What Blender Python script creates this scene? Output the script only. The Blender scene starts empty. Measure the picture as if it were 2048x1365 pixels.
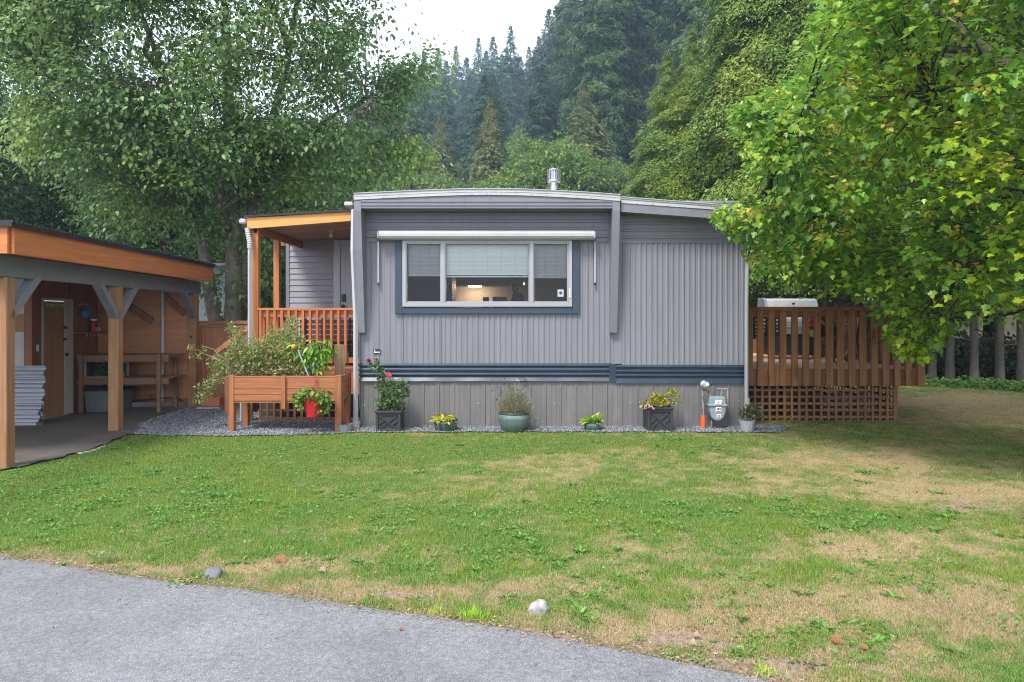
import bpy, math, random
import numpy as np
from mathutils import Vector, Matrix

SC = bpy.context.scene
COL = SC.collection
R = math.radians
random.seed(7)
rng = np.random.default_rng(7)

# ------------------------------------------------------------------ camera, sky, sun, exposure
CAM_H, F, HOR = 1.55, 1365.0, 637.0
cam = bpy.data.cameras.new('camera')
cam.lens = 24.0; cam.sensor_width = 36.0; cam.sensor_fit = 'HORIZONTAL'
cam.shift_y = -(682.5 - HOR) / 2048.0
cam.clip_start = 0.05; cam.clip_end = 3000
camo = bpy.data.objects.new('camera', cam); COL.objects.link(camo)
camo.location = (0, 0, CAM_H); camo.rotation_euler = (R(90), 0, 0)
SC.camera = camo

SUN_EL, SUN_AZ = R(56), R(212)          # azimuth clockwise from +Y: behind the camera, slightly to the left
w = bpy.data.worlds.new('World'); SC.world = w; w.use_nodes = True
nt = w.node_tree; nt.nodes.clear()
sky = nt.nodes.new('ShaderNodeTexSky'); sky.sky_type = 'NISHITA'; sky.sun_disc = False
sky.sun_elevation = SUN_EL; sky.sun_rotation = SUN_AZ
sky.air_density = 1.0; sky.dust_density = 3.0; sky.ozone_density = 1.0
hs = nt.nodes.new('ShaderNodeHueSaturation'); hs.inputs['Saturation'].default_value = 0.35
mixn = nt.nodes.new('ShaderNodeMix'); mixn.data_type = 'RGBA'; mixn.inputs[0].default_value = 0.72
tcw = nt.nodes.new('ShaderNodeTexCoord'); nzw = nt.nodes.new('ShaderNodeTexNoise'); nzw.inputs['Scale'].default_value = 2.2
nzw.inputs['Detail'].default_value = 5
rpw = nt.nodes.new('ShaderNodeValToRGB')
rpw.color_ramp.elements[0].position = 0.3; rpw.color_ramp.elements[0].color = (6.6, 7.0, 7.7, 1)
rpw.color_ramp.elements[1].position = 0.75; rpw.color_ramp.elements[1].color = (8.4, 8.6, 9.0, 1)
bg = nt.nodes.new('ShaderNodeBackground'); bg.inputs['Strength'].default_value = 0.1
ow = nt.nodes.new('ShaderNodeOutputWorld')
nt.links.new(tcw.outputs['Generated'], nzw.inputs['Vector']); nt.links.new(nzw.outputs['Fac'], rpw.inputs['Fac'])
nt.links.new(sky.outputs[0], hs.inputs['Color']); nt.links.new(hs.outputs[0], mixn.inputs[6])
nt.links.new(rpw.outputs[0], mixn.inputs[7]); nt.links.new(mixn.outputs[2], bg.inputs['Color'])
nt.links.new(bg.outputs[0], ow.inputs['Surface'])

sl = bpy.data.lights.new('sun', 'SUN'); sl.energy = 2.2; sl.angle = R(16); sl.color = (1.0, 0.96, 0.9)
so = bpy.data.objects.new('sun', sl); COL.objects.link(so)
sd = Vector((math.sin(SUN_AZ) * math.cos(SUN_EL), math.cos(SUN_AZ) * math.cos(SUN_EL), math.sin(SUN_EL)))
so.rotation_euler = sd.to_track_quat('Z', 'Y').to_euler()
SC.view_settings.view_transform = 'Standard'; SC.view_settings.look = 'None'
SC.view_settings.exposure = 1.55; SC.view_settings.gamma = 1
SC.render.engine = 'CYCLES'
cy = SC.cycles
cy.max_bounces = 6; cy.diffuse_bounces = 3; cy.glossy_bounces = 2; cy.transmission_bounces = 4
cy.transparent_max_bounces = 12; cy.volume_bounces = 0
cy.use_adaptive_sampling = True; cy.adaptive_threshold = 0.008; cy.filter_width = 1.05
try:
    cy.use_denoising = True; cy.denoiser = 'OPENIMAGEDENOISE'; cy.denoising_prefilter = 'NONE'; cy.denoising_input_passes = 'RGB_ALBEDO_NORMAL'; cy.denoising_quality = 'HIGH'
except Exception:
    pass

# ------------------------------------------------------------------ helpers
def X(px, Y): return (px - 1024.0) * Y / F
def Z(py, Y): return CAM_H + (HOR - py) * Y / F
def sstep(a, b, x):
    t = np.clip((np.asarray(x, float) - a) / (b - a), 0, 1); return t * t * (3 - 2 * t)
def gz(x, y):
    """height of the garden ground"""
    return 0.05 * sstep(7.2, 8.7, y) * sstep(-5.7, -4.6, x)

class Geo:
    """collects faces; pieces are welded into ONE mesh by build()"""
    def __init__(s, T=None):
        s.v = []; s.f = []; s.T = T
    def add(s, vs, fs):
        b = len(s.v)
        if s.T is not None: vs = [tuple(s.T @ Vector(p)) for p in vs]
        s.v += [tuple(p) for p in vs]; s.f += [[b + i for i in f] for f in fs]; return s
    def box(s, x0, x1, y0, y1, z0, z1):
        vs = [(x0,y0,z0),(x1,y0,z0),(x1,y1,z0),(x0,y1,z0),(x0,y0,z1),(x1,y0,z1),(x1,y1,z1),(x0,y1,z1)]
        return s.add(vs, [(0,3,2,1),(4,5,6,7),(0,1,5,4),(1,2,6,5),(2,3,7,6),(3,0,4,7)])
    def bar(s, p, q, wx, wy, up=(0,0,1)):
        """rectangular bar from p to q, wx across, wy along up"""
        p, q = Vector(p), Vector(q); d = (q - p).normalized(); up = Vector(up)
        if abs(d.dot(up)) > 0.98: up = Vector((0,1,0))
        a = d.cross(up).normalized(); b = a.cross(d).normalized()
        vs = []
        for c in (p, q):
            for i, j in ((-1,-1),(1,-1),(1,1),(-1,1)): vs.append(c + a * (wx/2*i) + b * (wy/2*j))
        return s.add(vs, [(0,1,2,3),(7,6,5,4),(0,4,5,1),(1,5,6,2),(2,6,7,3),(3,7,4,0)])
    def tube(s, pts, rad, n=8, caps=True):
        pts = [Vector(p) for p in pts]
        if not hasattr(rad, '__len__'): rad = [rad] * len(pts)
        vs = []; fs = []; a = None
        for i, p in enumerate(pts):
            d = (pts[min(i+1, len(pts)-1)] - pts[max(i-1, 0)]).normalized()
            if a is None:
                a = d.cross(Vector((0.13, 0.21, 1)) if abs(d.z) < .9 else Vector((1, .1, 0))).normalized()
            a = (a - d * a.dot(d)).normalized(); b = d.cross(a)
            for k in range(n):
                t = 2 * math.pi * k / n
                vs.append(p + (a * math.cos(t) + b * math.sin(t)) * rad[i])
        for i in range(len(pts) - 1):
            for k in range(n):
                k2 = (k + 1) % n
                fs.append((i*n+k, i*n+k2, (i+1)*n+k2, (i+1)*n+k))
        if caps:
            fs.append(list(range(n))[::-1]); fs.append([(len(pts)-1)*n + k for k in range(n)])
        return s.add(vs, fs)
    def lathe(s, prof, c=(0,0,0), n=24, flute=0, k=0):
        vs = []; fs = []
        for (r, z) in prof:
            for i in range(n):
                t = 2 * math.pi * i / n
                rr = r * (1 + (flute * (1 if i % 2 else -1)))
                vs.append((c[0] + rr * math.cos(t), c[1] + rr * math.sin(t), c[2] + z))
        m = len(prof)
        for j in range(m - 1):
            for i in range(n):
                i2 = (i + 1) % n
                fs.append((j*n+i, j*n+i2, (j+1)*n+i2, (j+1)*n+i))
        return s.add(vs, fs)
    def prism(s, poly, y0, y1):
        """poly in XZ extruded along Y"""
        n = len(poly)
        vs = [(x, y0, z) for x, z in poly] + [(x, y1, z) for x, z in poly]
        fs = [list(range(n)), list(range(2*n-1, n-1, -1))]
        for i in range(n):
            j = (i + 1) % n; fs.append((i, i + n, j + n, j))
        return s.add(vs, fs)
    def prismX(s, poly, x0, x1):
        """poly in YZ extruded along X"""
        n = len(poly)
        vs = [(x0, y, z) for y, z in poly] + [(x1, y, z) for y, z in poly]
        fs = [list(range(n))[::-1], list(range(n, 2*n))]
        for i in range(n):
            j = (i + 1) % n; fs.append((i, j, j + n, i + n))
        return s.add(vs, fs)
    def ball(s, c, r, n=10, m=7, sx=1, sy=1, sz=1, jit=0):
        vs = []; fs = []
        for j in range(m + 1):
            ph = math.pi * j / m
            for i in range(n):
                t = 2 * math.pi * i / n
                q = 1 + jit * (random.random() - .5) if 0 < j < m else 1
                vs.append((c[0] + r*sx*q*math.sin(ph)*math.cos(t), c[1] + r*sy*q*math.sin(ph)*math.sin(t), c[2] + r*sz*q*math.cos(ph)))
        for j in range(m):
            for i in range(n):
                i2 = (i + 1) % n
                fs.append((j*n+i, (j+1)*n+i, (j+1)*n+i2, j*n+i2))
        return s.add(vs, fs)
    def build(s, name, mat, parent=None, bevel=0, smooth=False, seg=1):
        me = bpy.data.meshes.new(name)
        vs = s.v
        if parent is not None:
            inv = WM[parent.name].inverted(); vs = [tuple(inv @ Vector(p)) for p in vs]
        me.from_pydata(vs, [], s.f); me.materials.append(mat)
        me.validate()
        return link(name, me, parent, bevel, smooth, seg)

WM = {}
def link(name, me, parent=None, bevel=0, smooth=False, seg=1):
    o = bpy.data.objects.new(name, me); COL.objects.link(o)
    if parent is not None:
        o.parent = parent; WM[o.name] = WM[parent.name]
    else:
        WM[o.name] = Matrix.Identity(4)
    if smooth: me.polygons.foreach_set('use_smooth', [True] * len(me.polygons))
    if bevel:
        b = o.modifiers.new('bevel', 'BEVEL'); b.width = bevel; b.segments = seg; b.limit_method = 'ANGLE'; b.angle_limit = R(40)
    return o
def tag(o, label=None, cat=None, group=None, kind=None):
    if label: o['label'] = label
    if cat: o['category'] = cat
    if group: o['group'] = group
    if kind: o['kind'] = kind
    return o
def thing(name, label, cat, loc=(0,0,0), rz=0, group=None):
    o = bpy.data.objects.new(name, None); COL.objects.link(o)
    o.empty_display_size = 0.2; o.location = loc; o.rotation_euler = (0, 0, rz)
    WM[o.name] = Matrix.Translation(Vector(loc)) @ Matrix.Rotation(rz, 4, 'Z')
    return tag(o, label, cat, group)
def copy_thing(o, loc, rz=0, scale=1, label=None, group=None):
    r = o.copy(); COL.objects.link(r); r.location = loc; r.rotation_euler = (0, 0, rz)
    r.scale = (scale, scale, scale) if not hasattr(scale, '__len__') else scale
    if label: r['label'] = label
    if group: r['group'] = group
    for ch in list(o.children):
        c = ch.copy(); COL.objects.link(c); c.parent = r
        for g in list(ch.children):
            d = g.copy(); COL.objects.link(d); d.parent = c
    return r

def np_mesh(name, V, sizes, idx, mat, parent=None, col=None):
    """mesh from numpy: V (n,3), sizes per polygon, idx flat loop vertices"""
    me = bpy.data.meshes.new(name)
    V = np.asarray(V, np.float32)
    if parent is not None:
        M = np.array(WM[parent.name].inverted()); V = V @ M[:3, :3].T + M[:3, 3]
    me.vertices.add(len(V)); me.vertices.foreach_set('co', V.astype(np.float32).ravel())
    me.loops.add(len(idx)); me.loops.foreach_set('vertex_index', np.asarray(idx, np.int32))
    me.polygons.add(len(sizes))
    st = np.concatenate([[0], np.cumsum(sizes)[:-1]]).astype(np.int32)
    me.polygons.foreach_set('loop_start', st)
    me.polygons.foreach_set('loop_total', np.asarray(sizes, np.int32))
    me.update(calc_edges=True)
    if col is not None:
        a = me.attributes.new('tone', 'FLOAT', 'POINT'); a.data.foreach_set('value', np.asarray(col, np.float32))
    me.materials.append(mat)
    return link(name, me, parent)

def unit(v): return v / np.maximum(np.linalg.norm(v, axis=-1, keepdims=True), 1e-9)
HALF_MAPLE = [(0,0),(-.1,.28),(.14,.3),(.3,.6),(.42,.4),(.56,.5),(.56,.2),(.8,.22),(1,0)]
HALF_LEAF = [(0,0),(.22,.36),(.45,.2),(.58,.34),(.72,.13),(1,0)]
HALF_OVAL = [(0,0),(.2,.3),(.55,.36),(.85,.18),(1,0)]
def leaf_arrays(P, D, N, L, W, half, fold=.15, droop=.15):
    """two-halved leaves: P base, D direction, N normal, L length, W width factor"""
    D = unit(D); S = unit(np.cross(D, N)); N = np.cross(S, D)
    n = len(P); h = np.array(half); m = len(h)
    L = np.broadcast_to(L, (n,))[:, None, None]; W = np.broadcast_to(W, (n,))[:, None, None]
    out = []
    for sg in (1, -1):
        u = h[None, :, 0, None]; v = h[None, :, 1, None] * sg
        q = P[:, None, :] + L * (u * D[:, None, :] + v * W * S[:, None, :] + (np.abs(v) * fold - droop * u * u) * N[:, None, :])
        out.append(q)
    # halves share the midrib end vertices 0 and m-1
    A = out[0]; B = out[1][:, 1:m-1]
    V = np.concatenate([A, B], 1); k = V.shape[1]
    base = (np.arange(n) * k)[:, None]
    fa = list(range(m)); fb = [0] + [m + i for i in range(m - 2)] + [m - 1]; fb = fb[::-1]
    idx = np.concatenate([base + np.array(fa), base + np.array(fb)], 1)
    return V.reshape(-1, 3), np.full(n * 2, m), idx.ravel()
def blade_arrays(P, D, S, L, W, shape='tri'):
    """thin pointed blades (n,): 'tri' 3 verts, 'dia' 4-vert diamond"""
    n = len(P); L = np.broadcast_to(L, (n,))[:, None]; W = np.broadcast_to(W, (n,))[:, None]
    if shape == 'tri':
        V = np.stack([P - S * W * .5, P + S * W * .5, P + D * L], 1); k = 3
    else:
        V = np.stack([P, P + D * L * .45 + S * W * .5, P + D * L, P + D * L * .45 - S * W * .5], 1); k = 4
    return V.reshape(-1, 3), np.full(n, k), np.arange(n * k)
def merge(*A):
    Vs, S, I = [], [], []; b = 0
    for v, s, i in A:
        Vs.append(v); S.append(s); I.append(i + b); b += len(v)
    return np.concatenate(Vs), np.concatenate(S), np.concatenate(I)
def rdir(n, up=0.0):
    d = rng.normal(size=(n, 3)); d[:, 2] += up; return unit(d)

def tubes_np(paths, n=5):
    """paths: list of (points (k,3), radii (k,)) -> arrays"""
    Vs, I = [], []; b = 0
    for P, r in paths:
        P = np.asarray(P, float); r = np.asarray(r, float); k = len(P)
        d = unit(np.gradient(P, axis=0))
        ref = np.array([.3, .2, 1.]) if abs(d[0, 2]) < .85 else np.array([1., .2, .1])
        a = unit(np.cross(d, ref)); c = np.cross(d, a)
        t = np.linspace(0, 2 * np.pi, n, endpoint=False)
        ring = P[:, None] + r[:, None, None] * (np.cos(t)[None, :, None] * a[:, None] + np.sin(t)[None, :, None] * c[:, None])
        Vs.append(ring.reshape(-1, 3))
        i = np.arange(k - 1)[:, None] * n; j = np.arange(n)[None]; j2 = (j + 1) % n
        I.append((np.stack([i + j, i + j2, i + n + j2, i + n + j], -1)).reshape(-1) + b)
        b += k * n
    V = np.concatenate(Vs); I = np.concatenate(I)
    return V, np.full(len(I) // 4, 4), I
def curve(p, q, k=5, sag=0.0, wob=0.0, bend=None):
    p, q = np.asarray(p, float), np.asarray(q, float); t = np.linspace(0, 1, k)[:, None]
    P = p + (q - p) * t
    P[:, 2] += (sag * 4 * t * (1 - t))[:, 0]
    if wob: P[1:-1] += rng.normal(size=(k - 2, 3)) * wob
    return P

# ------------------------------------------------------------------ materials
def newmat(name):
    m = bpy.data.materials.new(name); m.use_nodes = True; t = m.node_tree; t.nodes.clear()
    o = t.nodes.new('ShaderNodeOutputMaterial'); return m, t, o
def N_(t, kind, **kw):
    n = t.nodes.new(kind)
    for k, v in kw.items():
        if k.startswith('i_'): n.inputs[k[2:].replace('_', ' ')].default_value = v
        else: setattr(n, k, v)
    return n
def mulcol(c, k): return (c[0]*k, c[1]*k, c[2]*k, 1)
def mat(name, col, rough=.6, var=.15, scale=3.0, stretch=(1,1,1), island=.12, bump=0.0, bscale=60, metal=0.0,
        dirt=None, dirt_amt=.0, dirt_scale=1.5, dstretch=None, col2=None, detail=4, spec=.5):
    m, t, o = newmat(name); L = t.links.new
    b = N_(t, 'ShaderNodeBsdfPrincipled'); b.inputs['Roughness'].default_value = rough
    b.inputs['Metallic'].default_value = metal; b.inputs['Specular IOR Level'].default_value = spec
    tc = N_(t, 'ShaderNodeTexCoord'); mp = N_(t, 'ShaderNodeMapping'); mp.inputs['Scale'].default_value = stretch
    L(tc.outputs['Object'], mp.inputs['Vector'])
    geo = N_(t, 'ShaderNodeNewGeometry')
    # shift the grain from board to board
    add = N_(t, 'ShaderNodeVectorMath', operation='ADD'); sc = N_(t, 'ShaderNodeVectorMath', operation='SCALE')
    cb = N_(t, 'ShaderNodeCombineXYZ')
    for q in range(3): L(geo.outputs['Random Per Island'], cb.inputs[q])
    L(cb.outputs[0], sc.inputs[0]); sc.inputs['Scale'].default_value = 37.0
    L(mp.outputs[0], add.inputs[0]); L(sc.outputs[0], add.inputs[1])
    nz = N_(t, 'ShaderNodeTexNoise'); nz.inputs['Scale'].default_value = scale; nz.inputs['Detail'].default_value = detail
    nz.inputs['Roughness'].default_value = .62
    L(add.outputs[0], nz.inputs['Vector'])
    rp = N_(t, 'ShaderNodeValToRGB'); e = rp.color_ramp.elements
    e[0].position = .3; e[1].position = .72
    c2 = col2 or col
    e[0].color = mulcol(col, 1 - var); e[1].color = mulcol(c2, 1 + var)
    L(nz.outputs['Fac'], rp.inputs['Fac'])
    hsv = N_(t, 'ShaderNodeHueSaturation')
    mr = N_(t, 'ShaderNodeMapRange'); mr.inputs['To Min'].default_value = 1 - island; mr.inputs['To Max'].default_value = 1 + island
    L(geo.outputs['Random Per Island'], mr.inputs['Value']); L(mr.outputs[0], hsv.inputs['Value']); L(rp.outputs[0], hsv.inputs['Color'])
    last = hsv.outputs[0]
    if dirt:
        n2 = N_(t, 'ShaderNodeTexNoise'); n2.inputs['Scale'].default_value = dirt_scale; n2.inputs['Detail'].default_value = 8
        n2.inputs['Roughness'].default_value = .7
        if dstretch:
            md = N_(t, 'ShaderNodeMapping'); md.inputs['Scale'].default_value = dstretch; L(tc.outputs['Object'], md.inputs['Vector']); L(md.outputs[0], n2.inputs['Vector'])
        else: L(tc.outputs['Object'], n2.inputs['Vector'])
        m2 = N_(t, 'ShaderNodeMapRange'); m2.inputs['From Min'].default_value = .48; m2.inputs['From Max'].default_value = .72
        m2.inputs['To Max'].default_value = dirt_amt; L(n2.outputs['Fac'], m2.inputs['Value'])
        mx = N_(t, 'ShaderNodeMix', data_type='RGBA'); L(m2.outputs[0], mx.inputs[0]); L(last, mx.inputs[6]); mx.inputs[7].default_value = (*dirt, 1)
        last = mx.outputs[2]
    L(last, b.inputs['Base Color'])
    if bump:
        n3 = N_(t, 'ShaderNodeTexNoise'); n3.inputs['Scale'].default_value = bscale; n3.inputs['Detail'].default_value = 5
        L(add.outputs[0], n3.inputs['Vector'])
        bp = N_(t, 'ShaderNodeBump'); bp.inputs['Strength'].default_value = bump; bp.inputs['Distance'].default_value = .01
        L(n3.outputs['Fac'], bp.inputs['Height']); L(bp.outputs[0], b.inputs['Normal'])
    L(b.outputs[0], o.inputs['Surface'])
    return m
def wood(name, col, axis='x', rough=.6, var=.28, island=.16, col2=None, knots=True, dirt=None, dirt_amt=.35, tight=1.0):
    """boards with grain running along one axis"""
    st = {'x': (1.2, 22, 22), 'y': (22, 1.2, 22), 'z': (22, 22, 1.2)}[axis]
    st = tuple(s * tight for s in st)
    m = mat(name, col, rough, var, 1.6, st, island, bump=.25, bscale=3, col2=col2, dirt=dirt, dirt_amt=dirt_amt, detail=6)
    if knots:
        t = m.node_tree; L = t.links.new; b = [n for n in t.nodes if n.type == 'BSDF_PRINCIPLED'][0]
        src = b.inputs['Base Color'].links[0].from_socket
        tc = [n for n in t.nodes if n.type == 'TEX_COORD'][0]
        mp = N_(t, 'ShaderNodeMapping'); mp.inputs['Scale'].default_value = {'x': (2.2, 6, 6), 'y': (6, 2.2, 6), 'z': (6, 6, 2.2)}[axis]
        vo = N_(t, 'ShaderNodeTexVoronoi'); L(tc.outputs['Object'], mp.inputs[0]); L(mp.outputs[0], vo.inputs['Vector']); vo.inputs['Scale'].default_value = .55
        mr = N_(t, 'ShaderNodeMapRange'); mr.inputs['From Min'].default_value = .07; mr.inputs['From Max'].default_value = .17
        mr.inputs['To Min'].default_value = .75; mr.inputs['To Max'].default_value = 0
        L(vo.outputs['Distance'], mr.inputs['Value'])
        mx = N_(t, 'ShaderNodeMix', data_type='RGBA'); L(mr.outputs[0], mx.inputs[0]); L(src, mx.inputs[6]); mx.inputs[7].default_value = mulcol(col, .3)
        L(mx.outputs[2], b.inputs['Base Color'])
    return m
def leafmat(name, cols, trans=.35, rough=.45, patch=None, patch_scale=1.2, gloss=.35, lo=.42, hi=.62):
    m, t, o = newmat(name); L = t.links.new
    geo = N_(t, 'ShaderNodeNewGeometry'); rp = N_(t, 'ShaderNodeValToRGB'); el = rp.color_ramp.elements
    while len(el) < len(cols): el.new(.5)
    for i, c in enumerate(cols):
        el[i].position = i / max(len(cols) - 1, 1); el[i].color = (*c, 1)
    L(geo.outputs['Random Per Island'], rp.inputs['Fac']); last = rp.outputs[0]
    if patch:
        tc = N_(t, 'ShaderNodeTexCoord'); nz = N_(t, 'ShaderNodeTexNoise'); nz.inputs['Scale'].default_value = patch_scale
        nz.inputs['Detail'].default_value = 3; L(tc.outputs['Object'], nz.inputs['Vector'])
        mr = N_(t, 'ShaderNodeMapRange'); mr.inputs['From Min'].default_value = lo; mr.inputs['From Max'].default_value = hi
        L(nz.outputs['Fac'], mr.inputs['Value'])
        mx = N_(t, 'ShaderNodeMix', data_type='RGBA'); L(mr.outputs[0], mx.inputs[0]); L(last, mx.inputs[6])
        h2 = N_(t, 'ShaderNodeMix', data_type='RGBA', blend_type='MULTIPLY'); h2.inputs[0].default_value = 1
        L(last, h2.inputs[6]); h2.inputs[7].default_value = (*patch, 1); L(h2.outputs[2], mx.inputs[7]); last = mx.outputs[2]
    b = N_(t, 'ShaderNodeBsdfPrincipled'); b.inputs['Roughness'].default_value = rough; b.inputs['Specular IOR Level'].default_value = gloss
    tr = N_(t, 'ShaderNodeBsdfTranslucent'); ms = N_(t, 'ShaderNodeMixShader'); ms.inputs[0].default_value = trans
    g = N_(t, 'ShaderNodeGamma'); g.inputs['Gamma'].default_value = .85
    L(last, b.inputs['Base Color']); L(last, g.inputs[0]); L(g.outputs[0], tr.inputs['Color'])
    L(b.outputs[0], ms.inputs[1]); L(tr.outputs[0], ms.inputs[2]); L(ms.outputs[0], o.inputs['Surface'])
    return m
def emis(name, col, s):
    m, t, o = newmat(name); e = N_(t, 'ShaderNodeEmission'); e.inputs['Color'].default_value = (*col, 1); e.inputs['Strength'].default_value = s
    t.links.new(e.outputs[0], o.inputs['Surface']); return m
def glassmat(name, tint=(.9,.93,.93), refl=.12):
    m, t, o = newmat(name); L = t.links.new
    tr = N_(t, 'ShaderNodeBsdfTransparent'); tr.inputs['Color'].default_value = (*tint, 1)
    gl = N_(t, 'ShaderNodeBsdfGlossy'); gl.inputs['Roughness'].default_value = .02
    lw = N_(t, 'ShaderNodeLayerWeight'); lw.inputs['Blend'].default_value = refl
    ms = N_(t, 'ShaderNodeMixShader'); L(lw.outputs['Fresnel'], ms.inputs[0]); L(tr.outputs[0], ms.inputs[1]); L(gl.outputs[0], ms.inputs[2])
    L(ms.outputs[0], o.inputs['Surface']); return m
def screenmat(name, col, op):
    m, t, o = newmat(name); L = t.links.new
    tr = N_(t, 'ShaderNodeBsdfTransparent'); d = N_(t, 'ShaderNodeBsdfDiffuse'); d.inputs['Color'].default_value = (*col, 1)
    ms = N_(t, 'ShaderNodeMixShader'); ms.inputs[0].default_value = op
    L(tr.outputs[0], ms.inputs[1]); L(d.outputs[0], ms.inputs[2]); L(ms.outputs[0], o.inputs['Surface']); return m

M = {}
M['siding'] = mat('siding_paint', (.182,.184,.218), .45, .05, 1.2, (1,1,.4), .02, dirt=(.11,.1,.1), dirt_amt=.42, dirt_scale=1.6, dstretch=(5,5,.35))
M['siding_trim'] = mat('siding_trim_paint', (.178,.18,.214), .42, .06, 2, (1,1,1), .03, dirt=(.1,.1,.1), dirt_amt=.4, dstretch=(4,4,.8))
M['skirt'] = mat('skirting_metal', (.135,.13,.134), .5, .06, 1.5, (3,3,.3), .03, dirt=(.25,.22,.19), dirt_amt=.5, dirt_scale=1.6, dstretch=(4,4,1.2))
M['blue'] = mat('blue_painted_metal', (.014,.03,.06), .4, .12, 2, (.6,1,1), .04, dirt=(.06,.075,.1), dirt_amt=.35, dirt_scale=4)
M['bluewood'] = mat('blue_trim_paint', (.026,.046,.075), .5, .12, 2, (1,8,8), .05, bump=.1)
M['lip'] = mat('blue_grey_lip_metal', (.045,.056,.088), .4, .12, 3, (.6,1,1), .04, dirt=(.06,.08,.11), dirt_amt=.6, dirt_scale=5)
M['white_metal'] = mat('weathered_white_metal', (.42,.42,.44), .42, .08, 3, (1,1,1), .03, dirt=(.33,.34,.36), dirt_amt=.7, dirt_scale=6)
M['white_pipe'] = mat('white_pipe_paint', (.42,.42,.45), .4, .05, 2, (1,1,1), .03, dirt=(.35,.36,.36), dirt_amt=.5, dirt_scale=5)
M['pale_pipe'] = mat('pale_grey_pipe_paint', (.3,.31,.33), .45, .05, 2, (1,1,1), .03, dirt=(.42,.43,.42), dirt_amt=.5, dirt_scale=4)
M['alu'] = mat('aluminium_frame', (.34,.34,.37), .35, .05, 3, (1,1,1), .03, metal=.25, dirt=(.3,.3,.31), dirt_amt=.4, dirt_scale=8)
M['steel'] = mat('galvanised_steel', (.5,.5,.53), .32, .15, 8, (1,1,1), .05, metal=.85)
M['iron'] = mat('black_metal', (.02,.02,.022), .4, .2, 6)
M['stain_x'] = wood('orange_stained_cedar_long', (.5,.165,.045), 'x', .5, .2, .1)
M['stain_y'] = wood('orange_stained_cedar_deep', (.42,.135,.042), 'y', .5, .24, .1)
M['post_z'] = wood('natural_timber_post', (.25,.125,.058), 'z', .65, .28, .15)
M['porch_post'] = wood('porch_post_timber', (.4,.15,.05), 'z', .6, .25, .12)
M['porch_beam'] = wood('porch_beam_timber', (.62,.27,.075), 'x', .55, .14, .1)
M['ceil_wood'] = wood('porch_ceiling_boards', (.33,.17,.08), 'x', .6, .25, .2)
M['rail_z'] = wood('porch_rail_timber', (.36,.105,.035), 'z', .55, .25, .16)
M['rail_x'] = wood('porch_rail_timber_long', (.38,.12,.04), 'x', .55, .25, .12)
M['deck_z'] = wood('deck_timber_upright', (.2,.083,.026), 'z', .55, .36, .26)
M['deck_x'] = wood('deck_timber_long', (.2,.083,.028), 'x', .55, .3, .15)
M['deck_floor'] = wood('deck_floor_boards', (.42,.24,.17), 'x', .6, .2, .15, knots=False)
M['lattice'] = wood('lattice_timber', (.19,.08,.028), 'z', .6, .25, .22, knots=False)
M['plant_x'] = wood('planter_timber_long', (.28,.1,.04), 'x', .6, .28, .16)
M['plant_z'] = wood('planter_timber_upright', (.29,.105,.038), 'z', .6, .28, .12)
M['weathered'] = wood('weathered_grooved_post', (.2,.13,.07), 'z', .8, .35, .1, col2=(.3,.2,.11))
M['fence'] = wood('fence_boards', (.3,.125,.06), 'z', .65, .22, .14)
M['fence_x'] = wood('fence_rail', (.22,.1,.05), 'x', .65, .22, .14)
M['ply'] = wood('plywood_wall', (.37,.16,.062), 'x', .55, .22, .08, tight=.35)
M['shed_wall'] = wood('dark_panelling', (.2,.07,.03), 'z', .6, .35, .1, tight=.8)
M['board'] = wood('stained_board', (.3,.15,.05), 'x', .6, .25, .1)
M['bench'] = wood('workbench_boards', (.17,.09,.05), 'x', .75, .3, .15)
M['grey_beam'] = mat('grey_painted_beam', (.15,.155,.17), .6, .12, 2, (1,1,6), .06, bump=.15, bscale=20)
M['white_wall'] = mat('white_panel', (.42,.43,.45), .6, .04, 1.5, (1,1,1), .03, dirt=(.25,.24,.22), dirt_amt=.35, dirt_scale=2)
M['vinyl'] = mat('vinyl_siding', (.27,.26,.29), .5, .05, 2, (1,1,8), .04)
M['door_paint'] = mat('white_door_paint', (.42,.43,.47), .4, .04, 2)
M['door_ply'] = mat('brown_door_veneer', (.3,.15,.065), .5, .15, 3, (3,3,.4), .05)
M['frame_paint'] = mat('cream_frame_paint', (.38,.36,.33), .5, .08, 3)
M['planter'] = mat('charcoal_plastic', (.026,.027,.032), .6, .15, 5, bump=.05)
M['glaze'] = mat('green_glaze', (.1,.155,.15), .16, .3, 5, (1,1,.5), .02, dirt=(.05,.07,.06), dirt_amt=.5, dirt_scale=9, spec=.8)
M['glaze_dark'] = mat('dark_green_glaze', (.05,.085,.08), .16, .5, 30, (1,1,.12), .02, dirt=(.13,.16,.14), dirt_amt=.5, dirt_scale=12, spec=.8)
M['rimglaze'] = mat('mossy_rim_glaze', (.035,.05,.04), .3, .4, 14)
M['soil'] = mat('potting_soil', (.045,.03,.02), .95, .5, 30, bump=.8, bscale=60)
M['zinc'] = mat('grey_ribbed_metal', (.24,.26,.29), .45, .2, 6, (1,1,.5), .05, metal=.2)
M['lilacpot'] = mat('pale_grey_plastic', (.33,.33,.38), .5, .08, 4)
M['red'] = mat('red_plastic', (.45,.015,.03), .3, .06, 4)
M['terracotta'] = mat('red_brown_pot', (.2,.035,.02), .5, .2, 5)
M['meter'] = mat('meter_grey_paint', (.2,.26,.31), .4, .08, 8, dirt=(.3,.35,.38), dirt_amt=.4, dirt_scale=14)
M['pipe_old'] = mat('galvanised_old_pipe', (.2,.2,.2), .5, .4, 25, metal=.4)
M['orange'] = mat('orange_sleeve', (.62,.1,.03), .45, .12, 6)
M['label'] = mat('white_label', (.75,.75,.75), .5, .03, 5)
M['ink'] = mat('black_ink', (.02,.02,.02), .6, .1, 5)
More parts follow.
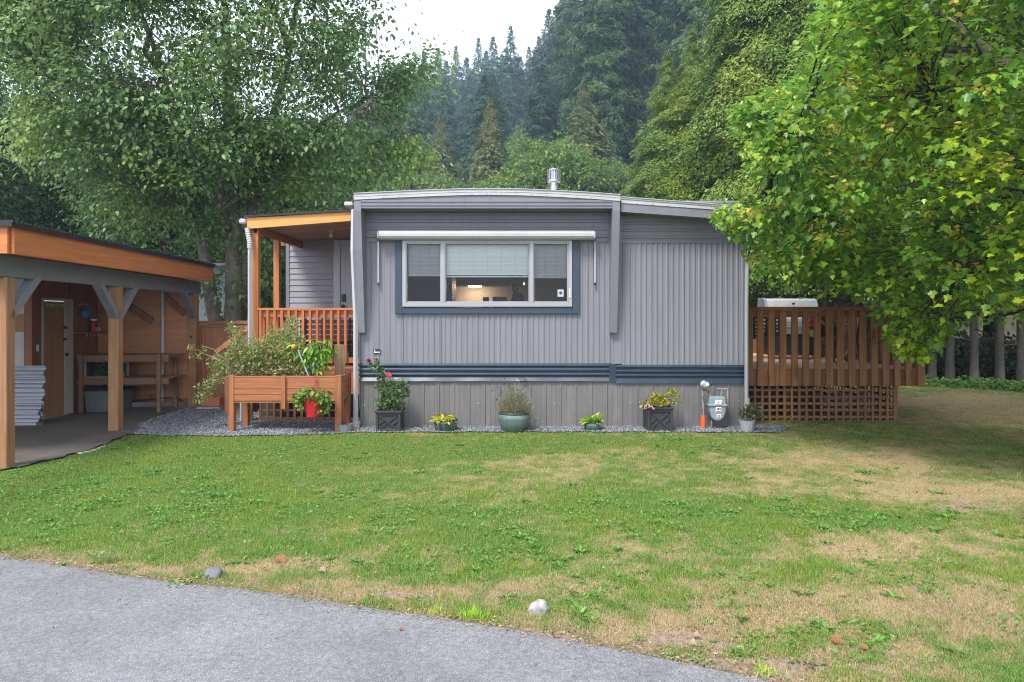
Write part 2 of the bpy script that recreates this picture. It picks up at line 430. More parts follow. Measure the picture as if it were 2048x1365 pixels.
M['redink'] = mat('red_ink', (.5,.06,.05), .6, .1, 5)
M['roof_metal'] = mat('dark_roof_sheet', (.03,.032,.036), .28, .2, 6, metal=.5)
M['sheet'] = mat('galvanised_sheet', (.2,.21,.25), .4, .15, 4, (.5,1,1), .12, metal=.5)
M['concrete'] = mat('stained_concrete', (.08,.068,.058), .85, .35, 1.3, (1,1,1), .05, bump=.3, bscale=40, dirt=(.04,.035,.03), dirt_amt=.8, dirt_scale=1.1, detail=9)
M['concrete_edge'] = mat('pale_concrete', (.3,.29,.27), .9, .3, 9, bump=.5, bscale=30, dirt=(.1,.09,.07), dirt_amt=.7, dirt_scale=6)
M['tote'] = mat('grey_tote', (.13,.15,.16), .5, .1, 5)
M['bark'] = mat('grey_bark', (.16,.135,.11), .9, .45, 7, (1,1,.25), .1, bump=.9, bscale=14, dirt=(.25,.26,.24), dirt_amt=.5, dirt_scale=5)
M['bark2'] = mat('conifer_bark', (.2,.175,.155), .9, .35, 9, (1,1,.2), .15, bump=.8, bscale=12, dirt=(.07,.06,.05), dirt_amt=.5, dirt_scale=7)
M['bark_dark'] = mat('dark_bark', (.035,.028,.022), .9, .4, 9, (1,1,.3), .1, bump=.5, bscale=20)
M['stem'] = mat('plant_stem', (.14,.15,.06), .7, .3, 8)
M['stem_dry'] = mat('dry_stem', (.3,.27,.16), .8, .2, 8)
M['cloth'] = mat('grey_cushion_cloth', (.22,.22,.24), .9, .3, 30, (1,.1,.6), .1)
M['blackcloth'] = mat('black_cloth', (.014,.014,.016), .85, .3, 10)
M['rock'] = mat('pale_rock', (.3,.28,.285), .9, .5, 22, bump=1.0, bscale=25, dirt=(.2,.19,.18), dirt_amt=.6, dirt_scale=12)
M['rock2'] = mat('grey_rock', (.15,.15,.17), .9, .2, 9, bump=.5, bscale=16, dirt=(.13,.12,.12), dirt_amt=.5, dirt_scale=12)
M['teal'] = mat('teal_metal', (.03,.16,.2), .4, .1, 3)
M['neigh'] = mat('pale_blue_siding', (.4,.43,.47), .6, .05, 2)
M['house_in'] = mat('interior_wall', (.45,.42,.39), .7, .04, 2)
M['cabinet'] = mat('kitchen_cabinet_paint', (.11,.11,.12), .5, .05, 2)
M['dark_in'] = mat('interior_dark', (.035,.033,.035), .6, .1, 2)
M['glass'] = glassmat('window_glass', (.93,.95,.95), .24)
M['screen'] = screenmat('insect_screen', (.09,.09,.095), .17)
# ================================================================== GROUND
EDGE_PX = [(0,1117),(125,1134),(250,1156),(450,1177),(650,1208),(850,1238),(1024,1263),(1174,1292),(1324,1317),(1449,1342),(1504,1362)]
EDGE = [(X(a, F*CAM_H/(b-HOR)), F*CAM_H/(b-HOR)) for a, b in EDGE_PX]
EX = np.array([-40, -12, -6] + [e[0] for e in EDGE] + [1.6, 3, 8, 40]); EY = np.array([9.5, 6.2, 5.1] + [e[1] for e in EDGE] + [2.66, 2.1, .6, -6])
def edge(x): return np.interp(x, EX, EY)

_g = rng.random((64, 64))
def vnoise(x, y):
    x = np.asarray(x, float); y = np.asarray(y, float)
    xi = np.floor(x).astype(int); yi = np.floor(y).astype(int); fx = x - xi; fy = y - yi
    fx = fx*fx*(3-2*fx); fy = fy*fy*(3-2*fy)
    a = _g[xi % 64, yi % 64]; b = _g[(xi+1) % 64, yi % 64]; c = _g[xi % 64, (yi+1) % 64]; d = _g[(xi+1) % 64, (yi+1) % 64]
    return (a*(1-fx)+b*fx)*(1-fy) + (c*(1-fx)+d*fx)*fy
def fbm(x, y): return .5*vnoise(x, y) + .3*vnoise(x*2.1+9, y*2.1+4) + .2*vnoise(x*4.3+3, y*4.3+7)
def pix(x, y):
    y = np.maximum(y, .5); z = gz(x, y)
    return 1024 + x*F/y, HOR + (CAM_H - z)*F/y
DRY = [(1130,932,170,22,.3),(1720,925,230,30,.6),(1900,985,200,20,1.1),(1740,1105,110,32,1.0),(1640,1205,300,30,.55),(1960,1240,170,60,.9),
       (1480,1245,230,26,.8),(1130,1178,160,20,.55),(600,1130,140,14,.7),(780,1185,300,16,.8),(1250,1270,220,22,.6),(1980,832,190,26,.75),(1880,800,140,14,.7),
       (330,1140,200,10,.6),(1400,1110,120,22,.25),(900,1000,200,16,.1),(1500,985,120,14,.45),(540,1050,200,14,.2)]
BARE = [(1950,1012,90,9,1.2),(1360,1275,90,14,1.0),(1540,1330,140,16,1.0),(820,1192,70,14,.8),(960,1215,60,10,.6),(520,1160,60,8,.5),(1470,1300,80,12,.7),(1760,1345,120,14,.4),(2040,1036,30,12,1),(720,1195,190,12,.6),(1150,1268,140,14,.65),(1640,1335,190,16,.6),(1420,1290,160,16,.5),(1180,1190,90,9,.4),(300,1142,120,7,.5),(1750,1100,70,12,.35)]
LUSH = [(200,970,380,75,1.1),(600,900,420,22,.8),(1400,1020,260,38,.8),(1000,1090,160,22,.4),(1750,1040,200,18,.6),(850,1040,200,30,.4),(100,1080,160,25,.6),(1300,885,400,14,.5),(1650,1265,90,14,.3),(500,1020,260,40,.5)]
def blobs(B, px, py):
    s = 0
    for cx, cy_, sx, sy, a in B: s = s + a*np.exp(-(((px-cx)/sx)**2 + ((py-cy_)/sy)**2))
    return s
def lawn_fields(x, y):
    px, py = pix(x, y)
    e = y - edge(x)
    n = fbm(x*1.7, y*2.6); n2 = fbm(x*5+20, y*6)
    dry = .19 + 1.15*blobs(DRY, px, py) - 1.0*blobs(LUSH, px, py) + .8*(n-.5) + .9*(n2-.5) + 1.7*(fbm(x*11+3, y*9)-.5) + .28*np.exp(-(e/.35)**2) + .13*sstep(1200, 1900, px)
    bare = blobs(BARE, px, py)*1.1 + 1.2*(n2-.5) - .22 + .75*np.exp(-(np.maximum(e,0)/.07)**2) + .5*np.exp(-(np.maximum(e,0)/.32)**2)*(n > .42) + .9*(fbm(x*9+60, y*9)-.62)*(px > 500)
    return np.clip(dry, 0, 1), np.clip(bare, 0, 1)

def sheet(name, xs, rowlo, rowhi, ny, zfun, m, kind='structure', power=1.0, fields=None):
    xs = np.asarray(xs, float); t = np.linspace(0, 1, ny)**power
    lo = rowlo(xs)[:, None]; hi = rowhi(xs)[:, None]
    Xs = np.repeat(xs[:, None], ny, 1); Ys = lo + (hi-lo)*t[None]
    Zs = zfun(Xs, Ys); V = np.stack([Xs, Ys, Zs], -1).reshape(-1, 3)
    i = np.arange(len(xs)-1)[:, None]*ny; j = np.arange(ny-1)[None]
    I = np.stack([i+j, i+ny+j, i+ny+j+1, i+j+1], -1).reshape(-1)
    o = np_mesh(name, V, np.full(len(I)//4, 4), I, m)
    if fields is not None:
        for nm, fn in fields.items():
            a = o.data.attributes.new(nm, 'FLOAT', 'POINT'); a.data.foreach_set('value', fn(V[:,0], V[:,1]).astype(np.float32))
    o.data.polygons.foreach_set('use_smooth', [True]*len(o.data.polygons))
    return tag(o, kind=kind)

def hill(x, y):
    d = (y - 44)*.62 + (x - 0)*.62
    h = .5*np.maximum(d, 0); h = 75*np.tanh(h/75)
    g = h * sstep(26, 46, y)
    return g + (fbm(x*.05+5, y*.05) - .5)*14*sstep(40, 90, y)*np.minimum(h/10, 1)

def lawnmat():
    m, t, o = newmat('lawn_soil_and_thatch'); L = t.links.new
    tc = N_(t, 'ShaderNodeTexCoord')
    n1 = N_(t, 'ShaderNodeTexNoise'); n1.inputs['Scale'].default_value = 28; n1.inputs['Detail'].default_value = 8; n1.inputs['Roughness'].default_value = .7
    L(tc.outputs['Object'], n1.inputs[0])
    def ramp(c0, c1):
        r = N_(t, 'ShaderNodeValToRGB'); r.color_ramp.elements[0].position = .35; r.color_ramp.elements[1].position = .68
        r.color_ramp.elements[0].color = (*c0, 1); r.color_ramp.elements[1].color = (*c1, 1); L(n1.outputs['Fac'], r.inputs[0]); return r.outputs[0]
    g = ramp((.045,.075,.016), (.13,.17,.035)); d = ramp((.2,.15,.07), (.42,.32,.19)); s = ramp((.13,.092,.07), (.33,.24,.185))
    a = N_(t, 'ShaderNodeAttribute', attribute_name='dry'); bb = N_(t, 'ShaderNodeAttribute', attribute_name='bare')
    m1 = N_(t, 'ShaderNodeMix', data_type='RGBA'); L(a.outputs['Fac'], m1.inputs[0]); L(g, m1.inputs[6]); L(d, m1.inputs[7])
    m2 = N_(t, 'ShaderNodeMix', data_type='RGBA'); L(bb.outputs['Fac'], m2.inputs[0]); L(m1.outputs[2], m2.inputs[6]); L(s, m2.inputs[7])
    b = N_(t, 'ShaderNodeBsdfPrincipled'); b.inputs['Roughness'].default_value = .95; b.inputs['Specular IOR Level'].default_value = .1
    L(m2.outputs[2], b.inputs['Base Color'])
    bp = N_(t, 'ShaderNodeBump'); bp.inputs['Strength'].default_value = .7; bp.inputs['Distance'].default_value = .02
    L(n1.outputs['Fac'], bp.inputs['Height']); L(bp.outputs[0], b.inputs['Normal']); L(b.outputs[0], o.inputs['Surface'])
    return m
M['lawn'] = lawnmat()
M['forest_floor'] = mat('forest_floor', (.035,.035,.018), .95, .5, .6, bump=.5, bscale=4, dirt=(.08,.05,.03), dirt_amt=.8, dirt_scale=.5, detail=9)

def asphaltmat():
    m, t, o = newmat('asphalt'); L = t.links.new
    tc = N_(t, 'ShaderNodeTexCoord')
    v = N_(t, 'ShaderNodeTexVoronoi'); v.inputs['Scale'].default_value = 320; L(tc.outputs['Object'], v.inputs['Vector'])
    rp = N_(t, 'ShaderNodeValToRGB'); e = rp.color_ramp.elements
    e[0].position = 0; e[0].color = (.105,.106,.115,1); e[1].position = 1; e[1].color = (.42,.42,.45,1)
    e.new(.45).color = (.168,.168,.18,1); e.new(.8).color = (.25,.25,.27,1)
    L(v.outputs['Color'], rp.inputs[0])
    n = N_(t, 'ShaderNodeTexNoise'); n.inputs['Scale'].default_value = 1.1; n.inputs['Detail'].default_value = 9; n.inputs['Roughness'].default_value = .65
    L(tc.outputs['Object'], n.inputs[0])
    mr = N_(t, 'ShaderNodeMapRange'); mr.inputs['From Min'].default_value = .3; mr.inputs['From Max'].default_value = .7
    mr.inputs['To Min'].default_value = .74; mr.inputs['To Max'].default_value = 1.2; L(n.outputs['Fac'], mr.inputs[0])
    n2 = N_(t, 'ShaderNodeTexNoise'); n2.inputs['Scale'].default_value = 45; n2.inputs['Detail'].default_value = 4; L(tc.outputs['Object'], n2.inputs[0])
    m3 = N_(t, 'ShaderNodeMapRange'); m3.inputs['From Min'].default_value = .3; m3.inputs['From Max'].default_value = .7
    m3.inputs['To Min'].default_value = .8; m3.inputs['To Max'].default_value = 1.2; L(n2.outputs['Fac'], m3.inputs[0])
    mm = N_(t, 'ShaderNodeMath', operation='MULTIPLY'); L(mr.outputs[0], mm.inputs[0]); L(m3.outputs[0], mm.inputs[1])
    vs = N_(t, 'ShaderNodeVectorMath', operation='SCALE'); L(rp.outputs[0], vs.inputs[0]); L(mm.outputs[0], vs.inputs['Scale'])
    b = N_(t, 'ShaderNodeBsdfPrincipled'); b.inputs['Roughness'].default_value = .8; b.inputs['Specular IOR Level'].default_value = .3
    L(vs.outputs[0], b.inputs['Base Color'])
    bp = N_(t, 'ShaderNodeBump'); bp.inputs['Strength'].default_value = .8; bp.inputs['Distance'].default_value = .004
    L(v.outputs['Distance'], bp.inputs['Height']); L(bp.outputs[0], b.inputs['Normal']); L(b.outputs[0], o.inputs['Surface'])
    return m
M['asphalt'] = asphaltmat()
M['gravel'] = mat('blue_grey_gravel', (.12,.127,.145), .85, .5, 55, bump=1, bscale=70, dirt=(.3,.31,.33), dirt_amt=.8, dirt_scale=60)
M['stone'] = mat('crushed_stone', (.155,.163,.185), .8, .25, 30, (1,1,1), .55)

# the big ground with the wooded hill, one sheet out to the horizon
xs = np.unique(np.concatenate([np.linspace(-300, -150, 8), np.linspace(-150, 150, 101), np.linspace(150, 300, 8)]))
tag(sheet('ground', xs, lambda x: 0*x - 60, lambda x: 0*x + 400, 190, lambda x, y: hill(x, y) - .03, M['forest_floor'], power=1.6), kind='structure')
xs = np.arange(-16, 26, .07)
sheet('lawn', xs, lambda x: edge(x) - .02, lambda x: np.where(x > 5.2, 16.5 - .25*(x-5.2), 14.0)+0*x, 210, lambda x, y: gz(x, y) + .012*(fbm(x*4, y*4)-.5), M['lawn'], power=1.5,
      fields={'dry': lambda x, y: lawn_fields(x, y)[0], 'bare': lambda x, y: lawn_fields(x, y)[1]})
sheet('road', np.linspace(-40, 40, 161), lambda x: 0*x - 12, lambda x: edge(x) + .012*np.sin(x*23) + .01*np.sin(x*57), 12, lambda x, y: 0*x + .012, M['asphalt'])

# carport frame of reference: it stands about four degrees off the trailer's axis
A = math.atan2(.0655, 1.0)
CT = Matrix.Translation((-5.17, 7.0, 0)) @ Matrix.Rotation(A, 4, 'Z')
def cfr(x, y, z=0): return CT @ Vector((x, y, z))

# concrete slab under the carport, gravel beside it
def slab_right(y):
    return np.interp(y, [4, 6.9, 7.4, 8.0, 8.8, 9.3, 9.8, 11, 12.3, 13], [-5.1, -5.15, -5.0, -4.85, -4.95, -5.05, -5.4, -5.55, -5.6, -5.6])
ys = np.linspace(6.8, 12.6, 90)
Vs = []; 
for yy in ys:
    xr = float(slab_right(yy)) + .03*math.sin(yy*17) + .02*math.sin(yy*41)
    for k in range(14):
        xx = -10.5 + (xr + 10.5)*k/13; Vs.append((xx, yy, float(gz(xx, yy)) + .022))
I = []
for i in range(len(ys)-1):
    for k in range(13): I += [i*14+k, i*14+k+1, (i+1)*14+k+1, (i+1)*14+k]
o = np_mesh('driveway_slab', Vs, np.full(len(I)//4, 4), I, M['concrete']); tag(o, kind='structure')
g = Geo()
for i in range(26):
    yy = 7.75 + i*.062 + .01*random.random(); xx = float(slab_right(yy)) + .02*math.sin(yy*17) + .01
    wdt = .03 + .05*random.random()
    g.ball((xx, yy, .018), .07, 7, 5, wdt/.07, .55, .22, .6)
o = g.build('slab_edge', M['concrete_edge']); tag(o, kind='structure')

def gravel_lo(x): return np.interp(x, [-6, -5.2, -4.6, -3.6, -2.5, -2.1, 0, 2.4, 3.5, 3.75], [9.6, 8.95, 8.72, 8.66, 8.78, 8.92, 8.98, 8.95, 8.95, 9.3]) + .02*np.sin(x*9)
def gravel_hi(x): return np.where(x < -2.3, 12.9, 9.62)
sheet('gravel', np.linspace(-6, 3.78, 200), gravel_lo, gravel_hi, 30, lambda x, y: gz(x, y) + .013, M['gravel'])
# loose stones on the gravel
n = 15000
px_ = rng.uniform(-5.75, 3.8, n*3); py_ = 8.6 + (12.6-8.6)*rng.random(n*3)**1.3
ok = (py_ > gravel_lo(px_) - .03) & (py_ < np.where(px_ < -2.25, 12.4, 9.45)) & (px_ > slab_right(py_) + rng.normal(size=n*3)*.05)
px_, py_ = px_[ok][:n], py_[ok][:n]; n = len(px_)
oct_ = np.array([(1,0,0),(0,1,0),(-1,0,0),(0,-1,0),(0,0,1),(0,0,-1)], float)
sz = rng.uniform(.008, .021, n); V = oct_[None]*sz[:, None, None]*rng.uniform(.6, 1.3, (n, 6, 1))
th = rng.uniform(0, 6.28, n); c, s_ = np.cos(th)[:, None], np.sin(th)[:, None]
V = np.stack([V[...,0]*c - V[...,1]*s_, V[...,0]*s_ + V[...,1]*c, V[...,2]*.7], -1)
V += np.stack([px_, py_, gz(px_, py_) + .016], -1)[:, None]
tri = np.array([(0,1,4),(1,2,4),(2,3,4),(3,0,4),(1,0,5),(2,1,5),(3,2,5),(0,3,5)])
I = (np.arange(n)[:, None]*6 + tri.reshape(-1)[None]).ravel()
o = np_mesh('loose_gravel', V.reshape(-1, 3), np.full(n*8, 3), I, M['stone']); tag(o, kind='stuff')

# ================================================================== MOBILE HOME
YW = 9.4                                   # front wall plane
XL, XR, XE = -2.103, 1.40, 3.235           # left end, end of main part, end of the side room
def wz(py, Y=YW): return Z(py, Y)
H = thing('mobile_home', 'grey corrugated metal mobile home with blue band and a wide front window', 'mobile home', (XL, YW, .05))
def corr_v(g, x0, x1, z0, z1, Y, pitch=.0757, dep=.009, ph=0):
    """vertical ribs, one strip"""
    pts = [(x0, 0.0)]
    k = math.floor((x0 - ph)/pitch)
    while True:
        b = ph + k*pitch
        for u, d in ((.0,0),(.36,0),(.46,.7),(.56,1),(.72,1),(.84,.7),(.94,0)):
            xx = b + u*pitch
            if x0 < xx < x1: pts.append((xx, d*dep))
        k += 1
        if b > x1: break
    pts.append((x1, 0.0)); vs = []; fs = []
    for xx, d in pts: vs += [(xx, Y-d, z0), (xx, Y-d, z1)]
    for i in range(len(pts)-1): fs.append((2*i, 2*i+2, 2*i+3, 2*i+1))
    g.add(vs, fs)
def corr_h(g, x0, x1, z0, z1, Y, n, dep=.012, tilt=0, prof=((.0,0),(.5,0),(.62,1),(.85,1),(.97,0))):
    pts = []
    p = (z1-z0)/n
    for k in range(n):
        for u, d in prof: pts.append((z0 + (k+u)*p, d*dep))
    pts.append((z1, 0)); vs = []; fs = []
    for zz, d in pts: vs += [(x0, Y-d, zz), (x1, Y-d, zz)]
    for i in range(len(pts)-1): fs.append((2*i, 2*i+1, 2*i+3, 2*i+2))
    g.add(vs, fs)
zb, zt = wz(727), wz(484)                  # corrugated zone
ztop = 3.12
wx0, wx1 = X(803, YW), X(1146, YW); wz0, wz1 = wz(616), wz(480)
g = Geo()
corr_v(g, XL, wx0, zb, zt, YW, dep=.006); corr_v(g, wx1, X(1222, YW), zb, zt, YW)
corr_v(g, wx0, wx1, zb, wz0, YW)
g.build('wall', M['siding'], H)
g = Geo(); corr_v(g, X(1243, YW), X(1491, YW), wz(730), wz(486), YW, dep=.011, pitch=.0745); g.build('wall', M['siding'], H)
g = Geo(); corr_h(g, XL, X(1228, YW), zt, ztop, YW + .004, 5, .012); corr_h(g, X(1236, YW), X(1491, YW), wz(486), ztop + .05, YW + .004, 6, .012)
g.build('upper_wall', M['siding'], H)
# joint strips and corners
g = Geo()
g.box(XL, XL + .012, YW-.012, YW+.02, .3, 3.1)
g.box(X(1222, YW), X(1243, YW), YW-.010, YW+.02, wz(728), ztop)
g.box(X(1224, YW), X(1226, YW), YW-.016, YW, wz(728), wz(486))
g.box(X(1491, YW), XE, YW-.02, YW+.05, wz(764), 3.0)
for pxs, a, b in ((806.2, 628, 727), (987, 630, 727), (882, 727, 640), (980, 484, 420), (757, 484, 727)):
    g.box(X(pxs, YW), X(pxs, YW)+.006, YW-.012, YW, min(wz(a), wz(b)), max(wz(a), wz(b)))
g.box(XL, X(1222, YW), YW-.013, YW+.004, zt-.006, zt+.006); g.box(X(1243, YW), X(1491, YW), YW-.015, YW+.004, wz(486)-.006, wz(486)+.006)
g.build('seam_strips', M['siding_trim'], H)
# solid body behind the sheeting (walls are boards round an empty room)
g = Geo(); BK = 24.0
g.box(XL+.002, XL+.1, YW+.03, BK, .25, 3.06); g.box(XE-.1, XE-.002, YW+.03, BK, .25, 2.9)
g.box(XL, XE, BK, BK+.1, .25, 2.9)
g.build('side_walls', M['siding'], H)
g = Geo()
g.box(XL+.11, wx0, YW+.02, YW+.09, .5, 3.05); g.box(wx1, XE-.11, YW+.02, YW+.09, .5, 2.85)
g.box(wx0, wx1, YW+.02, YW+.09, .5, wz0); g.box(wx0, wx1, YW+.02, YW+.09, wz1, 3.05)
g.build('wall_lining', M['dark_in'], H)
# blue band
g = Geo(); prof = ((0,0),(.12,.15),(.38,.2),(.5,1),(.62,1),(.72,.35),(.9,.15))
corr_h(g, XL, X(1220, YW), wz(755), wz(727.5), YW-.008, 3, .02, prof=prof)
corr_h(g, X(1231, YW), X(1491, YW), wz(757), wz(730.5), YW-.008, 3, .02, prof=prof)
g.box(X(1218, YW), X(1231, YW), YW-.03, YW+.01, wz(764), wz(728))
g.add([(X(1231,YW),YW-.012,wz(757)),(X(1491,YW),YW-.012,wz(757)),(X(1491,YW),YW-.03,wz(767)),(X(1231,YW),YW-.03,wz(767))], [(0,1,2,3)])
g.build('band', M['blue'], H)
g = Geo(); xs_ = np.linspace(XL, X(1218, YW), 60); vs = []; fs = []
for i, xx in enumerate(xs_):
    d = .004*math.sin(xx*9) + (.012 if 8 < i % 29 < 11 else 0)
    vs += [(xx, YW-.012, wz(755.2)), (xx, YW-.036-d, wz(762.5)+d*.4), (xx, YW-.02, wz(763.2))]
for i in range(59): fs += [(3*i, 3*i+3, 3*i+4, 3*i+1), (3*i+1, 3*i+4, 3*i+5, 3*i+2)]
g.add(vs, fs); g.build('drip_flashing', M['lip'], H, smooth=False)
# skirting panels
def skirt(g, x0, x1, z0, z1, Y, pitch=.21, ph=.02):
    pts = []; k = math.floor((x0-ph)/pitch)
    while ph + k*pitch < x1:
        b = ph + k*pitch
        for u, d in ((0,0),(.008,.011),(.03,.011),(.038,0),(.09,0),(.094,.003),(.1,.003),(.104,0),(.16,0),(.164,.003),(.17,.003),(.174,0)):
            if x0 < b+u < x1: pts.append((b+u, d))
        k += 1
    pts = [(x0, 0)] + pts + [(x1, 0)]; vs = []; fs = []
    for xx, d in pts: vs += [(xx, Y-d, z0), (xx, Y-d, z1)]
    for i in range(len(pts)-1): fs.append((2*i, 2*i+2, 2*i+3, 2*i+1))
    g.add(vs, fs)
g = Geo(); skirt(g, XL+.01, XE-.03, .0, wz(761), YW-.002)
g.build('skirting', M['skirt'], H)
g = Geo(); random.seed(4)
for pxs, pys in ((877, 807), (957, 807), (1109, 808), (1261, 806), (1477, 802), (731, 763), (729, 811)):
    g.ball((X(pxs, YW), YW-.008, wz(pys)), .009, 8, 5, 1, .5, 1)
g.build('fasteners', M['white_metal'], H)
# roof over the main part: shallow arch with a white metal edge
YF = 9.08
rp_ = [(708, 387.5), (780, 384), (860, 380.5), (930, 378.2), (980, 377.8), (1040, 378.6), (1120, 382), (1190, 386), (1240.5, 390)]
def rz(px, py): return (X(px, YF), Z(py, YF))
topl = [rz(*p) for p in rp_]; th_ = [14.5 - .4*i for i in range(9)]
g = Geo(); poly = topl + [(x, z-.085) for x, z in reversed(topl)]
g.prism(poly, YF-.012, YF+.3)
g.build('roof_edge', M['white_metal'], H)
g = Geo(); g.prism([(x, z-.012) for x, z in topl] + [(x, z-.09) for x, z in reversed(topl)], YF+.3, BK+.3); g.build('roof', M['white_metal'], H)
g = Geo()                                   # rows of fixing screws and a rolled hem
for i in range(19):
    t = i/18; xx = topl[0][0] + (topl[-1][0]-topl[0][0])*t; zz = np.interp(xx, [p[0] for p in topl], [p[1] for p in topl])
    g.ball((xx, YF-.014, zz-.066), .006, 6, 4)
g.tube([(x, YF-.014, z-.004) for x, z in topl], .009, 6); g.tube([(x, YF-.012, z-.045) for x, z in topl], .004, 5)
g.build('roof_hem', M['alu'], H)
# header board under the roof edge with two ribs
zh = Z(417, YF); g = Geo()
lowl = [(x, z-.087) for x, z in topl]
g.prism([(lowl[0][0]+.005, zh)] + [(lowl[-1][0]-.005, zh)] + [(x, z) for x, z in reversed(lowl)], YF+.005, YF+.05)
for zz in (zh+.035, zh+.085): g.box(topl[0][0]+.1, topl[-1][0]-.1, YF-.006, YF+.006, zz, zz+.022)
g.box(X(979.5, YF), X(980.8, YF), YF-.004, YF+.006, zh, zh+.17)
g.build('header_board', M['siding_trim'], H)
g = Geo(); g.box(topl[0][0]+.02, topl[-1][0]-.02, YF+.05, YW+.02, zh-.004, zh+.03); g.build('soffit', M['siding_trim'], H)
# tapering wing boards either side
def fin(xo, wd, sgn):
    g = Geo(); zl, zu = wz(666), zh + .03
    x0, x1 = (xo, xo+wd) if sgn > 0 else (xo-wd, xo)
    g.prismX([(YW+.02, zl), (YW-.085, zl), (YF-.004, zu-.06), (YF-.004, zu+.06), (YW+.02, zu+.06)], x0, x1)
    g.build('wing_board', M['siding_trim'], H, bevel=.003)
fin(topl[0][0]+.003, .092, 1); fin(topl[-1][0]-.003, .1, -1)
# roof over the side room
YE = 9.14; e0, e1 = (X(1241.5, YE), Z(394, YE)), (X(1478, YE), Z(412, YE)); sl_ = (e1[1]-e0[1])/(e1[0]-e0[0])
xe = 3.36; e2 = (xe, e0[1] + sl_*(xe-e0[0]))
g = Geo(); g.prism([(e0[0], e0[1]-.085), (e2[0], e2[1]-.075), e2, e0], YE-.01, BK); g.build('roof', M['white_metal'], H)
g = Geo()
for i in range(10):
    t = i/9; g.ball((e0[0]+(e2[0]-e0[0])*t, YE-.013, e0[1]+(e2[1]-e0[1])*t-.07), .006, 6, 4)
g.tube([(e0[0], YE-.011, e0[1]-.03), (e2[0], YE-.011, e2[1]-.03)], .007, 6); g.tube([(e0[0], YE-.011, e0[1]-.006), (e2[0], YE-.011, e2[1]-.006)], .009, 6)
g.build('roof_hem', M['alu'], H)
g = Geo(); g.prism([(e0[0], e0[1]-.2), (e2[0], e2[1]-.19), (e2[0], e2[1]-.077), (e0[0], e0[1]-.087)], YE, YE+.05)
g.prism([(e0[0], e0[1]-.2), (e2[0], e2[1]-.19), (e2[0], e2[1]-.17), (e0[0], e0[1]-.18)], YE+.05, YW+.02)
g.build('fascia', M['siding_trim'], H)
# window
WN = Geo(); WN.box(X(791, YW), X(805, YW), YW-.045, YW+.02, wz(628), wz(480)); WN.box(X(1144, YW), X(1158, YW), YW-.045, YW+.02, wz(628), wz(480))
WN.box(X(805.3, YW), X(1143.7, YW), YW-.042, YW+.02, wz(628), wz(615)); WN.box(X(805.3, YW), X(1143.7, YW), YW-.02, YW+.02, wz(481.5), wz(478))
win = WN.build('window', M['bluewood'], H, bevel=.003)
g = Geo(); fy0, fy1 = YW-.06, YW+.03
def fr(a, b, c, d, y0=fy0, y1=fy1): g.box(X(a, YW), X(b, YW), y0, y1, wz(d), wz(c))
fr(806, 813, 482, 614); fr(1136, 1143.5, 482, 614); fr(813, 1136, 482, 487); fr(813, 1136, 606, 614)
fr(883, 890.5, 487, 606); fr(1059, 1066.5, 487, 606)
for a, b in ((813, 883), (890.5, 1059), (1066.5, 1136)):
    fr(a, a+2, 487, 606, fy0+.02, fy1); fr(b-2, b, 487, 606, fy0+.02, fy1); fr(a+2, b-2, 487, 489.3, fy0+.02, fy1); fr(a+2, b-2, 603.5, 606, fy0+.02, fy1)
g.build('window_frame', M['alu'], win, bevel=.002)
g = Geo(); g.box(X(1137.5, YW), X(1140, YW), YW-.075, YW-.055, wz(596), wz(578)); g.build('latch', M['label'], win, bevel=.002)
g = Geo(); g.box(wx0+.05, wx1-.05, YW+.003, YW+.006, wz0+.05, wz1-.03); g.build('pane', M['glass'], win)
g = Geo(); g.box(X(1115, YW), X(1127, YW), YW-.016, YW-.013, wz(594), wz(579.5)); g.build('sticker', M['white_metal'], win)
g = Geo(); g.ball((X(1121, YW), YW-.016, wz(586.5)), .022, 12, 6, 1, .12, 1); g.build('sticker_mark', M['lip'], win)
M['blind'] = mat('pale_blind', (.74,.79,.775), .5, .04, 2, (1,1,1), .05); M['blind_dimmed'] = mat('screen_dimmed_blind', (.36,.36,.38), .5, .04, 2, (1,1,1), .05)  # second blind carries the insect screen's dimming in its colour; no screen built
for a, b, bot, mm_ in ((816, 881.5, 551, 'blind_dimmed'), (892, 1058, 553, 'blind'), (1068, 1134, 555, 'blind_dimmed')):
    g = Geo(); zz = wz(488); z1_ = wz(bot)
    while zz > z1_ + .02:
        g.add([(X(a, YW), YW+.025, zz-.0225), (X(b, YW), YW+.025, zz-.0225), (X(b, YW), YW+.034, zz), (X(a, YW), YW+.034, zz)], [(0,1,2,3)])
        zz -= .0215
    g.box(X(a, YW), X(b, YW), YW+.02, YW+.04, z1_-.012, z1_+.004)
    for q in range(1, 6 if mm_ == 'blind' else 3):
        xx = X(a + (b-a)*q/(6 if mm_ == 'blind' else 3), YW); g.box(xx-.002, xx+.002, YW+.021, YW+.023, z1_, wz(488))
    g.build('blind', M[mm_], win)
g = Geo(); g.tube([(X(905.5, YW), YW+.07, wz(553)), (X(905.5, YW), YW+.07, wz(594))], .0025, 5); g.lathe([(.003,.0),(.008,-.01),(.009,-.035),(.004,-.05),(.0,-.05)], (X(905.5, YW), YW+.07, wz(592)), 8)
g.build('blind_cord', M['label'], win)
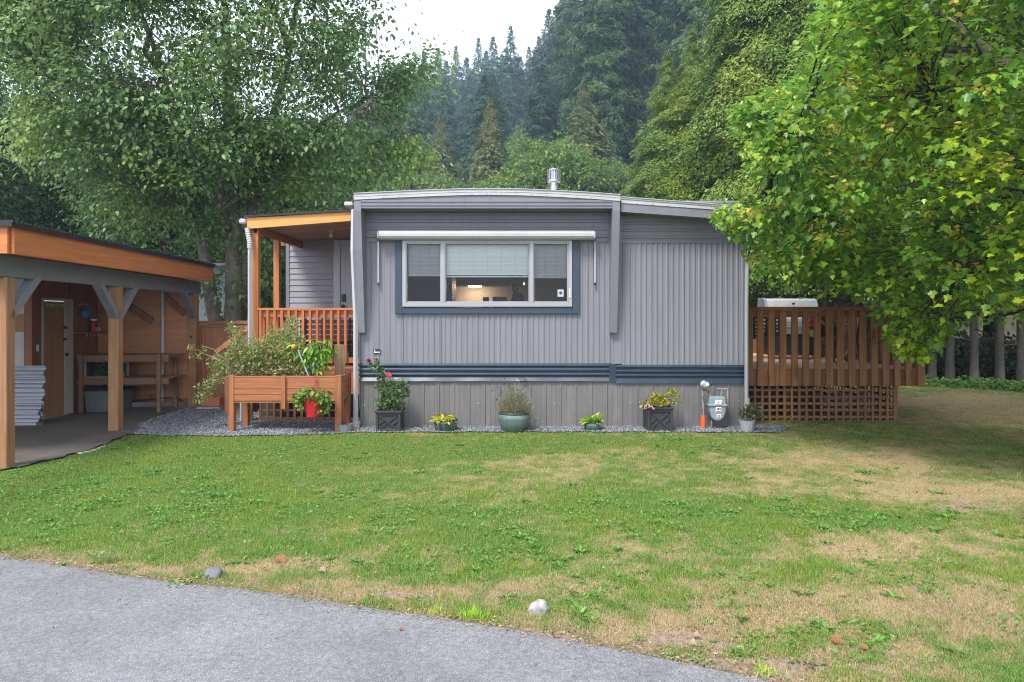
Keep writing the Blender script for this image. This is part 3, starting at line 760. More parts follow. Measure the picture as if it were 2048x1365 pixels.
# the lit kitchen behind the window
g = Geo(); y1i = 13.3
g.box(XL+.1, XE-.1, YW+.09, y1i+.1, .72, .8); g.build('room_floor', M['dark_in'], H)
g = Geo(); g.box(XL+.1, XE-.1, y1i, y1i+.1, .8, 2.9); g.box(XL+.1, XL+.16, YW+.1, y1i, .8, 2.9); g.box(XE-.16, XE-.1, YW+.1, y1i, .8, 2.8); g.build('room_wall', M['house_in'], H)
g = Geo(); g.box(XL+.1, XE-.1, YW+.09, y1i, 2.78, 2.84); g.build('room_ceiling', M['house_in'], H)
g = Geo(); g.box(-1.9, X(1045, y1i-.4), y1i-.4, y1i, Z(572, 12.9), 2.7); g.box(-1.95, X(905, 11.5), 11.4, 12.2, .8, 2.5); g.build('kitchen_cabinet', M['cabinet'], H)
g = Geo(); g.box(-1.9, 1.3, y1i-.6, y1i, .8, 1.62); g.build('kitchen_counter', M['bench'], H)
g = Geo(); g.box(X(937, 12.95), X(963, 12.95), y1i-.37, y1i-.3, Z(574, 12.95), Z(572.3, 12.95)); g.build('strip_light', emis('warm_strip', (1, .66, .4), 38), H)
g = Geo(); g.box(X(966, 12.5), X(978, 12.5), 12.4, 12.6, 1.6, Z(595, 12.5)); g.box(X(985, 12.8), X(1014, 12.8), 12.8, 12.82, 1.6, Z(594, 12.8))
g.ball((X(1035, 11), 11, Z(600, 11)), .11, 10, 7, 1, 1, 1.2, .2); g.ball((X(1030, 11), 11, Z(575, 11)), .06, 10, 7, 1, 1, 1.6, .3)
g.tube([(X(1008, 11), 11, Z(560.5, 11)), (X(1054, 11), 11, Z(560.5, 11))], .008, 6); g.build('kitchen_things', M['iron'], H)
g = Geo(); g.ball((X(1048, 11), 11, Z(568, 11)), .011, 8, 6, 1, 1, 1.6); g.build('pendant_bulb', emis('bulb', (1, .85, .6), 2.2), H)
# awning roller
AW = thing('awning', 'rolled white metal awning casing with two folded arms over the front window', 'awning', (X(973, YW), YW-.1, wz(470)))
ya = YW-.13
g = Geo(); z0a, z1a = Z(480, ya), Z(461, ya); xa0, xa1 = X(758, ya), X(1188, ya); pr = []
for i in range(13):
    t = i/12*math.pi; r_ = .062*(1 + (.05 if i % 2 else 0)); pr.append((ya+.02 - math.sin(t)*r_*1.1, (z0a+z1a)/2 + math.cos(t)*(z1a-z0a)/2))
g.prismX([(YW-.015, z1a-.01)] + pr + [(YW-.015, z0a)], xa0, xa1)
g.build('casing', M['white_metal'], AW)
g = Geo(); g.prismX([(YW-.015, z1a-.008), (ya-.055, z1a-.02), (ya-.06, z0a+.02), (ya, z0a-.006), (YW-.015, z0a-.004)], xa0-.012, xa0); g.prismX([(YW-.015, z1a-.008), (ya-.055, z1a-.02), (ya-.06, z0a+.02), (ya, z0a-.006), (YW-.015, z0a-.004)], xa1, xa1+.012); g.build('end_cap', M['alu'], AW)
for pxx in (756.5, 1189.8):
    g = Geo(); xx = X(pxx, YW-.05); g.box(xx-.008, xx+.008, YW-.06, YW-.04, wz(566), wz(484)); a_ = g.build('arm', M['white_metal'], AW)
    g = Geo(); g.box(xx-.01, xx+.01, YW-.064, YW-.02, wz(571), wz(566.3)); g.box(xx-.012, xx+.012, YW-.07, YW-.02, wz(484), wz(470)); g.build('bracket', M['iron'], a_, bevel=.003)
# number plate with small unreadable marks
PL = thing('number_plate', 'tiny black plate with white characters on the grey wall above the rose', 'plate', (X(754, YW), YW-.02, wz(702)))
g = Geo(); g.box(X(747.5, YW), X(761, YW), YW-.02, YW-.012, wz(707.5), wz(698.5)); g.build('plate', M['ink'], PL)
g = Geo()
for q in range(5): g.box(X(748.8+q*2.4, YW), X(750.4+q*2.4, YW), YW-.022, YW-.0195, wz(706.2), wz(703.6))
g.box(X(749, YW), X(751, YW), YW-.022, YW-.0195, wz(701.8), wz(700)); g.build('characters', M['label'], PL)
# vent cowl on the roof
Yv = 10.6; VP = thing('roof_vent', 'round galvanised metal vent cowl standing on the roof of the mobile home', 'vent', (X(1108, Yv), Yv, 3.15))
cxv = X(1108, Yv); g = Geo(); r0 = 8*Yv/F
g.lathe([(r0, 3.1), (r0, Z(378, Yv)), (r0*1.08, Z(377, Yv)), (r0*1.08, Z(375, Yv)), (r0, Z(374, Yv)), (r0, Z(365, Yv)), (0, Z(365, Yv))], (cxv, Yv, 0), 24); g.build('pipe', M['steel'], VP, smooth=False)
g = Geo(); r1 = 13.3*Yv/F; zt_, zb_ = Z(340, Yv), Z(366, Yv)
g.lathe([(0, zt_+.01), (r1*.7, zt_+.008), (r1, zt_), (r1, zt_-.015), (r1*.9, zt_-.02), (0, zt_-.02)], (cxv, Yv, 0), 28)
g.lathe([(r0, zb_+.0), (r1, zb_+.01), (r1, zb_+.03), (r1*.9, zb_+.035), (r0, zb_+.03)], (cxv, Yv, 0), 28)
for q in range(16):
    t = 2*math.pi*q/16; a = (cxv+r1*.93*math.cos(t), Yv+r1*.93*math.sin(t)); g.bar((*a, zb_+.02), (*a, zt_-.015), .018, .004, (math.cos(t), math.sin(t), 0))
g.lathe([(r0*.95, zb_), (r0*.95, zt_-.03)], (cxv, Yv, 0), 20)
g.build('cowl', M['steel'], VP)
# downpipes
D1 = thing('downpipe', 'slim white downpipe at the porch side corner of the mobile home', 'downpipe', (X(712, 9.3), 9.3, .05))
g = Geo(); yd = YW-.1; g.tube([(X(705.5, yd), yd+.05, Z(418, yd)), (X(706, yd), yd, Z(500, yd)), (X(711.5, yd), yd, Z(640, yd)), (X(711.5, yd), yd, .1)], .033, 4); g.build('pipe', M['white_pipe'], D1)
g = Geo(); g.lathe([(.05, .03), (.05, .12), (.055, .12), (.055, .145), (.03, .145)], (X(713, yd), yd, 0), 16); g.build('collar', M['frame_paint'], D1)
g = Geo(); g.box(X(690, 9.35), X(706.5, 9.35), 9.3, 11.9, Z(413, 9.35), Z(405, 9.35)); g.build('gutter', M['white_pipe'], D1, bevel=.01)
D2 = thing('downpipe', 'pale downpipe at the deck side corner of the mobile home, running into a wider collar', 'downpipe', (X(1495, 9.3), 9.3, .05))
g = Geo(); g.tube([(X(1496, yd), yd, Z(447, yd)), (X(1493, yd), yd, Z(600, yd)), (X(1492.5, yd), yd, .1)], .026, 10); g.build('pipe', M['pale_pipe'], D2)
g = Geo(); g.tube([(X(1494, yd), yd, .06), (X(1494, yd), yd, Z(797, yd))], .036, 12); g.build('collar', M['pale_pipe'], D2)
# light addition at the back with vinyl siding and the white entrance door
AD = thing('entry_room', 'grey vinyl sided entry room behind the porch with a white door', 'extension', (-3.97, 12, .05))
YA = 12.0; g = Geo(); lap = .1015; z_ = .1; k = 0
xa, xb = X(572.5, YA), -2.1
while z_ < 3.05:
    for (x0, x1) in ((xa+.06, X(668, YA)),):
        g.add([(x0, YA-.016, z_), (x1, YA-.016, z_), (x1, YA-.002, z_+lap), (x0, YA-.002, z_+lap), (x0, YA, z_), (x1, YA, z_)], [(0,1,2,3), (0,4,5,1)])
    z_ += lap
g.build('wall', M['vinyl'], AD)
g = Geo(); g.box(xa, xa+.06, YA-.022, YA+.06, .1, 3.0); g.box(xa, xb, YA+.002, YA+.05, .1, 3.0); g.box(xa, xa+.05, YA+.06, 17, .1, 3.0); g.build('corner_trim', M['siding_trim'], AD)
g = Geo(); g.box(xa-.25, xb, YA+.02, 17.2, 3.0, 3.12); g.build('roof', M['white_metal'], AD)
g = Geo(); g.box(xa-.3, xa+.1, YA+.5, YA+.54, Z(492, YA+.5), Z(481, YA+.5)); g.box(xa-.34, xa-.3, YA+.5, 17.2, Z(492, YA+.5), Z(481, YA+.5)); g.build('fascia', M['porch_beam'], AD)
g = Geo(); g.box(X(668, YA), X(681, YA), YA-.03, YA+.02, .8, Z(481, YA)); g.box(X(681, YA), xb, YA-.03, YA+.02, Z(490, YA), Z(481, YA)); g.build('door_frame', M['door_paint'], AD, bevel=.004)
g = Geo(); g.box(X(681.3, YA), xb, YA-.008, YA+.01, .8, Z(490.3, YA)); 
for za, zc in ((Z(600, YA), Z(500, YA)), (.9, Z(640, YA))): 
    g.box(X(690, YA), X(691, YA), YA-.013, YA-.006, za, zc); g.box(X(691, YA), xb, YA-.013, YA-.006, zc-.012, zc); g.box(X(691, YA), xb, YA-.013, YA-.006, za, za+.012)
dr = g.build('door', M['door_paint'], AD)
g = Geo(); g.box(X(684, YA), X(692, YA), YA-.035, YA-.01, Z(604, YA), Z(589, YA)); g.build('keypad', M['iron'], dr, bevel=.004)
g = Geo(); g.ball((X(688, YA), YA-.06, Z(613, YA)), .033, 12, 8, 1, .8, 1); g.tube([(X(688, YA), YA-.05, Z(613, YA)), (X(688, YA), YA-.008, Z(613, YA))], .014, 8); g.build('knob', M['iron'], dr, smooth=True)

# ================================================================== PORCH
PO = thing('porch', 'raised timber porch with orange roof beam, slatted railing and lattice base', 'porch', (-3.7, 9.85, .05))
YP = 9.85
zfl = .78
g = Geo(); g.prism([(X(494.5, YP-.04), Z(459.5, YP)), (X(706, YP-.04), Z(443.5, YP)), (X(706, YP-.04), Z(424.5, YP)), (X(494.5, YP-.04), Z(437.5, YP))], YP-.06, YP-.01); g.build('beam', M['porch_beam'], PO, bevel=.004)
zl, zr = Z(437, YP), Z(424, YP); xl_, xr_ = X(494, YP), -2.12
g = Geo(); g.prism([(xl_, zl+.002), (xr_, zr+.002), (xr_, zr+.03), (xl_, zl+.03)], YP-.09, 12.05); g.build('roof', M['roof_metal'], PO)
g = Geo(); nb = 16
for q in range(nb):                         # underside boards
    y0 = YP + (12.0-YP)*q/nb; zo = -.10
    g.prism([(xl_+.1, zl+zo), (xr_, zr+zo), (xr_, zr+zo+.02), (xl_+.1, zl+zo+.02)], y0+.004, y0 + (12.0-YP)/nb)
g.build('ceiling', M['ceil_wood'], PO)
g = Geo(); g.bar((X(515, YP)-.03, YP, zl-.16), (X(515, YP)-.03, 12.0, zl-.16), .05, .1); g.build('side_beam', M['porch_post'], PO)
g = Geo(); g.box(X(503, YP), X(516.5, YP), YP, YP+.095, zfl-.2, zl-.12); g.build('post', M['porch_post'], PO, bevel=.004)
g = Geo(); g.box(X(547, 10.9), X(560.5, 10.9)-.02, 10.9, 10.99, zfl, zl-.12); g.build('post', M['porch_post'], PO, bevel=.004)
g = Geo(); g.box(X(503, YP), xr_, YP+.1, 12.0, zfl-.14, zfl); g.build('floor', M['fence'], PO)
g = Geo(); g.box(X(503, YP), xr_, YP+.06, YP+.1, .45, zfl-.001); g.build('rim_joist', M['rail_x'], PO)
zr1 = Z(616.5, YP)
g = Geo(); g.box(X(516.5, YP), xr_, YP-.02, YP+.075, zr1-.035, zr1); g.box(X(516.5, YP), xr_, YP+.02, YP+.055, zr1-.135, zr1-.037)
g.box(X(516.5, YP), xr_, YP+.02, YP+.055, Z(727, YP), Z(716, YP)); rl = g.build('railing', M['rail_x'], PO, bevel=.003)
for q in range(14):
    pxc = 521.5 + q*14.15
    if pxc > 700: break
    g = Geo(); xx = X(pxc, YP); g.box(xx-.018, xx+.018, YP-.018, YP+.018, Z(727, YP), zr1-.036); g.build('baluster', M['rail_z'], rl, bevel=.002)
# left side railing of the porch and the stair rail
g = Geo(); g.bar((X(512, YP), 10, zr1-.02), (X(512, YP), 10.85, zr1-.02), .09, .035)
for q in range(6): g.box(X(512, YP)-.018, X(512, YP)+.018, 10.02+q*.14, 10.055+q*.14, zfl+.05, zr1-.04)
g.build('side_railing', M['rail_z'], PO)
g = Geo(); YL = YP+.06; x0l, x1l = X(512, YL), X(690, YL); zl0, zl1 = .05, .62
nv = 13
for q in range(nv):
    xx = x0l + .06 + (x1l-x0l-.09)*q/(nv-1); g.box(xx-.017, xx+.017, YL, YL+.01, zl0, zl1)
for q in range(5): zz = zl0+.03+q*.118; g.box(x0l+.02, x1l, YL+.011, YL+.02, zz, zz+.032)
g.build('lattice', M['lattice'], PO)
g = Geo(); g.box(X(488, YL), X(500, YL), YL-.02, YL+.06, .04, zfl-.15); g.box(X(502, YL), X(507, YL), YL-.03, YL, .04, .7); g.build('support_post', M['deck_z'], PO)
g = Geo(); g.box(x0l-.1, x1l+.15, YL+.4, YL+.45, 0.0, .7); g.build('painted_shade_panel', M['dark_in'], PO)  # added dark sheet standing in for the shade behind the porch lattice
# steps down to the left
g = Geo(); 
for q in range(4):
    zz = zfl - .18*(q+1) + .02; xs0 = X(503, YP) - .17*(q+1); g.box(xs0, xs0+.19, 10.7, 11.6, zz-.035, zz)
    g.box(xs0+.14, xs0+.16, 10.72, 11.58, zz-.18, zz-.036)
stp = g.build('steps', M['fence'], PO)
g = Geo(); g.bar((X(503, 10.6)-.02, 10.6, 1.42), (X(434, 10.6), 10.6, 1.03), .04, .07); g.box(X(448, 10.6), X(456, 10.6), 10.62, 10.68, .06, 1.12)
g.build('stair_rail', M['fence'], PO, bevel=.003)
g = Geo(); g.box(X(418, 11.6), X(455, 11.6), 11.3, 11.6, .09, .24); g.build('low_step', M['rail_x'], PO, bevel=.004)
g = Geo(); g.box(X(413, 11.6), X(457, 11.6), 11.25, 11.65, .05, .085); g.build('step_pad', M['concrete_edge'], PO, bevel=.006)
# porch lamp
PLm = thing('ceiling_lamp', 'white bulb holder lamp fixed under the porch ceiling', 'lamp', (X(662, 10.8), 10.8, Z(465, 10.8)))
g = Geo(); g.lathe([(0, .06), (.055, .06), (.05, .035), (.03, .03), (.03, 0), (.0, 0)], (X(662, 10.8), 10.8, Z(468, 10.8)), 16); g.build('holder', M['white_pipe'], PLm, smooth=False)
g = Geo(); g.ball((X(662, 10.8), 10.8, Z(471.5, 10.8)), .028, 12, 8, 1, 1, 1.2); g.build('bulb', M['label'], PLm, smooth=True)
# gutter and corrugated downpipe of the porch
D3 = thing('downpipe', 'white porch downpipe with a ribbed elbow under the gutter end', 'downpipe', (X(499, 9.8), 9.75, .05))
yq = 9.76; g = Geo(); g.tube([(X(500, yq), yq, Z(495, yq)), (X(500, yq), yq, Z(700, yq)), (X(499, yq), yq, Z(770, yq)), (X(484, yq), yq, Z(800, yq)), (X(484, yq), yq, .08)], .03, 4); g.build('pipe', M['white_pipe'], D3)
g = Geo(); pts = []; rad = []
for q in range(19):
    t = q/18; pts.append((X(494+5.5*min(1, t*1.4), yq), yq, Z(456+40*t, yq))); rad.append(.032 if q % 2 else .038)
g.tube(pts, rad, 12); g.build('ribbed_elbow', M['white_pipe'], D3)
g = Geo(); g.box(X(480, 9.8), X(493.5, 9.8), YP-.1, 12.0, Z(449, 9.8), Z(438.5, 9.8)); g.build('gutter', M['white_pipe'], D3, bevel=.02)
# slatted bench on the porch, pale chest panel beneath
BN = thing('garden_bench', 'dark slatted bench with black iron frame standing on the porch behind the railing', 'bench', (X(650, 11.2), 11.2, zfl))
g = Geo(); bx0, bx1 = X(600, 11.3), X(706, 11.3)
for q in range(6): zz = Z(640, 11.3) - q*.085; g.box(bx0, bx1, 11.3, 11.32, zz-.065, zz)
g.build('backrest', M['shed_wall'], BN); g = Geo()
for q in range(4): g.box(bx0, bx1, 10.85+q*.11, 10.94+q*.11, zfl+.4, zfl+.42)
g.build('seat', M['shed_wall'], BN)
for xx in (bx0+.1, bx1-.5, bx1-.05):
    g = Geo(); g.tube([(xx, 10.85, zfl), (xx, 10.85, zfl+.4), (xx, 11.27, zfl+.4), (xx, 11.29, Z(636, 11.3))], .018, 6); g.tube([(xx, 11.27, zfl+.4), (xx, 11.33, zfl)], .018, 6); g.build('leg', M['iron'], BN)
BX = thing('storage_box', 'pale grey storage box under the bench on the porch', 'box', (X(680, 11.5), 11.5, zfl))
g = Geo(); g.box(X(640, 11.6), X(706, 11.6), 11.5, 11.9, zfl, Z(702, 11.6)); g.build('body', M['door_paint'], BX, bevel=.01)
g = Geo(); g.box(X(638, 11.6), X(706, 11.6), 11.48, 11.92, Z(701.5, 11.6), Z(690, 11.6)); g.build('lid', M['white_pipe'], BX, bevel=.01)
# ================================================================== CARPORT
CP = thing('carport', 'open timber carport with orange fascia, grey beam and square posts', 'carport', (-5.17, 7.0, 0), A)
def cg(): return Geo(CT)
zB0, zB1 = 1.975, 2.2
for yy, wd in ((-.02, .135), (2.22, .135), (4.86, .14)):
    g = cg(); g.box(-wd, 0, yy, yy+wd, .0, zB0 if yy > 0 else zB0); g.build('post', M['post_z'], CP, bevel=.006)
    for s in ((1,) if yy < 1 else (-1, 1) if yy < 4 else (-1,)):
        g = cg(); yc = yy + wd/2 + s*wd/2
        g.bar((-.055, yc - s*.05, zB0-.42), (-.055, yc + s*.42, zB0+.03), .085, .11, (1,0,0))
        g.build('brace', M['grey_beam'], CP, bevel=.004)
g = cg(); g.box(-.125, -.015, -3.2, 5.12, zB0+.001, zB1); g.build('beam', M['grey_beam'], CP, bevel=.005)
g = cg(); g.box(.15, .19, -.2, 5.12, 2.19, 2.475); g.build('fascia', M['stain_y'], CP, bevel=.004)
g = cg(); g.box(-6.5, .1495, -.24, -.2, 2.19, 2.475); g.build('fascia', M['stain_x'], CP, bevel=.004)
g = cg(); g.box(-6.5, .15, -.15, 5.1, 2.42, 2.47)
for q in range(9): g.box(-6.4, .149, -.1+q*.62, -.05+q*.62, 2.23, 2.419)
g.build('roof_deck', M['shed_wall'], CP)
g = cg(); yy = -.27                         # ribbed dark roofing sheet with folded edge
while yy < 5.16:
    g.box(-6.5, .225, yy, yy+.03, 2.5, 2.522); yy += .072
g.box(-6.5, .215, -.27, 5.16, 2.479, 2.5); g.box(.215, .221, -.27, 5.16, 2.455, 2.5); g.box(-6.5, .215, -.28, -.274, 2.455, 2.5)
g.build('roof_sheet', M['roof_metal'], CP)
g = cg(); g.box(-6.4, -1.66, 3.1, 3.16, .0, 1.35); g.box(-6.4, -1.66, 3.1, 3.16, 1.62, 2.42); g.build('white_wall', M['white_wall'], CP)
g = cg(); g.box(-6.4, -1.66, 3.085, 3.16, 1.352, 1.618); g.build('cross_board', M['board'], CP, bevel=.003)
g = cg(); g.box(-1.72, -1.66, 3.161, 3.33, 0, 2.42); g.box(-1.72, -1.66, 4.12, 4.9, 0, 2.42); g.box(-1.72, -1.66, 3.33, 4.12, 1.84, 2.42); g.box(-1.74, -1.63, 3.06, 3.16, 0, 2.42)
g.build('shed_wall', M['shed_wall'], CP)
g = cg(); g.box(-1.66, -.15, 4.9, 4.93, .1, 2.42); g.build('plywood_wall', M['ply'], CP)
g = cg(); g.bar((-1.5, 4.88, 2.0), (-.75, 4.88, 1.5), .03, .12, (0,0,1)); g.build('stud', M['shed_wall'], CP); g = cg(); g.bar((-.55, 4.88, 1.95), (-.2, 4.88, 1.62), .03, .1, (0,0,1)); g.box(-1.66, -.15, 4.86, 4.899, .1, .16); g.build('stud', M['shed_wall'], CP)
g = cg(); g.box(-1.66, -1.64, 3.33, 3.37, .03, 1.86); g.box(-1.66, -1.64, 3.37, 4.12, 1.82, 1.86); g.box(-1.66, -1.635, 3.9, 4.12, .03, 1.82); g.build('door_frame', M['frame_paint'], CP)
g = cg(); g.box(-1.69, -1.652, 3.38, 3.9, .05, 1.81); dd = g.build('door', M['door_ply'], CP)
g = cg(); g.box(-1.65, -1.62, 3.87, 3.93, 1.38, 1.43); g.box(-1.65, -1.62, 3.87, 3.91, 1.2, 1.24); g.ball((-1.6, 3.88, .98), .03, 8, 6); g.build('latch', M['iron'], dd)
g = cg(); g.box(-1.652, -1.645, 3.42, 3.88, 1.76, 1.775)
for q in range(6): g.box(-1.65, -1.63, 3.44+q*.08, 3.455+q*.08, 1.72, 1.765)
g.build('hook_rail', M['frame_paint'], dd)
g = cg(); g.box(-1.66, -1.645, 3.2, 3.25, 1.06, 1.16); g.build('light_switch', M['label'], CP)
g = cg(); g.tube([(-.56, 4.87, .12), (-.56, 4.87, 2.2)], .027, 10); g.build('pipe', M['white_pipe'], CP)
g = cg(); g.tube([(-.15, 4.7, .12), (-.3, 4.75, .2), (-.6, 4.8, .17), (-1.0, 4.8, .12), (-1.2, 4.6, .05)], .009, 6); g.build('cable', M['iron'], CP)
g = cg(); g.ball((-.08, 4.855, 1.23), .025, 8, 6, 1, .6, 1); g.build('gate_latch', M['iron'], CP)
# workbench
def cthing(n, l, c, x, y, z=.02, group=None):
    p = cfr(x, y, z); return thing(n, l, c, tuple(p), A, group)
WB = cthing('workbench', 'rough timber workbench with two long shelves against the plywood wall', 'workbench', -.9, 4.5)
for zz in (.90, .53):
    g = cg(); g.box(-1.6, -.16, 4.15, 4.19, zz-.06, zz+.05); g.box(-1.6, -.16, 4.191, 4.82, zz+.025, zz+.05); g.build('shelf', M['bench'], WB, bevel=.004)
for xx in (-1.55, -.33):
    g = cg(); g.box(xx, xx+.06, 4.1, 4.149, .0, .96); g.box(xx, xx+.06, 4.74, 4.8, .0, .86); g.build('leg', M['bench'], WB, bevel=.004)
TT = cthing('storage_tote', 'grey ribbed plastic tote under the lower shelf of the workbench', 'tote', -1.22, 4.45)
g = cg(); g.prism([(-1.5, .02), (-.98, .02), (-.94, .36), (-1.54, .36)], 4.25, 4.65)
for q in range(4): g.box(-1.45+q*.14, -1.43+q*.14, 4.235, 4.251, .05, .3)
g.build('bin', M['tote'], TT); g = cg(); g.box(-1.56, -.92, 4.22, 4.68, .361, .39); g.build('lid', M['iron'], TT)
AQ = cthing('glass_tank', 'small glass tank with pale edge frame on the lower workbench shelf', 'tank', -1.3, 4.45, .58)
g = cg(); g.box(-1.56, -1.54, 4.3, 4.32, .58, .83); g.box(-1.56, -1.0, 4.6, 4.61, .58, .83); g.box(-1.56, -1.0, 4.3, 4.6, .58, .59); g.build('frame', M['white_pipe'], AQ)
g = cg(); g.box(-1.53, -1.02, 4.5, 4.55, .6, .8); g.build('backing', M['dark_in'], AQ)
def leafyball(c, r, n, L, W, m, nm, parent, half=HALF_OVAL, up=.6, flat=1.0, hollow=.4):
    d = rdir(n, .25); rr = r*(hollow + (1-hollow)*rng.random(n)**.5); P = np.array(c) + d*rr[:, None]*np.array([1, 1, flat])
    D = unit(d*.8 + rng.normal(size=(n, 3))*.5 + np.array([0, 0, .1])); Nn = unit(np.array([0, 0, 1.]) * up + d*.5 + rng.normal(size=(n, 3))*.35)
    V, S, I = leaf_arrays(P, D, Nn, L*rng.uniform(.6, 1.2, n), W, half)
    return np_mesh(nm, V, S, I, m, parent)
M['leaf_mid'] = leafmat('mid_green_leaf', [(.02,.06,.012), (.05,.12,.02), (.09,.19,.03)])
q_ = cthing('tank_plant', 'dark leafy plant inside the glass tank on the workbench', 'plant', -1.25, 4.42, .6); c_ = cfr(-1.3, 4.42, .7)
leafyball(c_, .1, 120, .05, .8, M['leaf_mid'], 'foliage', q_)
q_ = cthing('green_pot', 'small green pot beside the tank on the lower workbench shelf', 'pot', -1.12, 4.3, .58)
g = cg(); g.lathe([(0, .58), (.04, .58), (.055, .69), (.05, .69), (.0, .68)], (-1.12, 4.3, 0), 14); g.build('pot', mat('green_plastic', (.03,.15,.05), .5), q_)
q_ = cthing('pink_pot', 'small pink flower pot on the lower workbench shelf', 'pot', -.97, 4.28, .58)
g = cg(); g.lathe([(0, .58), (.035, .58), (.055, .64), (.06, .65), (.05, .66), (.0, .65)], (-.97, 4.28, 0), 14); g.build('pot', mat('pink_ceramic', (.45,.17,.13), .5), q_)
# wall shelf with odds and ends, beside the door
WS = cthing('wall_shelf', 'small dark shelf with back board fixed beside the shed door', 'shelf', -1.6, 4.45, 1.3)
g = cg(); g.box(-1.66, -1.46, 4.2, 4.8, 1.30, 1.33); g.box(-1.659, -1.64, 4.15, 4.8, 1.33, 1.85); g.build('board', M['shed_wall'], WS, bevel=.003)
g = cg()
for q in range(5): g.tube([(-1.5, 4.25+q*.11, 1.3), (-1.48, 4.25+q*.11, 1.25)], .006, 5)
g.build('hook', M['steel'], WS)
q_ = cthing('blue_cap', 'bright blue cap hanging beside the shed door', 'cap', -1.58, 4.35, 1.58)
g = cg(); g.ball((-1.57, 4.35, 1.62), .09, 12, 8, .7, 1, .8); g.box(-1.5, -1.42, 4.28, 4.42, 1.575, 1.585); g.build('crown', mat('blue_cloth', (.01,.2,.32), .8), q_, smooth=True)
q_ = cthing('red_bottle', 'red spray bottle standing on the wall shelf in the carport', 'bottle', -1.55, 4.55, 1.33)
g = cg(); g.lathe([(0, 1.331), (.032, 1.331), (.035, 1.43), (.015, 1.48), (.015, 1.51), (0, 1.51)], (-1.55, 4.55, 0), 12); g.build('body', mat('red_paint', (.4,.03,.02), .4), q_)
g = cg(); g.box(-1.58, -1.5, 4.535, 4.565, 1.511, 1.54); g.build('nozzle', M['label'], q_)
q_ = cthing('pale_tin', 'small pale tin standing on the wall shelf in the carport', 'tin', -1.55, 4.7, 1.33)
g = cg(); g.lathe([(0, 1.331), (.04, 1.331), (.04, 1.4), (0, 1.4)], (-1.55, 4.7, 0), 14); g.build('can', mat('pinkish_tin', (.4,.3,.3), .5), q_)
q_ = cthing('shower_hose', 'pale curved spray hose hooked above the wall shelf', 'hose', -1.55, 4.4, 1.8)
g = cg(); g.tube([(-1.6, 4.2, 1.77), (-1.58, 4.32, 1.79), (-1.58, 4.42, 1.76), (-1.58, 4.5, 1.7)], [.008, .009, .01, .018], 8); g.build('hose', M['alu'], q_, smooth=True)
# corrugated sheets leaning on the white wall
for q, (hh, xr_q, zz0) in enumerate(((.84, -1.44, .58), (.66, -1.42, .39), (.48, -1.40, .2), (.3, -1.42, .02))):
    T = cthing('corrugated_sheet', ['rearmost and tallest corrugated metal sheet leaning on the white carport wall', 'second tallest corrugated metal sheet leaning on the white carport wall',
        'third corrugated metal sheet leaning on the white carport wall', 'lowest pale corrugated metal sheet in front of the leaning stack'][q], 'metal sheet', -2.5, 3.0 - q*.06, .02, 'corrugated sheets leaning on the carport wall')
    g = cg(); n_ = int(hh/.052); vs = []; fs = []; prf = ((0,0),(.3,0),(.42,.016),(.6,.016),(.72,0))
    pts = [(.02 + (k+u)*hh/n_, d) for k in range(n_) for u, d in prf] + [(.02+hh, 0)]
    for zz, d in pts: vs += [(-4.6, 3.05 - q*.045 - d - (1-zz/hh)*.07, zz), (xr_q + .02*math.sin(zz*40+q), 3.05 - q*.045 - d - (1-zz/hh)*.07, zz)]
    for i in range(len(pts)-1): fs.append((2*i, 2*i+1, 2*i+3, 2*i+2))
    g.add(vs, fs); o = g.build('sheet', M['sheet'], T); sm = o.modifiers.new('thick', 'SOLIDIFY'); sm.thickness = .003
# side gate / fence between carport and porch
FN = thing('garden_gate', 'brown vertical board gate with cap rail between the carport and the porch', 'gate', (X(445, 12.1), 12.1, .05))
YG = 12.1; g = Geo(); xg0, xg1 = X(403, YG), -3.98; q = 0; xx = xg0
while xx < xg1-.02:
    wq = .085 + .05*((q*7) % 3)/2; g.box(xx, min(xx+wq-.004, xg1), YG, YG+.02, Z(806, YG), Z(649, YG)); xx += wq; q += 1
g.build('board_panel', M['fence'], FN)
g = Geo(); g.box(X(397, YG), xg1, YG-.03, YG+.05, Z(648.5, YG), Z(642, YG)); g.box(xg0, xg1, YG-.015, YG-.001, Z(656, YG), Z(649.2, YG)); g.box(xg0, xg1, YG-.015, YG-.001, Z(811, YG), Z(803, YG)); g.build('rail', M['fence_x'], FN, bevel=.003)
g = Geo(); g.box(X(397, YG), X(403, YG)-.001, YG-.02, YG+.07, .05, Z(649, YG)); g.box(X(404, YG), X(409, YG), YG-.018, YG-.001, Z(802, YG), Z(657, YG)); g.build('post', M['fence'], FN, bevel=.003)

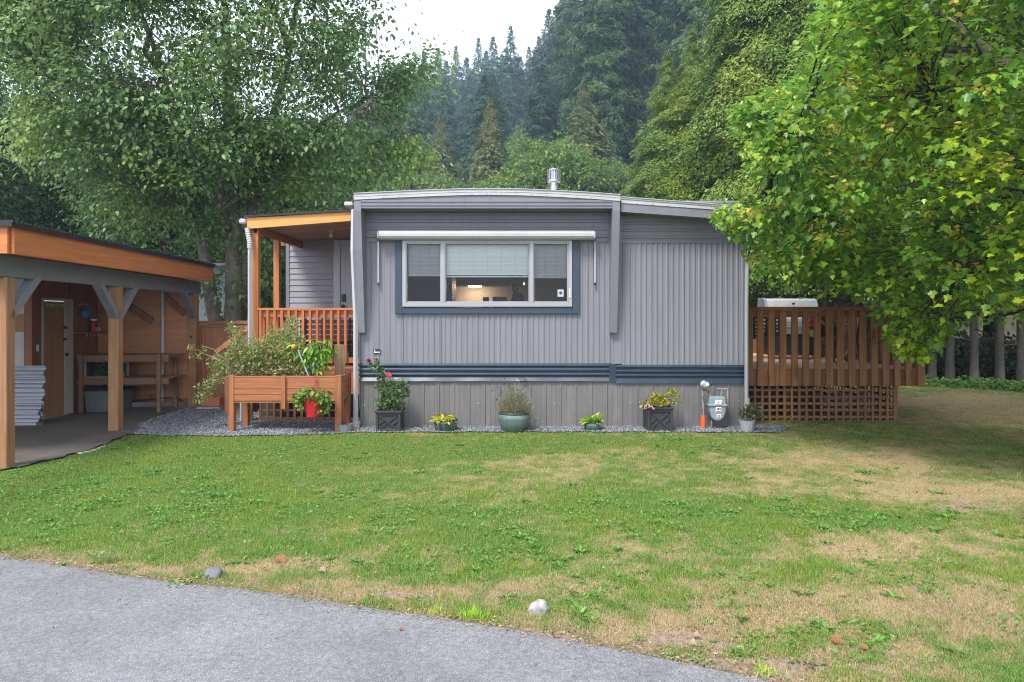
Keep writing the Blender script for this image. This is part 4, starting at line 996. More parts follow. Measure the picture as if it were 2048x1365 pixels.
# ================================================================== DECK
YD = 9.94; zf = Z(738, YD); zc0, zc1 = Z(622, YD), Z(614, YD)
DK = thing('deck', 'raised brown timber deck with wide picket railing and square lattice skirt', 'deck', (4.6, YD, .05))
xd0, xd1 = X(1488, YD), X(1850, YD)
g = Geo(); yy = YD+.03; 
while yy < 14.4: g.box(xd0, xd1-.02, yy, yy+.135, zf-.035, zf); yy += .14
g.build('floor', M['deck_floor'], DK)
g = Geo(); g.box(xd0, xd1+.02, YD-.05, YD+.11, zc0+.002, zc1); cap = g.build('top_rail', M['deck_x'], DK, bevel=.004)
g = Geo(); g.box(xd0, xd1-.05, YD+.001, YD+.04, Z(635, YD), zc0); g.build('sub_rail', M['deck_x'], DK, bevel=.003)
for pxc in (1498, 1519, 1541.5, 1564.6, 1587.6, 1610, 1633, 1657.5, 1679, 1702, 1724, 1747, 1770, 1793, 1815):
    g = Geo(); xx = X(pxc, YD); hw = .046 if pxc != 1657.5 else .052; g.box(xx-hw, xx+hw, YD-.04, YD-.001, Z(773, YD) + random.uniform(0, .008), zc0); pk = g.build('picket', M['deck_z'], DK, bevel=.004)
    if pxc == 1657.5:
        g = Geo()
        for pz in (748, 763.5): g.ball((xx+.01, YD-.042, Z(pz, YD)), .008, 8, 5, 1, .5, 1)
        g.build('bolt', M['steel'], pk)
g = Geo(); g.box(X(1832, YD), xd1-.02, YD-.045, YD+.05, Z(773, YD), zc0); g.build('corner_post', M['deck_z'], DK, bevel=.005)
g = Geo(); q = 0; xx = xd0
while xx < X(1830, YD):                       # vertical rim boards behind the pickets
    wq = .1+.06*((q*5) % 4)/3; g.box(xx, min(xx+wq-.004, X(1832, YD)), YD+.002, YD+.022, Z(772, YD), Z(738.5, YD)); xx += wq; q += 1
g.build('rim_boards', M['deck_z'], DK)
g = Geo(); yy = YD + .12
while yy < 14.3: g.box(xd1-.045, xd1-.01, yy, yy+.09, Z(773, YD), zc0); yy += .165
g.box(xd1-.08, xd1+.04, YD+.11, 14.4, zc0+.002, zc1); g.box(xd1-.09, xd1-.05, YD+.06, 14.4, Z(772, YD), Z(739, YD)); g.build('side_railing', M['deck_z'], DK)
g = Geo(); xx = xd0
while xx < xd1-.1: g.box(xx, xx+.09, 14.4, 14.44, zf-.2, zc0); xx += .17
g.box(xd0, xd1, 14.36, 14.5, zc0+.002, zc1); g.build('back_railing', M['deck_z'], DK)
g = Geo(); xl0, xl1 = X(1494, YD), X(1795, YD); YLt = YD+.03
nv = 21
for q in range(nv): xx = xl0+.02+(xl1-xl0-.04)*q/(nv-1); g.box(xx-.018, xx+.018, YLt, YLt+.01, .05, Z(773.5, YD))
for q in range(6): zz = Z(835, YD)+q*.098; g.box(xl0, xl1, YLt+.011, YLt+.02, zz-.017, zz+.017)
g.box(xl1-.02, xl1+.015, YLt-.003, YLt+.06, .05, Z(773.5, YD)); g.build('lattice', M['lattice'], DK)
g = Geo(); yy = YLt+.05
while yy < 13.5: g.box(xl1-.01, xl1, yy, yy+.035, .05, Z(773.5, YD)); yy += .105
for q in range(6): zz = Z(835, YD)+q*.098; g.box(xl1-.02, xl1-.011, YLt+.03, 13.5, zz-.017, zz+.017)
g.build('side_lattice', M['lattice'], DK)
g = Geo(); 
for yy in (YD+.1, 12, 14.1): 
    g.box(xd0, xd1-.1, yy, yy+.05, zf-.2, zf-.036)
for xx in (4.2, 5.4): 
    for yy in (10.6, 13.4): g.box(xx, xx+.1, yy, yy+.1, .04, zf-.2)
g.build('joists', M['deck_x'], DK)
g = Geo(); g.box(xd0, X(1625, 11.4), 11.4, 11.44, .03, zf-.21); g.box(xd0, xd1-.2, 14.2, 14.24, .03, zf-.21); g.build('painted_shade_panel', M['dark_in'], DK)  # added dark panels that put the under-deck shade behind the lattice openings
# grey crates under the deck
for q, (a, b, c_, d_) in enumerate(((1642, 1690, 795, 836), (1692, 1738, 789, 834))):
    T = thing('crate', ['grey slatted crate under the deck behind the lattice, nearer the trailer', 'grey slatted crate under the deck behind the lattice, nearer the open lawn'][q], 'crate', (X((a+b)/2, 11), 11, .05), 0, 'crates stored under the deck')
    g = Geo(); zz = .06; zt_ = Z(c_, 11)
    while zz < zt_: g.box(X(a, 11), X(b, 11), 10.9, 10.93, zz, zz+.06); g.box(X(a, 11), X(a, 11)+.02, 10.93, 11.2, zz, zz+.06); g.box(X(b, 11)-.02, X(b, 11), 10.93, 11.2, zz, zz+.06); zz += .09
    g.build('slats', M['lilacpot'], T)
# barbecue
Yb = 12.4; BB = thing('barbecue', 'gas barbecue with stainless hood and black cabinet standing on the deck', 'barbecue', (X(1585, Yb), Yb, zf))
g = Geo(); hx0, hx1 = X(1538, Yb), X(1640, Yb); h0, h1 = Z(652, Yb), Z(597, Yb)
g.prismX([(Yb-.02, h0), (Yb-.02, h0+.12), (Yb+.12, h1-.03), (Yb+.2, h1), (Yb+.42, h1), (Yb+.5, h0+.1), (Yb+.5, h0)], hx0, hx1); g.build('hood', M['white_metal'], BB, bevel=.008)
g = Geo(); g.prismX([(Yb-.03, h0), (Yb-.03, h0+.13), (Yb+.11, h1-.02), (Yb+.2, h1+.012), (Yb+.43, h1+.012), (Yb+.51, h0+.1), (Yb+.51, h0)], hx0-.05, hx0-.001); g.build('hood_side', M['zinc'], BB, bevel=.004)
g = Geo(); g.lathe([(0,0),(.028,0),(.028,.008),(0,.008)], (0,0,0), 14); g.v = [(X(1587, Yb)+x, Yb+.02-z-.01, Z(608, Yb)+y*.7) for x, y, z in g.v]; g.build('gauge', M['iron'], BB)
g = Geo(); g.tube([(hx0+.1, Yb-.07, h0+.06), (hx1-.1, Yb-.07, h0+.06)], .014, 8); g.build('handle', M['steel'], BB)
g = Geo(); g.box(hx0-.35, hx1+.3, Yb-.05, Yb+.5, h0-.05, h0-.005); g.build('side_shelf', M['steel'], BB, bevel=.006)
g = Geo(); g.box(hx0+.05, hx1-.05, Yb-.04, Yb+.48, zf+.06, h0-.15); g.build('cabinet', mat('dark_blue_black_panel', (.018,.02,.028), .4), BB, bevel=.006)
g = Geo(); g.box(hx0+.02, hx1-.02, Yb-.06, Yb-.001, h0-.149, h0-.051); g.build('control_panel', M['alu'], BB)
for q in range(4):
    g = Geo(); g.ball((hx0+.2+q*.2, Yb-.075, h0-.1), .02, 10, 6, 1, .8, 1); g.build('knob', M['steel'], BB)
# patio chairs
def chair(x, y, rz, label):
    T = thing('patio_chair', label, 'chair', (x, y, zf), rz, 'black mesh patio chairs on the deck'); m_ = WM[T.name]
    def gg(): return Geo(m_)
    for sx in (-.27, .27):
        g = gg(); g.tube([(sx, -.26, 0), (sx, -.24, .4), (sx, -.2, .62), (sx, .2, .62)], .014, 6); g.build('arm', M['iron'], T)
        g = gg(); g.tube([(sx, .28, 0), (sx, .2, .42), (sx, .27, .7), (sx, .31, .86)], .014, 6); g.build('leg', M['iron'], T)
    g = gg(); 
    for q in range(9): a = -.25+q*.0625; g.bar((a, -.26, .42), (a, .2, .4), .035, .004)
    for q in range(7): b = -.24+q*.07; g.bar((-.27, b, .415), (.27, b, .415), .035, .006)
    g.build('seat', M['iron'], T)
    g = gg()
    for q in range(9): a = -.25+q*.0625; g.bar((a, .2, .42), (a, .32, .88), .036, .004, (0,1,0))
    for q in range(8): t = .06+q*.125; g.bar((-.27, .2+.145*t, .42+.46*t), (.27, .2+.12*t, .42+.46*t), .036, .006, (0,1,.2))
    g.build('backrest', M['iron'], T)
chair(X(1520, 11.2), 11.1, R(160), 'black mesh patio chair beside the barbecue, close to the trailer wall')
chair(X(1712, 11.5), 11.4, R(200), 'black mesh patio chair beside the folding table, in front of the striped cushions')
# folding table with flowers
Yt = 11.1; zt3 = Z(673, Yt); TB = thing('folding_table', 'small black folding table with crossed legs holding the red flowers', 'table', (X(1648, Yt), Yt, zf))
g = Geo(); g.lathe([(0, zt3-.02), (.3, zt3-.02), (.3, zt3), (0, zt3)], (X(1650, Yt), Yt, 0), 28); g.build('tabletop', M['iron'], TB)
for a, b in (((-.25, -.15), (.25, -.15)), ((.25, -.13), (-.25, -.13)), ((-.25, .15), (.25, .15)), ((.25, .13), (-.25, .13))):
    g = Geo(); g.tube([(X(1650, Yt)+a[0], Yt+a[1], zf), (X(1650, Yt)+b[0]*.9, Yt+b[1], zt3-.02)], .01, 6); g.build('leg', M['iron'], TB)
FP = thing('flower_box', 'dark planter box overflowing with red flowers on the folding table', 'planter', (X(1648, Yt), Yt, zt3))
g = Geo(); g.prism([(X(1628, Yt), zt3), (X(1668, Yt), zt3), (X(1674, Yt), zt3+.17), (X(1622, Yt), zt3+.17)], Yt-.1, Yt+.1); g.build('box', M['planter'], FP, bevel=.006)
M['leaf_dark'] = leafmat('deep_green_leaf', [(.012,.04,.01), (.03,.08,.018), (.05,.11,.025)])
M['petal_red'] = leafmat('red_petal', [(.5,.01,.01), (.75,.03,.02), (.7,.06,.05)], trans=.3)
leafyball((X(1648, Yt), Yt, zt3+.2), .24, 320, .05, 1, M['leaf_dark'], 'foliage', FP, flat=.6)
P_ = []
for q in range(17):
    c_ = np.array([X(1648, Yt)+rng.uniform(-.27, .27), Yt-.1+rng.uniform(-.1, .12), zt3+.2+rng.uniform(-.08, .14)]); P_.append(c_ + rdir(26)*.045)
P_ = np.concatenate(P_); V, S_, I = leaf_arrays(P_, rdir(len(P_)), rdir(len(P_)), .035, .9, HALF_OVAL); np_mesh('flowers', V, S_, I, M['petal_red'], FP)
q_ = thing('lime_cup', 'lime green cup on the folding table in front of the red flowers', 'cup', (X(1624, Yt), Yt-.2, zt3)); g = Geo(); g.lathe([(0, zt3+.001), (.032, zt3+.001), (.038, zt3+.1), (.034, zt3+.1), (0, zt3+.02)], (X(1624, Yt-.2), Yt-.2, 0), 16); g.build('cup', mat('lime_plastic', (.4,.5,.03), .4), q_)
q_ = thing('tipped_pot', 'red brown pot lying tipped on the deck floor beside the table', 'pot', (X(1690, 11.4), 11.3, zf)); g = Geo(); g.lathe([(0,0),(.06,0),(.1,.17),(.085,.17),(0,.02)], (0,0,0), 16)
mt = Matrix.Translation((X(1690, 11.3), 11.3, zf+.06)) @ Matrix.Rotation(R(55), 4, 'Y'); g.v = [tuple(mt @ Vector(p)) for p in g.v]; g.build('pot', M['terracotta'], q_)
# cushioned sofa, covered item, white lantern column
SF = thing('patio_sofa', 'low patio sofa with grey striped cushions at the back of the deck', 'sofa', (X(1700, 13), 12.9, zf))
g = Geo(); g.box(X(1640, 13), X(1750, 13), 12.7, 13.4, zf+.08, zf+.35); g.build('frame', M['iron'], SF, bevel=.01)
for a, b in ((1641, 1694), (1696, 1749)):
    g = Geo(); g.box(X(a, 13), X(b, 13), 12.68, 13.3, zf+.351, zf+.48); g.build('seat_cushion', M['cloth'], SF, bevel=.04, seg=3)
    g = Geo(); g.prismX([(13.25, zf+.481), (13.45, zf+.481), (13.6, Z(633, 13.3)), (13.42, Z(633, 13.3))], X(a, 13), X(b, 13)); g.build('back_cushion', M['cloth'], SF, bevel=.04, seg=3)
UM = thing('closed_parasol', 'black closed cover leaning on the deck railing behind the chair', 'parasol', (X(1755, 12), 12, zf))
g = Geo(); g.tube([(X(1738, 12), 12, zf+.05), (X(1745, 12), 12, zf+.4), (X(1757, 12), 12, Z(665, 12)), (X(1775, 12), 12.05, Z(636, 12))], [.09, .15, .14, .06], 12); g.build('cover', M['blackcloth'], UM, smooth=True)
LN = thing('lantern_column', 'slim white caged lantern column on a round black base on the deck', 'lantern', (X(1780, 11.2), 11.2, zf)); cx_ = X(1780, 11.2)
g = Geo(); g.lathe([(0, zf), (.26, zf), (.25, zf+.05), (.05, zf+.07), (0, zf+.07)], (cx_, 11.2, 0), 24); g.build('base', M['iron'], LN)
g = Geo(); zq = Z(645, 11.2)
for q in range(8): t = q*math.pi/4; g.tube([(cx_+.042*math.cos(t), 11.2+.042*math.sin(t), zf+.07), (cx_+.042*math.cos(t), 11.2+.042*math.sin(t), zq-.06)], .006, 5)
g.lathe([(.045, zq-.06), (.05, zq-.06), (.05, zq-.04), (.04, zq-.02), (.045, zq), (0, zq+.02)], (cx_, 11.2, 0), 16); g.tube([(cx_, 11.2, zf+.07), (cx_, 11.2, zq+.2)], .012, 6); g.build('cage', M['label'], LN)

# ================================================================== NEIGHBOURS
NB = thing('neighbour_house', 'pale blue grey sided neighbouring house behind the left hand fence', 'house', (-7.5, 17, .0)); Yn = 17.0
g = Geo(); g.box(-14, X(512, Yn), Yn, 24, 0, Z(535, Yn)); zz = .3
g.build('wall', M['neigh'], NB)
g = Geo()
while zz < Z(540, Yn): g.box(-14, X(512, Yn), Yn-.012, Yn-.001, zz, zz+.02); zz += .22
g.build('battens', M['neigh'], NB)
g = Geo(); g.box(-14.3, X(512, Yn)+.3, Yn-.4, 24.4, Z(535, Yn)+.001, Z(529, Yn)); g.build('roof', M['white_pipe'], NB)
g = Geo(); g.box(X(490, Yn), X(496, Yn), Yn-.14, Yn-.03, Z(634, Yn), Z(620, Yn)); g.prism([(X(489, Yn), Z(620, Yn)), (X(497, Yn), Z(620, Yn)), (X(493, Yn), Z(614, Yn))], Yn-.15, Yn-.02); g.build('lantern', M['iron'], NB)
TS = thing('teal_shed', 'teal corrugated metal shed seen between the porch posts', 'shed', (-5.3, 15, 0)); Yt2 = 15.0
g = Geo(); corr_v(g, X(500, Yt2), X(585, Yt2), 0, Z(546, Yt2), Yt2, pitch=.22, dep=.04); g.build('wall', M['teal'], TS)
g = Geo(); g.prism([(X(495, Yt2), Z(546, Yt2)), (X(590, Yt2), Z(540, Yt2)), (X(590, Yt2), Z(530, Yt2)), (X(495, Yt2), Z(538, Yt2))], Yt2-.2, 17); g.build('roof', M['lip'], TS)
g = Geo(); g.box(X(501, Yt2), X(584, Yt2), Yt2+.05, 16.9, 0, Z(547, Yt2)); g.build('body', M['teal'], TS)
NB2 = thing('far_cabin', 'weathered grey cabin with horizontal siding glimpsed between trunks beyond the deck', 'cabin', (X(1700, 30), 30, 0)); Yk = 30
g = Geo(); g.box(X(1620, Yk), X(1790, Yk), Yk, 36, 0, Z(570, Yk)); g.build('wall', M['lilacpot'], NB2)
g = Geo(); zz = .2
while zz < Z(572, Yk): g.box(X(1620, Yk), X(1790, Yk), Yk-.03, Yk-.001, zz, zz+.1); zz += .2
g.build('siding', M['frame_paint'], NB2)
g = Geo(); g.prism([(X(1610, Yk), Z(571, Yk)), (X(1800, Yk), Z(571, Yk)), (X(1705, Yk), Z(530, Yk))], Yk-.4, 36.4); g.build('roof', M['roof_metal'], NB2)
# ================================================================== ROCKS
def rock(px, py, Y, wd, ht, m, label, seed):
    T = thing('rock', label, 'rock', (X(px, Y), Y, 0)); r2 = np.random.default_rng(seed)
    import bmesh
    bm = bmesh.new(); bmesh.ops.create_icosphere(bm, subdivisions=4, radius=1); off = r2.uniform(0, 9, 3)
    from mathutils import noise
    for v in bm.verts:
        k = 1 + .26*noise.noise(v.co*1.5 + Vector(off)) + .05*noise.noise(v.co*4) + .03*noise.noise(v.co*9)
        v.co = Vector((v.co.x*k*wd/2, v.co.y*k*wd/2.4, max(v.co.z*k, -.4)*ht*.52))
        v.co.z += v.co.x*.25*(1 if seed == 3 else 0)
    me = bpy.data.meshes.new('stone'); bm.to_mesh(me); bm.free(); me.materials.append(m); o = link('stone', me, T, smooth=True); o.location = (0, 0, ht*.02); return T
rock(427, 1150, 4.1, .125, .1, M['rock2'], 'rounded grey rock half sunk at the road edge below the planter', 1)
rock(1076, 1222, 3.6, .115, .12, M['rock'], 'pale speckled rock near the road edge in the middle of the lawn', 3)

# ================================================================== POTTED PLANTS
def cl(c, r, n, L, W, half=HALF_OVAL, up=.7, down=0, out=.8):
    d = rdir(n); rr = rng.random(n)**.45; P = np.array(c) + d*rr[:, None]*np.array(r)
    D = unit(d*out + rng.normal(size=(n, 3))*.6 + np.array([0, 0, -down])); Nn = unit(np.array([0, -.2, 1.])*up + rng.normal(size=(n, 3))*.5 + d*.4)
    return leaf_arrays(P, D, Nn, L*rng.uniform(.55, 1.25, n), W, half)
def put(name, arrs, m, parent):
    V, S, I = merge(*arrs); return np_mesh(name, V, S, I, m, parent)
M['rose_leaf'] = leafmat('rose_leaf', [(.04,.09,.025), (.09,.16,.045), (.16,.25,.08)], gloss=.4)
M['rose_petal'] = leafmat('rose_petal', [(.6,.02,.06), (.75,.06,.14), (.8,.3,.35)], trans=.3)
M['dead_petal'] = leafmat('faded_petal', [(.16,.02,.02), (.25,.06,.05)], trans=.2)
M['yellow_leaf'] = leafmat('yellow_leaf', [(.5,.5,.02), (.7,.62,.05), (.42,.5,.03)])
M['lime_leaf'] = leafmat('lime_leaf', [(.18,.38,.02), (.35,.55,.04), (.5,.62,.08)])
M['silver'] = leafmat('silver_green_leaf', [(.16,.18,.11), (.3,.32,.22), (.24,.2,.12)])
M['purple'] = leafmat('purple_bud', [(.07,.03,.12), (.14,.06,.2)])
M['mix_leaf'] = leafmat('green_yellow_leaf', [(.1,.18,.02), (.25,.32,.03), (.4,.36,.04), (.3,.12,.04)])
M['pinkwhite'] = leafmat('pink_white_petal', [(.7,.25,.3), (.8,.7,.7)], trans=.3)
M['pale_bush'] = leafmat('pale_green_leaf', [(.11,.17,.04), (.24,.31,.09), (.38,.42,.17)], trans=.4)
M['pepper'] = leafmat('pepper_leaf', [(.06,.17,.02), (.14,.33,.03), (.3,.5,.05)], gloss=.6)
M['straw_leaf'] = leafmat('strawberry_leaf', [(.04,.12,.02), (.09,.2,.03), (.25,.38,.05)])
M['dull_leaf'] = leafmat('dull_reddish_leaf', [(.05,.09,.03), (.1,.14,.05), (.14,.09,.05)])
M['orange_fl'] = leafmat('orange_petal', [(.6,.15,.03), (.6,.4,.25)], trans=.3)

def square_planter(p0, p1, ptop, Y, label, side, cat='planter'):
    x0, x1 = X(p0, Y), X(p1, Y); zt_ = Z(ptop, Y); zb_ = .045; d = x1-x0
    T = thing('square_planter', label, cat, ((x0+x1)/2, Y+d/2, zb_), 0, 'charcoal square planters by the skirting')
    g = Geo(); t = .02
    g.box(x0+t, x1-t, Y+t, Y+d-t, zb_+.03, zt_-.03); g.build('panel', M['planter'], T)
    g = Geo(); b_ = .035
    for (a, b) in ((x0, x0+b_), (x1-b_, x1)):
        g.box(a, b, Y, Y+b_, zb_, zt_-.03); g.box(a, b, Y+d-b_, Y+d, zb_, zt_-.03)
    g.box(x0+b_, x1-b_, Y+.004, Y+b_-.005, zt_-.065, zt_-.03); g.box(x0+b_, x1-b_, Y+.004, Y+b_-.005, zb_+.025, zb_+.05)
    g.box(x1-b_+.004, x1-.004, Y+b_, Y+d-b_, zb_+.025, zt_-.03) if side else g.box(x0+.004, x0+b_-.004, Y+b_, Y+d-b_, zb_+.025, zt_-.03)
    g.build('frame', M['planter'], T, bevel=.003)
    g = Geo(); o_ = .012
    g.box(x0-o_, x1+o_, Y-o_, Y+.02, zt_-.029, zt_); g.box(x0-o_, x1+o_, Y+d-.02, Y+d+o_, zt_-.029, zt_); g.box(x0-o_, x0+.02, Y+.021, Y+d-.021, zt_-.029, zt_); g.box(x1-.02, x1+o_, Y+.021, Y+d-.021, zt_-.029, zt_)
    g.build('rim', M['planter'], T, bevel=.003)
    g = Geo(); px0, pw, pz0, ph = x0+b_, d-2*b_, zb_+.05, zt_-.065-zb_-.05
    for (a, b, c_, e_) in ((.06,.97,.9,.03),(.92,.95,.55,.55),(.97,.6,.68,.3),(.03,.35,.32,.68),(.1,.03,.42,.42),(.0,.03,.0,.03)):
        if a == b == 0 or (a, c_) == (0., 0.): continue
        g.bar((px0+a*pw, Y+.014, pz0+b*ph), (px0+c_*pw, Y+.014, pz0+e_*ph), .02, .02, (0,1,0))
    g.build('lattice', M['planter'], T, bevel=.002)
    g = Geo(); g.box(x0+.02, x1-.02, Y+.021, Y+d-.021, zt_-.05, zt_-.03); g.build('soil', M['soil'], T)
    return T, ((x0+x1)/2, Y+d/2, zt_)
T, c = square_planter(751, 801, 822, 8.95, 'charcoal square planter with crossed slats under the tall rose bush', True)
RB = thing('rose_bush', 'tall rose bush with one red bloom growing in a square planter', 'rose bush', c)
arrs = []
for (a, b, r1, r2, n) in ((790,812,.13,.05,90),(770,808,.12,.05,70),(775,780,.1,.09,110),(800,775,.09,.1,110),(787,790,.12,.1,130),(805,785,.06,.07,60),(762,805,.06,.06,40),(765,790,.06,.06,30),(755,768,.05,.04,30),(766,755,.05,.06,50),(753,738,.04,.03,26),(759,728,.03,.04,20),(745,733,.04,.02,16),(767,742,.03,.04,16),(814,790,.04,.05,20),(812,770,.03,.03,12),(785,765,.04,.03,14)):
    arrs.append(cl((X(a, 9.1), 9.1+rng.uniform(-.06,.04), Z(b, 9.1)), (r1, .09, r2), n, .05, .9))
put('foliage', arrs, M['rose_leaf'], RB)
paths = []
for (a, b) in ((742,722),(757,722),(776,750),(812,775),(764,740),(752,735),(800,770),(788,775)):
    p = curve((c[0]+rng.uniform(-.05,.05), c[1], c[2]-.03), (X(a, 9.1), 9.1, Z(b, 9.1)), 7, 0, .008); paths.append((p, np.linspace(.006, .0025, 7)))
V, S_, I = tubes_np(paths); np_mesh('stem', V, S_, I, M['stem'], RB)
P_ = np.array([X(777, 9.0), 9.0, Z(750, 9.0)]) + rdir(60)*.022; put('bloom', [leaf_arrays(P_, rdir(60, .2), rdir(60), .032, 1.1, HALF_OVAL)], M['rose_petal'], RB)
P_ = np.array([X(738, 9.05), 9.05, Z(722, 9.05)]) + rdir(50)*np.array([.025,.02,.02]); P2 = np.array([X(752, 9.05), 9.05, Z(720, 9.05)]) + rdir(20)*.012
P3 = np.concatenate([P_, P2]); put('faded_bloom', [leaf_arrays(P3, rdir(70, .2), rdir(70), .022, 1.0, HALF_OVAL)], M['dead_petal'], RB)

def bowl(prof, px, Y, label, m, cat='pot', rim=True, name='glazed_bowl', z0=.05):
    """prof in (half-width px, py)"""
    T = thing(name, label, cat, (X(px, Y), Y, z0)); k = Y/F; pr = [(w_*k, Z(p, Y)) for w_, p in prof]
    g = Geo(); g.lathe([(0, pr[0][1])] + pr, (X(px, Y), Y, 0), 36); g.build('bowl', m, T, smooth=True)
    wt, pt = prof[-1]; r, zt_ = wt*k, Z(pt, Y)
    g = Geo(); g.lathe([(r*.97, zt_-.004), (r*1.03, zt_), (r*1.05, zt_+.012), (r*1.02, zt_+.024), (r*.94, zt_+.024), (r*.9, zt_-.02)], (X(px, Y), Y, 0), 36); g.build('rim', M['rimglaze'], T, smooth=True)
    g = Geo(); g.lathe([(r*.93, zt_-.012), (0, zt_-.004)], (X(px, Y), Y, 0), 24); g.build('soil', M['soil'], T)
    return (X(px, Y), Y, zt_)
c = bowl([(17,865),(20,862),(23.5,852),(24.5,845),(23.5,841)], 891.5, 9.1, 'wide low mottled green glazed bowl holding the small yellow plant', M['glaze_dark'])
T = thing('yellow_plant', 'small spiky yellow leaved plant in the low green bowl', 'plant', c)
def tuft(c, n, L, W, spread, half=HALF_OVAL, jit=.02, droop=.5):
    a = rng.uniform(0, 2*np.pi, n); el = rng.uniform(.25, 1.35, n); D = np.stack([np.cos(a)*np.cos(el)*spread, np.sin(a)*np.cos(el)*spread, np.sin(el)], -1)
    P = np.array(c) + np.stack([np.cos(a), np.sin(a), 0*a], -1)*rng.random(n)[:, None]*jit; Nn = unit(np.stack([-np.cos(a)*.4, -np.sin(a)*.4, 1+0*a], -1) + rng.normal(size=(n, 3))*.1)
    return leaf_arrays(P, D, Nn, L*rng.uniform(.6, 1.1, n), W, half, .2, droop)
ca = (X(885, 9.05), 9.03, c[2]); put('foliage', [tuft(ca, 34, .13, .5, 1, jit=.07), tuft((ca[0]+.06, ca[1], ca[2]), 20, .12, .45, 1, jit=.05)], M['yellow_leaf'], T)
put('shoot', [tuft((ca[0]-.05, ca[1]+.03, ca[2]+.05), 4, .08, .3, .5, jit=.02), tuft((ca[0]+.05, ca[1]+.03, ca[2]+.05), 3, .08, .3, .5, jit=.02)], M['dead_petal'], T)
c = bowl([(18,865),(22,862),(29,850),(32.5,838),(32.5,831),(30.5,827)], 1028, 9.08, 'large round jade green glazed bowl holding the silvery lavender', M['glaze'])
T = thing('lavender', 'bushy silver green lavender with purple buds in the large glazed bowl', 'plant', c)
n = 2300; a = rng.uniform(0, 6.28, n); rr = rng.random(n)**.6*.2; P = np.stack([c[0]+rr*np.cos(a)+.01, c[1]+rr*np.sin(a)*.8, c[2]+rng.random(n)**1.1*.31*(1.15-(rr/.22)**2)], -1)
D = unit(np.stack([np.cos(a)*.5, np.sin(a)*.5, .7+0*a], -1) + rng.normal(size=(n, 3))*.45); S1 = unit(np.cross(D, rdir(n)))
A1 = blade_arrays(P, D, S1, rng.uniform(.04, .12, n), .006, 'dia')
n2 = 60; P2 = np.array([X(1070, 9.0), 9.0, Z(838, 9.0)]) + rng.normal(size=(n2, 3))*np.array([.05,.02,.03]); A2 = blade_arrays(P2, rdir(n2, -.3), rdir(n2), .06, .005, 'dia')
put('foliage', [A1, A2], M['silver'], T)
paths = []
for q in range(70):
    a = rng.uniform(0, 6.28); e = rng.uniform(.3, 1.2); L_ = rng.uniform(.15, .3); p = curve((c[0]+.08*math.cos(a), c[1]+.06*math.sin(a), c[2]), (c[0]+.02+L_*math.cos(a)*math.cos(e)*.9, c[1]+L_*math.sin(a)*.6*math.cos(e), c[2]+L_*math.sin(e)), 4, 0, .006); paths.append((p, np.linspace(.0025, .0012, 4)))
tips = []
for (a, b) in ((1010,758),(1008,770),(985,765),(1018,772),(995,777),(983,782),(1000,790),(1026,775),(994,800),(1003,783)):
    q = (X(a, 9.0), 9.0, Z(b, 9.0)); tips.append(q); paths.append((curve((c[0]-.05, c[1], c[2]), q, 5, .01, .004), np.full(5, .0014)))
V, S_, I = tubes_np(paths, 4); np_mesh('stem', V, S_, I, M['stem_dry'], T)
P_ = np.concatenate([np.array(t) + rng.normal(size=(14, 3))*np.array([.005,.004,.013]) for t in tips]); put('buds', [leaf_arrays(P_, rdir(len(P_), 1), rdir(len(P_)), .013, 1, HALF_OVAL)], M['purple'], T)
c = bowl([(12,863),(15,861),(17,853),(17,848),(15.5,845)], 1184.5, 9.12, 'small dark glazed bowl holding the bright lime plant', M['glaze_dark'])
T = thing('lime_plant', 'bright lime green broad leaved plant in the small dark bowl', 'plant', c); put('foliage', [tuft(c, 46, .15, .75, 1.0, jit=.05, droop=.45)], M['lime_leaf'], T)
T, c = square_planter(1295, 1346, 815, 8.98, 'charcoal square planter with crossed slats under the spreading yellow green flowers', False)
T = thing('flowering_plant', 'spreading yellow green plant with pale pink flowers in a square planter', 'plant', c)
arrs = []
for (a, b, r1, r2, n) in ((1315,806,.14,.05,160),(1300,805,.08,.04,60),(1325,798,.1,.05,110),(1312,795,.08,.04,70),(1338,808,.07,.04,60),(1345,785,.05,.04,60),(1353,790,.04,.035,36),(1352,803,.05,.02,14),(1366,803,.03,.02,8),(1285,808,.04,.02,14)):
    arrs.append(cl((X(a, 9.05), 9.1+rng.uniform(-.06,.04), Z(b, 9.05)), (r1, .1, r2), n, .038, .95))
put('foliage', arrs, M['mix_leaf'], T)
V, S_, I = tubes_np([(curve((c[0], c[1], c[2]-.03), (X(a, 9.05), 9.1, Z(b, 9.05)), 5, .02, .004), np.linspace(.004, .0015, 5)) for a, b in ((1345,785),(1353,790),(1370,803),(1278,809),(1320,797))], 4); np_mesh('stem', V, S_, I, M['stem'], T)
P_ = np.concatenate([np.array([X(a, 8.95), 8.93, Z(b, 8.95)]) + rdir(14)*.014 for a, b in ((1291,812),(1295,809),(1299,813),(1305,815),(1289,816))]); put('flowers', [leaf_arrays(P_, rdir(len(P_)), rdir(len(P_)), .018, 1.1, HALF_OVAL)], M['pinkwhite'], T)
